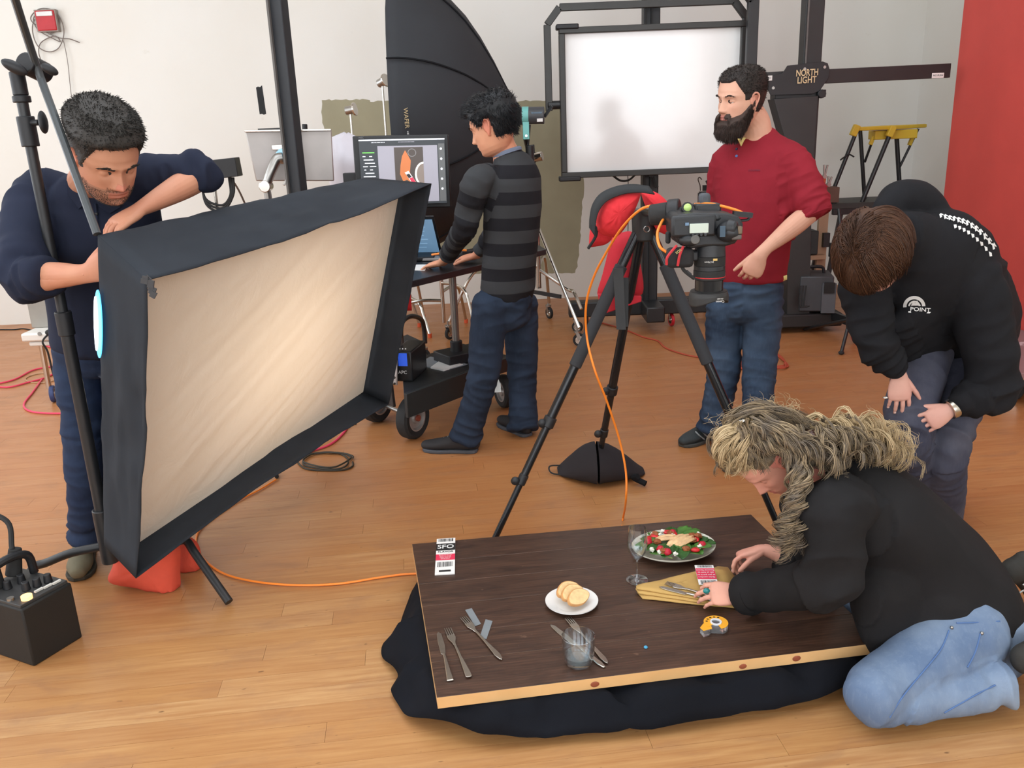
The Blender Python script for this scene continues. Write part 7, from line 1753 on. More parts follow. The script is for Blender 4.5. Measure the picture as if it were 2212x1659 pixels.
# ================================================================== person in the black hoodie, bending with hands on knees
def hoodie():
    root = thing('person', 'person in black hoodie bending forward with both hands on their knees', 'person', (at(2040, 1080, 3.2).x, 3.2, 0))
    SK = skin_mat('skin_pale', (226, 176, 158), (214, 150, 138))
    HIP = at(2098, 715, 3.32); CH = at(2020, 575, 3.02); NK = at(1958, 520, 2.92); ax = (NK-HIP).normalized(); l = V((.93, .36, .05)).normalized()
    K = 1.10; HC = at(1888, 545, 2.80); H = head_frame(HC, (-.36, -.34, -.87), (-.62, -.56, .50))
    mb = MB(); head_mesh(mb, H, 56, 60, K)
    loft(mb, [(NK+ax*-.06, .07, .07), (NK, .058, .058), (HC+(NK-HC)*.35, .055, .055)], l, 18, 4); hm = remesh(mb, .0032, 2)
    # arms: image-left arm and image-right arm
    s1, e1, w1 = at(1868, 610, 2.98), at(1888, 738, 2.94), at(1942, 806, 2.95); s2, e2, w2 = at(2098, 610, 2.98), at(2150, 838, 2.92), at(2058, 882, 2.90)
    mb = MB(); t1 = hand(mb, w1, at(1944, 872, 2.93)-w1, (.15, 1, -.1), (.95, .0, .0), [(.25, .25, .15), (.2, .25, .15), (.22, .25, .15), (.3, .3, .2)], .98, .10, (.65, .15, .1), arm=[(e1.lerp(w1, .45), .036, .034), (e1.lerp(w1, .85), .027, .024)]); h1 = remesh(mb, .0026, 2)
    mb = MB(); t2 = hand(mb, w2, at(2004, 912, 2.90)-w2, (.1, 1, -.25), (-.4, -.1, .9), [(.3, .3, .2), (.35, .35, .2), (.35, .35, .2), (.3, .3, .2)], .95, .16, (.55, .2, .1), arm=[(e2.lerp(w2, .45), .036, .034), (e2.lerp(w2, .85), .027, .024)]); h2 = remesh(mb, .0026, 2)
    mb = MB(); loft(mb, [(HIP, .12, .10), (HIP.lerp(NK, .5), .12, .09), (NK-ax*.05, .09, .07), (NK, .05, .05)], l, 16, 3)
    for a, b, c in ((s1, e1, w1), (s2, e2, w2)): loft(mb, [(a, .042, .042), (b, .036, .036), (c, .022, .022)], ax, 12, 3)
    LG = ((at(2010, 722, 3.27), at(1982, 820, 3.08), at(1962, 935, 2.98), at(1985, 1040, 3.12), at(2000, 1130, 3.30), at(2003, 1158, 3.32)), (at(2112, 745, 3.30), at(2078, 850, 3.12), at(2040, 965, 3.00), at(2040, 1060, 3.10), at(2034, 1150, 3.22), at(2034, 1180, 3.24)))
    for a, b, c, d, e, g in LG: loft(mb, [(a, .065, .065), (c, .048, .048), (e, .03, .03)], l, 12, 3)
    cm = remesh(mb, .014, 2); body = join_meshes('body', [hm, h1, h2, cm]); tint_attr(body, lambda p: None); put(body, 'body', SK, root)
    NM = M('nail_pale', (236, 200, 188), .3, var=.02); nails(root, t1, (.15, 1, -.1), NM, .9); nails(root, t2, (.1, 1, -.25), NM, .9)
    # bob of brown hair falling from a parting
    HB = hair_mat('hair_brown', (52, 34, 26), (92, 62, 44), .42, (70, 44, 30))
    def hl(th, z, p):
        az = abs(math.degrees(math.atan2(p.x, p.y))); k = max(0, min(1, ((z-(.07 if az < 30 else -.06))/.02)))
        return -.004+k*(.010+.004*noise.noise(p*12))
    hs = hair_shell(H, hl, 'hair', HB, root, K); rr = random.Random(4); R_ = []
    cr = V((.012, -.005, .128)); Hi3 = H.to_3x3()
    ctr = HC
    gdir = V((0, 0, -1))
    for i in range(4600):
        # root along the parting, flow over the skull then hang with gravity
        t = rr.random(); part = V((.008+rr.uniform(-.004, .004), .085-.17*t, .118-.5*(t-.45)**2*.25)); sd = 1 if rr.random() < .62 else -1
        aim = rr.uniform(-1.15, 1.15); L = rr.uniform(.19, .275); rb_ = rr.uniform(-.02, .07); pts = []
        p = part; dr = V((sd*math.cos(aim), math.sin(aim)*.9, -.05)).normalized()
        if rr.random() < .2: p = V((rr.uniform(-.06, .06), .075, .098)); dr = V((rr.uniform(-.3, .3), .9, -.15)).normalized(); L = rr.uniform(.17, .24)
        step = L/9
        for k in range(10):
            q = p; e_ = V((q.x/.094, (q.y+.005)/.116, q.z/.135)); d_ = e_.length
            tgt = 1.0+.10*math.sin(math.pi*k/11)+rb_*(k/9)
            q = q*((tgt*.75+d_*.25)/d_ if d_ > tgt else tgt/d_)
            pts.append(H @ (q*K)); 
            nrm = V((q.x/.0088, q.y/.0135, q.z/.018)).normalized(); gl = (Hi3.inverted() @ gdir)
            dr = (dr*.9+gl*(.02+.03*k)); dr = dr-nrm*max(0, -dr.dot(nrm))*(1 if d_ < 1.12 else .3); dr = dr+V((rr.uniform(-.05, .05), rr.uniform(-.05, .05), rr.uniform(-.05, .05))); dr.normalize(); p = q+dr*step
        R_.append(pts)
    strands('hair_strands', HB, hs, R_, r=.0021)
    # hoodie
    BK = knit('black_fleece', (31, 31, 34), .12, .1, .25, 500); mb = MB()
    tz = [(at(2102, 735, 3.32), .185, .14), (at(2094, 700, 3.28), .195, .155), (at(2064, 640, 3.16), .195, .16), (at(2026, 585, 3.04), .20, .15), (at(1996, 552, 2.98), .185, .13), (at(1972, 530, 2.94), .12, .10), (at(1958, 520, 2.92), .100, .09), (at(1938, 516, 2.885), .088, .08)]
    loft(mb, tz, l, 34, 4, (.15, .2))
    c1, c2 = e1.lerp(w1, .90), e2.lerp(w2, .92)
    loft(mb, [(at(1925, 580, 3.0), .07, .07), (s1, .088, .085), (s1.lerp(e1, .5), .076, .076), (e1, .068, .068), (e1.lerp(c1, .5), .058, .058), (c1, .042, .040)], ax, 22, 4, (.5, .2))
    loft(mb, [(at(2050, 585, 3.02), .08, .08), (s2, .105, .10), (s2.lerp(e2, .45)+V((.01, 0, 0)), .098, .096), (s2.lerp(e2, .9), .086, .086), (e2, .080, .080), (e2.lerp(c2, .5), .066, .066), (c2, .044, .042)], ax, 24, 4, (.5, .2))
    loft(mb, [(at(2010, 670, 3.0), .10, .05), (at(1975, 700, 3.02), .13, .06), (at(2010, 735, 3.14), .15, .07)], l, 20, 4)
    # hood bunched behind the neck
    hd = [at(1915, 452, 2.96), at(1945, 432, 3.0), at(1985, 440, 3.04), at(2012, 478, 3.04), at(2015, 530, 3.0), at(1996, 580, 2.94)]
    loft(mb, [(hd[0], .045, .045), (hd[1], .070, .065), (hd[2], .080, .07), (hd[3], .075, .066), (hd[4], .062, .056), (hd[5], .042, .04)], (0, -1, .2), 20, 4)
    sm = remesh(mb, .0068, 7); sg = [(tz[0][0], tz[-1][0], .011, 8, 5, (.6, .2), .11), (s1, e1, .012, 16, 7, (.3, 1.), .06), (e1, c1, .011, 22, 8, (.9, .9), .05), (s2, e2, .013, 13, 6, (.5, 1.), .08), (e2, c2, .012, 20, 8, (.9, .9), .06)]
    wrinkle(sm, sg, 4.0); put(sm, 'hoodie', BK, root)
    bvh = bvhtree.BVHTree.FromPolygons([tuple(v.co+woff(root)) for v in sm.vertices], [tuple(p.vertices) for p in sm.polygons])
    def hit(px, py, off=.003):
        d = ray(px, py); h = bvh.ray_cast(V((0, 0, CAM_H)), d); return (h[0]-d*off, h[1]) if h[0] else (None, None)
    # chest emblem: arch badge with lettering, laid on the fleece
    def decal(polys, nm, mat, off):
        mb = MB()
        for P in polys:
            Q = [hit(*p, off)[0] for p in P]
            if all(q is not None for q in Q): mb.add(Q, [tuple(range(len(Q)))])
        if mb.v: mb.build(nm, mat, root, smooth=0, solid=.0008)
    cx, cy = 1978, 662
    def arc(r0, r1, a0, a1, n=16): return [[(cx-3+r0*1.05*math.cos(a), cy-r0*.98*math.sin(a)), (cx-3+r1*1.05*math.cos(a), cy-r1*.98*math.sin(a)), (cx-3+r1*1.05*math.cos(b), cy-r1*.98*math.sin(b)), (cx-3+r0*1.05*math.cos(b), cy-r0*.98*math.sin(b))] for a, b in [(a0+(a1-a0)*i/n, a0+(a1-a0)*(i+1)/n) for i in range(n)]]
    decal(arc(16, 23, R(2), R(185)), 'emblem_arch', WHITEPRINT, .004); decal(arc(9, 12.5, R(5), R(175)), 'emblem_inner_arch', WHITEPRINT, .004)
    decal([[(1968, 660), (1973, 650), (1977, 655), (1981, 649), (1989, 660)]], 'emblem_peaks', WHITEPRINT, .004)
    def text_decal(s, px, py, size_px, nm, mat, rot=0.0, sx=1.0, off=.004):
        me = text_mesh(s, 1.0, 0, bold=.01); mb = MB(); c_, s_ = math.cos(rot), math.sin(rot); ok = True; Q = []
        for v in me.vertices:
            x, y = v.co.x*size_px*sx, v.co.y*size_px; h = hit(px+x*c_+y*s_, py+x*s_-y*c_, off)[0]
            if h is None: ok = False; break
            Q.append(h)
        if ok: mb.add(Q, [tuple(p.vertices) for p in me.polygons]); mb.build(nm, mat, root, smooth=0, solid=.0008)
    text_decal('POINT', 1988, 669, 12, 'emblem_lettering', WHITEPRINT, R(4), 1.25)
    decal([[(1962, 672), (1962, 675), (2008, 677), (2011, 674)]], 'emblem_underline', WHITEPRINT, .004)
    # back print glimpsed along the shoulder blades
    PRN = []
    for i in range(13):
        x = 2030+i*9.5; y = 462+(i*1.9)+max(0, i-4)**2*.62
        PRN.append([(x-1, y+1), (x+3, y-2+i*.3), (x+5, y+6+i*.6), (x+1, y+9+i*.5)]); PRN.append([(x+3, y-1), (x+8, y+1+i*.5), (x+8, y+3+i*.5), (x+4, y+2+i*.3)])
        if i % 3: PRN.append([(x+5, y+5+i*.4), (x+9, y+7+i*.7), (x+9, y+9+i*.7), (x+5, y+8+i*.5)])
        if i > 3: PRN.append([(x-8, y+14+i*.4), (x-2, y+12+i*.8), (x-1, y+18+i*.9), (x-6, y+21+i*.7)])
    decal(PRN, 'back_print', WHITEPRINT, .005)
    # bracelet, ring
    x, y, z = basis(w2-e2); MB().lathe([(.030, -.012), (.036, -.011), (.0375, 0), (.036, .011), (.030, .012)], frame(w2+(w2-e2).normalized()*.002, x, y, z), 20).build('silver_bracelet', M('bracelet_silver', (200, 192, 178), .25, 1.0, var=.06), root)
    p0 = at(1913, 859, 2.895); MB().lathe([(.0085, -.002), (.0100, 0), (.0085, .002)], frame(p0, V((1, 0, 0)), V((0, 1, 0)), V((0, 0, 1))), 14).build('ring', CHR, root)
    # grey jeans
    DN = denim('jeans_grey', (62, 64, 80), (106, 106, 116), .5); mb = MB()
    loft(mb, [(at(2085, 690, 3.30), .165, .12), (at(2075, 735, 3.30), .178, .135), (at(2062, 775, 3.26), .16, .125)], l, 26, 4, (.2, .5)); sg_ = []
    for a, b, c, d, e, g in LG:
        loft(mb, [(a, .098, .10), (b, .094, .096), (c, .080, .082), (d, .076, .078), (e, .068, .07), (g, .070, .072)], l, 24, 4, (.6, .15)); sg_ += [(a, c, .011, 18, 7, (.9, .9), .07), (c, g, .013, 20, 8, (.9, .9), .06)]
    jm = remesh(mb, .0066, 6); wrinkle(jm, sg_, 15.0); put(jm, 'jeans', DN, root)
    BS = MATS['black_shoe']; SL = MATS['grey_sole']
    for g in (LG[0][5], LG[1][5]): shoe(V((g.x+.02, g.y+.06, 0)), (-.45, -.89, 0), root, BS, SL, L=.27)
    # belt tab peeking under the hem
hoodie()
# ================================================================== kneeling woman with curly blond-grey hair
def woman():
    root = thing('person', 'kneeling woman with long curly blond-grey hair arranging the napkin', 'person', (1.25, 2.1, 0))
    SK = skin_mat('skin_rosy', (228, 168, 146), (216, 138, 122)); 
    HIPc = at(2062, 1318, 2.26); NK = at(1778, 1052, 2.30); ax = (NK-HIPc).normalized(); l = V((-.08, 1, .10)).normalized()   # l: toward her far side
    K = .98; HC = at(1664, 985, 2.33); H = head_frame(HC, (-.50, -.22, -.84), (-.80, -.10, .58))
    mb = MB(); head_mesh(mb, H, 64, 72, K); ear(mb, H, 1, K); ear(mb, H, -1, K)
    for sg in (1, -1): lids(mb, H, sg, .85, K)
    loft(mb, [(NK+ax*-.08, .07, .065), (NK, .055, .055), (NK.lerp(HC, .5), .050, .050), (HC.lerp(NK, .2), .05, .05)], l, 18, 4); hm = remesh(mb, .0026, 2)
    # near arm (her left) and far arm (her right)
    s1, e1, w1 = at(1802, 1108, 2.13), at(1796, 1256, 2.08), atz(1606, 1284, TZ+.055)
    s2, e2, w2 = at(1745, 1085, 2.50), at(1765, 1235, 2.50), atz(1655, 1186, TZ+.085)
    mb = MB(); d1 = atz(1530, 1281, TZ+.058)-w1
    t1 = hand(mb, w1, d1, (-.1, .55, -.85), (.05, .8, .6), [(.35, .7, .5), (.3, .5, .4), (.35, .5, .4), (.4, .5, .4)], .98, .03, (.35, .35, .15), arm=[(e1.lerp(w1, .6), .036, .034), (e1.lerp(w1, .88), .028, .025)]); h1 = remesh(mb, .0024, 2)
    mb = MB(); d2 = atz(1572, 1204, TZ+.055)-w2
    t2 = hand(mb, w2, d2, (.15, -.35, -.9), (-.3, -.85, .35), [(.35, .6, .35), (.55, .8, .5), (.7, .9, .55), (.8, .95, .6)], .96, .0, (.30, .55, .2), arm=[(e2.lerp(w2, .35), .040, .038), (e2.lerp(w2, .8), .030, .026)]); h2 = remesh(mb, .0024, 2)
    mb = MB(); loft(mb, [(HIPc, .12, .11), (HIPc.lerp(NK, .5), .11, .10), (NK-ax*.05, .08, .07), (NK, .05, .05)], l, 16, 3)
    for a, b, c in ((s1, e1, w1), (s2, e2, w2)): loft(mb, [(a, .042, .042), (b, .036, .036), (c, .022, .022)], ax, 12, 3)
    kn1 = at(1868, 1535, 1.95); kn1 = V((kn1.x, kn1.y, .085)); an1 = atz(2150, 1480, .085); hp1 = at(2100, 1352, 2.14)
    kn2 = V((1.02, 2.42, .075)); an2 = V((1.52, 2.46, .08)); hp2 = at(2050, 1330, 2.40)
    for a, b, c in ((hp1, kn1, an1), (hp2, kn2, an2)): loft(mb, [(a, .07, .07), (b, .05, .05), (c, .03, .03)], l, 12, 3)
    cm = remesh(mb, .014, 2); nh = len(hm.vertices); body = join_meshes('body', [hm, h1, h2, cm]); Hi = H.inverted()
    def tf(p):
        q = (Hi @ V(p))/K
        if abs(q.z) < .14 and abs(q.x) < .1 and abs(q.y) < .14:
            if q.y > .085 and -.076 < q.z < -.05 and abs(q.x) < .025: return (*rgb(192, 108, 104)[:3], .7)
            if abs(q.x) > .073: return (*rgb(226, 130, 116)[:3], .6)
    tint_attr(body, tf, nh); put(body, 'body', SK, root)
    for sg in (1, -1): eye(root, H, sg, K, (0, 1, -.5))
    NM = M('nail_pale2', (240, 204, 192), .3, var=.02); nails(root, t2[:4], (.15, -.35, -.9), NM, .9)
    # ring with a turquoise stone, earring, bracelet glint
    rp = w1+d1.normalized()*.118+V((0, -.026, .022)); MB().ell(rp, (.011, .007, .009)).build('turquoise_ring', M('turquoise', (44, 128, 128), .25, var=.2, vscale=60), root); MB().lathe([(.009, -.003), (.0105, 0), (.009, .003)], frame(rp+V((0, .008, -.004)), *basis((1, .2, 0))), 14).build('ring_band', CHR, root)
    e0 = H @ (V((-.082, .0, -.04))*K)
    e0 = min((H @ (V((sg*.080, .004, -.038))*K) for sg in (1, -1)), key=lambda p: p.y)
    ea = thing_part = MB().tube([e0, e0+V((0, -.004, -.02)), e0+V((.002, -.004, -.036))], .0014, 6).build('earring', CHR, root); MB().ell(e0+V((.002, -.004, -.044)), (.005, .005, .009)).build('earring_bead', M('pearl', (226, 222, 214), .2), ea)
    # ---- hair: curly volume built from many wavy locks
    HB = hair_mat('hair_blond_grey', (104, 92, 78), (176, 154, 122), .5, (114, 104, 94)); HG = hair_mat('hair_blond_light', (166, 142, 106), (216, 192, 152), .5)
    def hl(th, z, p):
        az = abs(math.degrees(math.atan2(p.x, p.y))); line = .060 if az < 40 else (.060-(az-40)*.002 if az < 62 else (.02 if az < 106 else -.09)); k = max(0, min(1, (z-line)/.02)); return -.005+k*(.009+.006*noise.noise(p*26))
    hs = hair_shell(H, hl, 'hair', HB, root, K); rr = random.Random(12)
    def curl(path, rad, turns, r_, n=32, ph=None):
        P = [V(q) for q in catmull(path, 8)]; m = len(P); out = []; ph = rr.uniform(0, 6.28) if ph is None else ph; x = None
        for i in range(n):
            u = i/(n-1)*(m-1); k = min(int(u), m-2); p = P[k].lerp(P[k+1], u-k); t = (P[min(k+1, m-1)]-P[max(k-1, 0)]).normalized()
            if x is None: x = basis(t)[0]
            x = (x-t*x.dot(t)); x = x.normalized() if x.length > 1e-5 else basis(t)[0]; y = t.cross(x); a = ph+turns*2*math.pi*i/(n-1); w_ = rad*min(1, i/(n*.25)+.12)
            out.append(p+x*(w_*math.cos(a))+y*(w_*math.sin(a)))
        return out
    def A(px, py, Y): return at(px, py, Y)
    locks = []; pale = []
    def bundle(ctrl, n, spread, rad, turns, tgt, taper=1.0):
        for _ in range(max(5, int(n*.24))):
            o = V((rr.gauss(0, 1), rr.gauss(0, 1), rr.gauss(0, 1)))*spread; o2 = V((rr.gauss(0, 1), rr.gauss(0, 1), rr.gauss(0, 1)))*spread*taper*1.2
            k = len(ctrl); rd, tn, ph = rad*rr.uniform(.7, 1.7), turns*rr.uniform(.5, 1.0), rr.uniform(0, 6.28); en = rr.uniform(.8, 1.0)
            for _c in range(9):
                j = V((rr.gauss(0, 1), rr.gauss(0, 1), rr.gauss(0, 1)))*.0024; j2 = V((rr.gauss(0, 1), rr.gauss(0, 1), rr.gauss(0, 1)))*.0040
                tgt.append(curl([A(*c)+(o+j)*(1-i/(k-1))+(o2+j2)*(i/(k-1)) for i, c in enumerate(ctrl)], rd*rr.uniform(.9, 1.1), tn, .001, 30, ph+rr.uniform(-.25, .25)))
    # over the crown from the forehead back to the clip
    for y0 in range(-4, 5):
        t = y0/4; Yc = 2.33+.075*t
        up_ = 1-abs(t)
        bundle([(1566+14*abs(t), 945, Yc), (1585, 912-8*up_, Yc), (1640, 888-12*up_, Yc), (1700, 905-10*up_, Yc), (1750, 932, Yc)], 26, .010, .006, 2.2, locks)
    # forelock falling over the brow
    bundle([(1608, 912, 2.27), (1572, 930, 2.24), (1556, 965, 2.22), (1566, 995, 2.22), (1590, 1012, 2.23)], 70, .010, .012, 2.4, pale); bundle([(1608, 905, 2.28), (1592, 950, 2.22), (1594, 990, 2.20), (1606, 1008, 2.21)], 80, .010, .011, 2.4, pale); bundle([(1600, 915, 2.34), (1565, 950, 2.33), (1558, 990, 2.32), (1582, 1012, 2.30)], 50, .012, .010, 2.0, locks)
    # side, from temple round above the ear to the nape
    bundle([(1625, 928, 2.22), (1660, 948, 2.20), (1705, 962, 2.19), (1745, 982, 2.19), (1785, 1003, 2.20)], 90, .011, .011, 3.6, locks); bundle([(1618, 950, 2.215), (1655, 964, 2.20), (1700, 978, 2.19), (1732, 1025, 2.20)], 90, .009, .009, 3.0, locks); bundle([(1640, 915, 2.23), (1690, 935, 2.20), (1730, 950, 2.20), (1755, 942, 2.24)], 80, .012, .008, 2.0, locks)
    bundle([(1606, 925, 2.215), (1616, 962, 2.205), (1630, 988, 2.205), (1640, 1004, 2.215)], 80, .010, .006, 2.0, locks)
    # ponytail of tight curls spilling over the back
    bundle([(1745, 938, 2.28), (1800, 930, 2.27), (1850, 935, 2.27), (1900, 950, 2.28), (1932, 975, 2.29)], 190, .020, .022, 4.5, pale, 1.3); bundle([(1745, 945, 2.26), (1790, 950, 2.22), (1840, 965, 2.21), (1880, 975, 2.22)], 110, .016, .020, 4.0, locks, 1.3)
    bundle([(1720, 950, 2.21), (1760, 975, 2.18), (1795, 1000, 2.17), (1812, 1015, 2.17)], 70, .018, .016, 2.2, locks)
    # loose lock hanging beside the face down to the board
    bundle([(1722, 985, 2.19), (1726, 1040, 2.15), (1716, 1090, 2.13), (1704, 1140, 2.12), (1692, 1178, 2.12)], 190, .011, .013, 5.0, locks, 1.2); bundle([(1715, 1010, 2.2), (1735, 1050, 2.16), (1728, 1110, 2.14), (1715, 1165, 2.13)], 60, .010, .012, 4.5, locks)
    strands('hair_locks', HB, hs, locks, r=.0015); strands('hair_pale_locks', HG, hs, pale, r=.0015)
    fl = []
    for _ in range(160):
        a = rr.choice(((1640, 885, 2.33), (1700, 890, 2.33), (1580, 915, 2.30), (1860, 925, 2.28), (1920, 960, 2.29), (1560, 950, 2.28))); p = A(*a)+V((rr.gauss(0, .03), rr.gauss(0, .03), rr.gauss(0, .01))); fl.append(curl([p, p+V((rr.uniform(-.02, .03), 0, .02)), p+V((rr.uniform(-.03, .05), rr.uniform(-.02, .02), .03+rr.uniform(-.01, .02)))], .006, 1.2, .001, 12))
    tag(strands('flyaway_hair', HG, hs, fl, r=.0007), kind='stuff')
    c_ = A(1752, 938, 2.24); MB().ell(c_, (.022, .016, .014)).build('hair_clip', M('tortoise', (74, 44, 32), .3, var=.4, vscale=80), root); MB().tube([c_+V((-.05, -.01, -.004)), c_+V((0, -.022, .006)), c_+V((.05, -.01, -.006))], .006, 8).build('hair_clip_bar', MATS['tortoise'], root)
    MB().ell(A(1604, 910, 2.25), (.012, .01, .012)).build('hair_pin', CHR, root)
    # ---- black cardigan
    BK = knit('black_cardigan', (34, 33, 34), .12, .12, .25, 500); mb = MB()
    tz = [(at(2096, 1372, 2.24), .165, .13), (at(2078, 1330, 2.25), .195, .165), (at(2030, 1265, 2.27), .190, .175), (at(1965, 1185, 2.28), .185, .165), (at(1895, 1115, 2.29), .195, .150), (at(1840, 1072, 2.30), .19, .125), (at(1800, 1052, 2.31), .14, .095), (at(1778, 1046, 2.32), .085, .07)]
    loft(mb, tz, l, 34, 4, (.25, .2))
    c1, c2 = e1.lerp(w1, .93), e2.lerp(w2, .72)
    loft(mb, [(at(1850, 1075, 2.22), .07, .07), (s1, .096, .088), (s1.lerp(e1, .5), .086, .076), (e1-V((.005, 0, -.01)), .070, .066), (e1.lerp(c1, .35), .062, .058), (e1.lerp(c1, .75), .056, .052), (c1, .052, .047)], (0, 1, 0), 24, 4, (.5, .15))
    loft(mb, [(at(1790, 1070, 2.42), .07, .07), (s2, .085, .08), (s2.lerp(e2, .5), .075, .07), (e2, .066, .064), (c2, .05, .048)], (0, 1, 0), 22, 4, (.5, .15))
    # draped front of the cardigan hanging below the belly to the thigh
    loft(mb, [(at(1925, 1225, 2.20), .10, .10), (at(1915, 1280, 2.16), .10, .08), (at(1935, 1335, 2.14), .11, .06), (at(1960, 1378, 2.13), .11, .035)], (1, 0, .3), 22, 4)
    loft(mb, [(at(2035, 1300, 2.14), .12, .07), (at(1995, 1350, 2.12), .12, .05), (at(1975, 1385, 2.11), .09, .03)], (1, 0, .3), 22, 4)
    sm = remesh(mb, .0066, 8); sg = [(tz[0][0], tz[-1][0], .024, 3.2, 5.5, (.4, .5), .12), (s1, e1, .020, 7, 6, (.7, 1.), .07), (e1, c1, .018, 9, 7, (1.0, .9), .05), (s2, e2, .012, 12, 6, (.5, 1.), .06), (e2, c2, .012, 18, 8, (1.0, .9), .05)]
    wrinkle(sm, sg, 7.0); put(sm, 'cardigan', BK, root)
    x, y, z = basis(w1-e1, (0, 0, 1)); MB().lathe([(.046, -.02), (.060, -.025), (.066, .0), (.062, .022), (.046, .018)], frame(c1, x, y, z), 24).build('turned_cuff', BK, root)
    # ---- light blue jeans
    DN = denim('jeans_light_blue', (98, 118, 148), (158, 175, 194), .75, 1.6); mb = MB()
    loft(mb, [(at(2120, 1296, 2.24), .155, .10), (at(2108, 1340, 2.24), .185, .145), (at(2085, 1385, 2.23), .17, .15)], l, 28, 4, (.3, .5))
    th1 = [(hp1, .115, .108), (hp1.lerp(kn1, .35), .108, .100), (hp1.lerp(kn1, .7), .090, .084), (kn1+V((.008, .0, .012)), .078, .076)]; loft(mb, th1, l, 26, 4, (.6, .75))
    loft(mb, [(kn1+V((.02, .01, -.012)), .068, .064), (kn1.lerp(an1, .4)+V((0, 0, -.008)), .070, .060), (kn1.lerp(an1, .75)+V((0, 0, -.008)), .060, .056), (an1, .058, .058), (an1+(an1-kn1).normalized()*.03, .062, .062)], l, 24, 4, (.6, .12))
    loft(mb, [(hp2, .112, .112), (hp2.lerp(kn2, .5), .10, .10), (kn2+V((0, 0, .01)), .08, .085)], l, 24, 4, (.6, .7)); loft(mb, [(kn2, .075, .075), (kn2.lerp(an2, .5), .075, .075), (an2, .06, .062), (an2+(an2-kn2).normalized()*.03, .064, .066)], l, 22, 4, (.6, .12))
    mb.v = [(a, b, max(c, .004)) for a, b, c in mb.v]
    jm = remesh(mb, .0058, 4); wrinkle(jm, [(hp1, kn1, .007, 14, 6, (.6, .8), .09), (kn1, an1, .010, 18, 8, (1.2, .9), .06), (hp2, kn2, .007, 14, 6, (.6, .8), .09), (kn2, an2, .01, 18, 8, (1., .9), .06)], 21.0)
    co = coords(jm); co[:, 2] = np.maximum(co[:, 2], .003); setco(jm, co); put(jm, 'jeans', DN, root)
    bvh = bvhtree.BVHTree.FromPolygons([tuple(v.co+woff(root)) for v in jm.vertices], [tuple(p.vertices) for p in jm.polygons])
    def hit(px, py, off=.0015):
        d = ray(px, py); h = bvh.ray_cast(V((0, 0, CAM_H)), d); return h[0]-d*off if h[0] else None
    SM = M('denim_seam', (82, 112, 160), .85)
    for pts in ([(2050, 1362), (2034, 1400), (2010, 1432), (1978, 1470), (1945, 1512), (1922, 1550), (1912, 1585)], [(1935, 1586), (1980, 1570), (2040, 1540), (2110, 1500), (2150, 1480)], [(2118, 1368), (2112, 1392), (2104, 1415), (2090, 1442)], [(2066, 1346), (2100, 1345), (2160, 1342)]):
        P = [q for q in (hit(*p) for p in pts) if q is not None]
        if len(P) > 2: MB().tube(P, .0022, 6, 5).build('seam', SM, root)
    for p in ((2056, 1356), (2121, 1368)):
        q = hit(*p, .003)
        if q is not None: MB().ell(q, (.005, .004, .005)).build('rivet', STL, root)
    # shoes, toes on the floor
    TS = M('trail_shoe', (50, 48, 44), .8, var=.15, bump=.3); SL = MATS['shoe_sole_dark']
    for an, kn in ((an1, kn1), (an2, kn2)):
        d = (an-kn).normalized(); o = an+d*.10
        s_ = shoe(an+d*.155+V((0, 0, .135)), V((d.x*.30, d.y*.30, -.95)), root, TS, SL, L=.20 if an is an2 else .205, up=(-d.x, -d.y, -.25), ankle=.075, w=1.05)
        for k in range(3): c = an+d*(.075+.012*k)+V((-.0, -.046, .02+.03*k)); MB().tube([c, c+V((.02, 0, .012)), c+V((.035, .004, -.004))], .003, 6).build('shoe_trim', M('silver_trim', (170, 170, 166), .4, .5), s_)
woman()
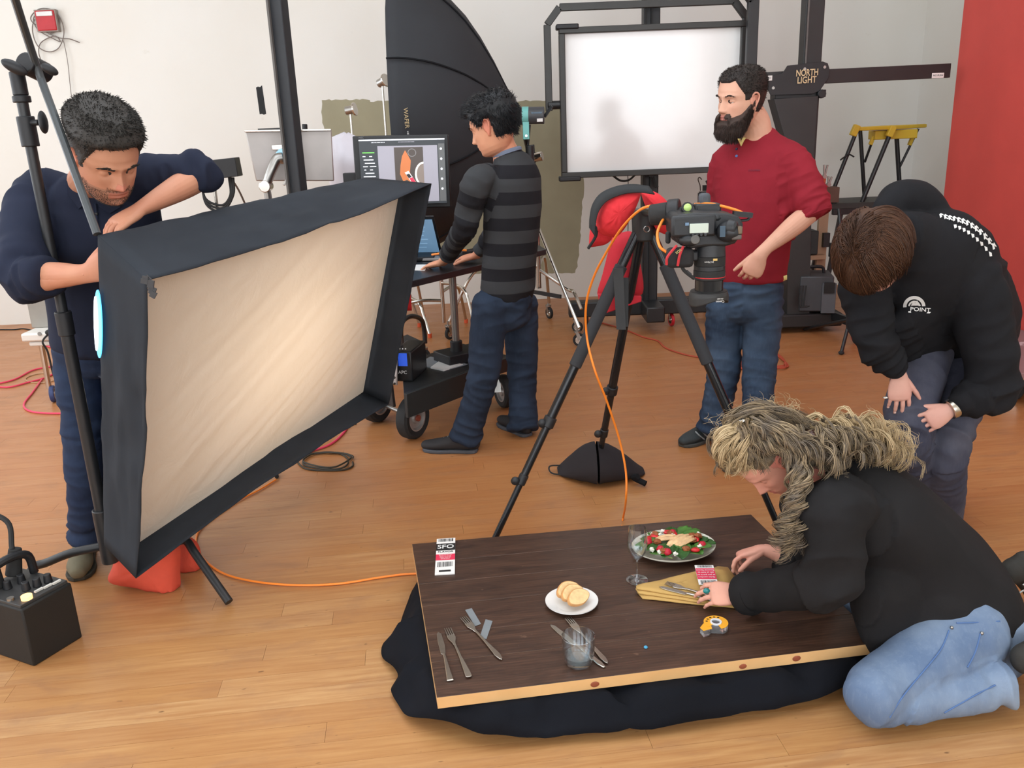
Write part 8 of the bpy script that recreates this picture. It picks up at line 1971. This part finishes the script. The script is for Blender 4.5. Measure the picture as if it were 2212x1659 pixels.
# ================================================================== man in the navy shirt reaching behind the softbox
def leftman():
    root = thing('person', 'man in navy shirt with greying hair leaning down over the softbox', 'person', (at(200, 1200, 3.05).x, 3.05, 0))
    SK = skin_mat('skin_tan_warm', (206, 148, 118), (188, 116, 92)); l = V((.96, .28, 0)).normalized()
    K = 1.17; HC = at(226, 335, 2.74); H = head_frame(HC, (.60, -.58, -.56), (.28, -.34, .88))
    mb = MB(); head_mesh(mb, H, 72, 80, K); ear(mb, H, 1, K); ear(mb, H, -1, K)
    for sg in (1, -1): lids(mb, H, sg, 1.0, K)
    NB = at(190, 400, 2.91); loft(mb, [(NB+V((.0, .03, -.06)), .08, .075), (NB, .066, .064), (NB.lerp(HC, .45), .062, .062), (H @ V((0, -.03, -.01)), .058, .058)], l, 20, 4); hm = remesh(mb, .0026, 2)
    s1, e1, w1 = at(85, 430, 2.92), at(52, 598, 2.72), at(186, 592, 2.60); s2, e2, w2 = at(312, 385, 2.98), at(430, 382, 2.98), at(306, 450, 2.77)
    mb = MB(); hand(mb, w1, at(228, 575, 2.58)-w1, (0, 1, 0), (0, 0, 1), [(.2, .3, .2)]*4, 1.06, .06, (.5, .2, .1), arm=[(e1.lerp(w1, .25), .045, .043), (e1.lerp(w1, .6), .040, .037), (e1.lerp(w1, .9), .031, .028)]); h1 = remesh(mb, .0026, 2)
    mb = MB(); t2 = hand(mb, w2, at(246, 482, 2.69)-w2, (.1, .2, -1), (-.25, -.9, .35), [(.3, .35, .2)]*4, 1.06, .06, (.35, .05, .2), arm=[(e2, .046, .046), (e2.lerp(w2, .3), .046, .044), (e2.lerp(w2, .65), .038, .035), (e2.lerp(w2, .92), .030, .026)]); h2 = remesh(mb, .0026, 2)
    mb = MB(); PV = at(222, 690, 3.04); loft(mb, [(PV, .13, .09), (at(215, 560, 3.0), .13, .09), (at(205, 450, 2.95), .13, .09), (NB, .06, .06)], l, 16, 3)
    for a, b, c in ((s1, e1, w1), (s2, e2, w2)): loft(mb, [(a, .045, .045), (b, .04, .04), (c, .026, .026)], (0, 1, 0), 12, 3)
    LG = ((at(172, 720, 3.05), at(172, 800, 3.04), at(178, 910, 3.01), at(184, 1020, 3.03), at(188, 1130, 3.08), at(188, 1158, 3.09)), (at(270, 720, 3.06), at(280, 800, 3.03), at(290, 910, 3.03), at(292, 1020, 3.08), at(292, 1110, 3.14), at(292, 1140, 3.15)))
    for a, b, c, d, e, g in LG: loft(mb, [(a, .065, .065), (c, .048, .048), (e, .03, .03)], l, 12, 3)
    cm = remesh(mb, .014, 2); nh = len(hm.vertices); body = join_meshes('body', [hm, h1, h2, cm]); Hi = H.inverted()
    def tf(p):
        q = (Hi @ V(p))/K
        if abs(q.z) < .14 and abs(q.x) < .1 and abs(q.y) < .14:
            if q.y > .086 and -.074 < q.z < -.052 and abs(q.x) < .025: return (*rgb(170, 98, 86)[:3], .6)
            if abs(q.x) > .074: return (*rgb(206, 116, 92)[:3], .6)
            if q.z < -.045 and q.y > -.01: return (*rgb(132, 106, 92)[:3], .45)
            if -.045 < q.z < -.02 and abs(q.x) < .014 and q.y > .1: return (*rgb(206, 116, 100)[:3], .5)
    tint_attr(body, tf, nh); put(body, 'body', SK, root)
    HB = hair_mat('hair_dark_grey', (36, 34, 32), (66, 62, 58)); HS = hair_mat('hair_side_grey', (86, 86, 88), (128, 126, 124))
    for sg in (1, -1): brow(root, H, sg, HB, K, .005)
    R9 = []
    for sg in (1, -1):
        for i in range(60):
            a = R(-62)+R(124)*i/59; el = R(-34)-R(6)*math.cos(a); p = V((sg*.031, .0675, .001))+V((math.sin(a)*math.cos(el), math.cos(a)*math.cos(el), math.sin(el)))*.0148; d = V((math.sin(a)*.5, .8, -.55)).normalized(); R9.append([H @ (p*K), H @ ((p+d*.003)*K), H @ ((p+d*.0055)*K)])
    def hl(th, z, p):
        az = abs(math.degrees(math.atan2(p.x, p.y))); line = .068 if az < 22 else (.068-(az-22)*.0004 if az < 40 else (.061-(az-40)*.0026 if az < 62 else (-.012 if az < 78 else (.012 if az < 106 else -.055))))
        k = max(0, min(1, (z-line)/.008)); top = max(0, min(1, (z-.035)/.045)); return -.005+k*(.0075+.022*top+.004*top*noise.noise(p*40)+.001*noise.noise(p*120))
    hs = hair_shell(H, hl, 'hair', HB, root, K); rr = random.Random(15); R1 = []; R2 = []
    for _ in range(6500):
        th = rr.uniform(0, 2*math.pi); z = .118-.18*rr.random() if rr.random() < .75 else rr.uniform(.095, .1195); p = head_point(th, z, False); v_ = hl(th, z, p)
        if v_ < .002: continue
        nn = V((p.x/.006, p.y/.01, p.z/.014)).normalized(); top = z > .058+rr.uniform(-.012, .012); q = p+nn*(v_-.003); L = rr.uniform(.008, .015) if top else rr.uniform(.004, .008)
        d = (nn*(.35 if top else .4)+V((rr.uniform(-.3, .3), (.5 if top else -.3)+rr.uniform(-.3, .3), rr.uniform(-.2, .2)-(0 if top else .5)))).normalized()
        (R1 if top else R2).append([H @ (q*K), H @ ((q+d*L*.5)*K), H @ ((q+d*L)*K)])
    strands('hair_strands', HB, hs, R1, r=.0013); strands('grey_side_hair', HS, hs, R2, r=.0012)
    # stubble
    R3 = []
    for _ in range(2600):
        th = rr.uniform(.15, math.pi-.15); z = rr.uniform(-.112, -.038); p = head_point(th, z)
        az = abs(math.degrees(math.atan2(p.x, p.y)))
        if z > -.05 and (az > 20 or abs(p.x) < .006) and az < 55: continue
        if abs(p.x) < .026 and -.074 < z < -.053: continue
        nn = V((p.x/.006, p.y/.01, p.z/.014)).normalized(); R3.append([H @ (p*K), H @ ((p+nn*.0012)*K), H @ ((p+nn*.002+V((0, 0, -.0012)))*K)])
    strands('stubble', HB, hs, R3, r=.0004)
    # ---- shirt
    NV = knit('navy_shirt', (38, 43, 60), .1, .08, .15, 700); mb = MB()
    tz = [(at(228, 752, 3.04), .170, .12), (at(226, 700, 3.04), .177, .125), (at(218, 600, 3.02), .186, .130), (at(208, 500, 2.98), .203, .135), (at(202, 440, 2.96), .203, .120), (at(196, 408, 2.94), .145, .098), (at(192, 390, 2.93), .088, .082)]
    loft(mb, tz, l, 34, 4, (.15, .2)); c1, c2 = e1.lerp(w1, .38), s2.lerp(e2, 1.0)
    loft(mb, [(at(140, 420, 2.95), .07, .07), (s1, .092, .088), (s1.lerp(e1, .5)+V((-.012, 0, 0)), .084, .080), (s1.lerp(e1, .9), .078, .076), (e1, .074, .072), (c1, .066, .062)], (0, 1, 0), 24, 4, (.5, .15))
    loft(mb, [(at(262, 405, 2.96), .07, .07), (s2, .082, .076), (s2.lerp(e2, .5)+V((0, 0, .016)), .066, .062), (s2.lerp(e2, .88)+V((.01, 0, .016)), .064, .060), (e2+V((.012, 0, .008)), .060, .058), (e2.lerp(w2, .10), .056, .054)], (0, 1, 0), 24, 4, (.5, .15))
    sm = remesh(mb, .006, 6); wrinkle(sm, [(tz[0][0], tz[-1][0], .022, 4, 5.5, (.5, .5), .11), (s1, e1, .016, 12, 7, (.3, 1.1), .06), (e1, c1, .013, 22, 8, (.8, .8), .05), (s2, e2, .013, 16, 7, (.3, 1.2), .06)], 31.0); put(sm, 'navy_shirt', NV, root)
    bvh = bvhtree.BVHTree.FromPolygons([tuple(v.co+woff(root)) for v in sm.vertices], [tuple(p.vertices) for p in sm.polygons])
    def hit(px, py, off):
        d = ray(px, py); h = bvh.ray_cast(V((0, 0, CAM_H)), d); return h[0]-d*off if h[0] else at(px, py, 2.82)
    for pts in ([(142, 388), (166, 410), (190, 432), (170, 452), (146, 420)], [(206, 428), (250, 430), (262, 448), (236, 462), (214, 446)]): MB().slab([hit(*p, .012) for p in pts], .004).build('collar', NV, root, bevel=.0015)
    P = [hit(x, y, .003) for x, y in ((206, 440), (210, 480), (214, 520))]; MB().tube(P, .004, 6).build('button_placket', NV, root)
    for x, y in ((208, 462), (213, 508)): MB().ell(hit(x, y, .006), (.006, .004, .006)).build('button', BLKP, root)
    # ---- jeans, shoes
    DN = denim('jeans_navy', (36, 47, 70), (60, 76, 104), .45); mb = MB(); loft(mb, [(at(226, 716, 3.05), .158, .112), (at(225, 745, 3.05), .172, .12), (at(228, 770, 3.06), .164, .12)], l, 26, 4, (.2, .5)); sg_ = []
    for a, b, c, d, e, g in LG:
        loft(mb, [(a, .090, .098), (b, .086, .092), (c, .072, .076), (d, .070, .074), (e, .062, .066), (g, .064, .068)], l, 24, 4, (.6, .15)); sg_ += [(a, c, .010, 18, 7, (.7, .6), .07), (c, g, .012, 20, 8, (.6, 1.2), .06)]
    jm = remesh(mb, .0066, 6); wrinkle(jm, sg_, 41.0); put(jm, 'jeans', DN, root)
    OV = M('olive_suede', (112, 104, 82), .85, var=.12, bump=.2); SL = M('dark_olive_sole', (60, 56, 46), .85); LC = M('olive_lace', (92, 84, 66), .8)
    h0, t0 = atz(194, 1180), atz(178, 1246); shoe(V((h0.x, h0.y-.02, 0)), (t0-h0), root, OV, SL, L=.29, lace=LC, toe_h=.05); g = LG[1][5]; shoe(V((g.x, g.y+.05, 0)), (.1, -1, 0), root, OV, SL, L=.29, lace=LC)
leftman()
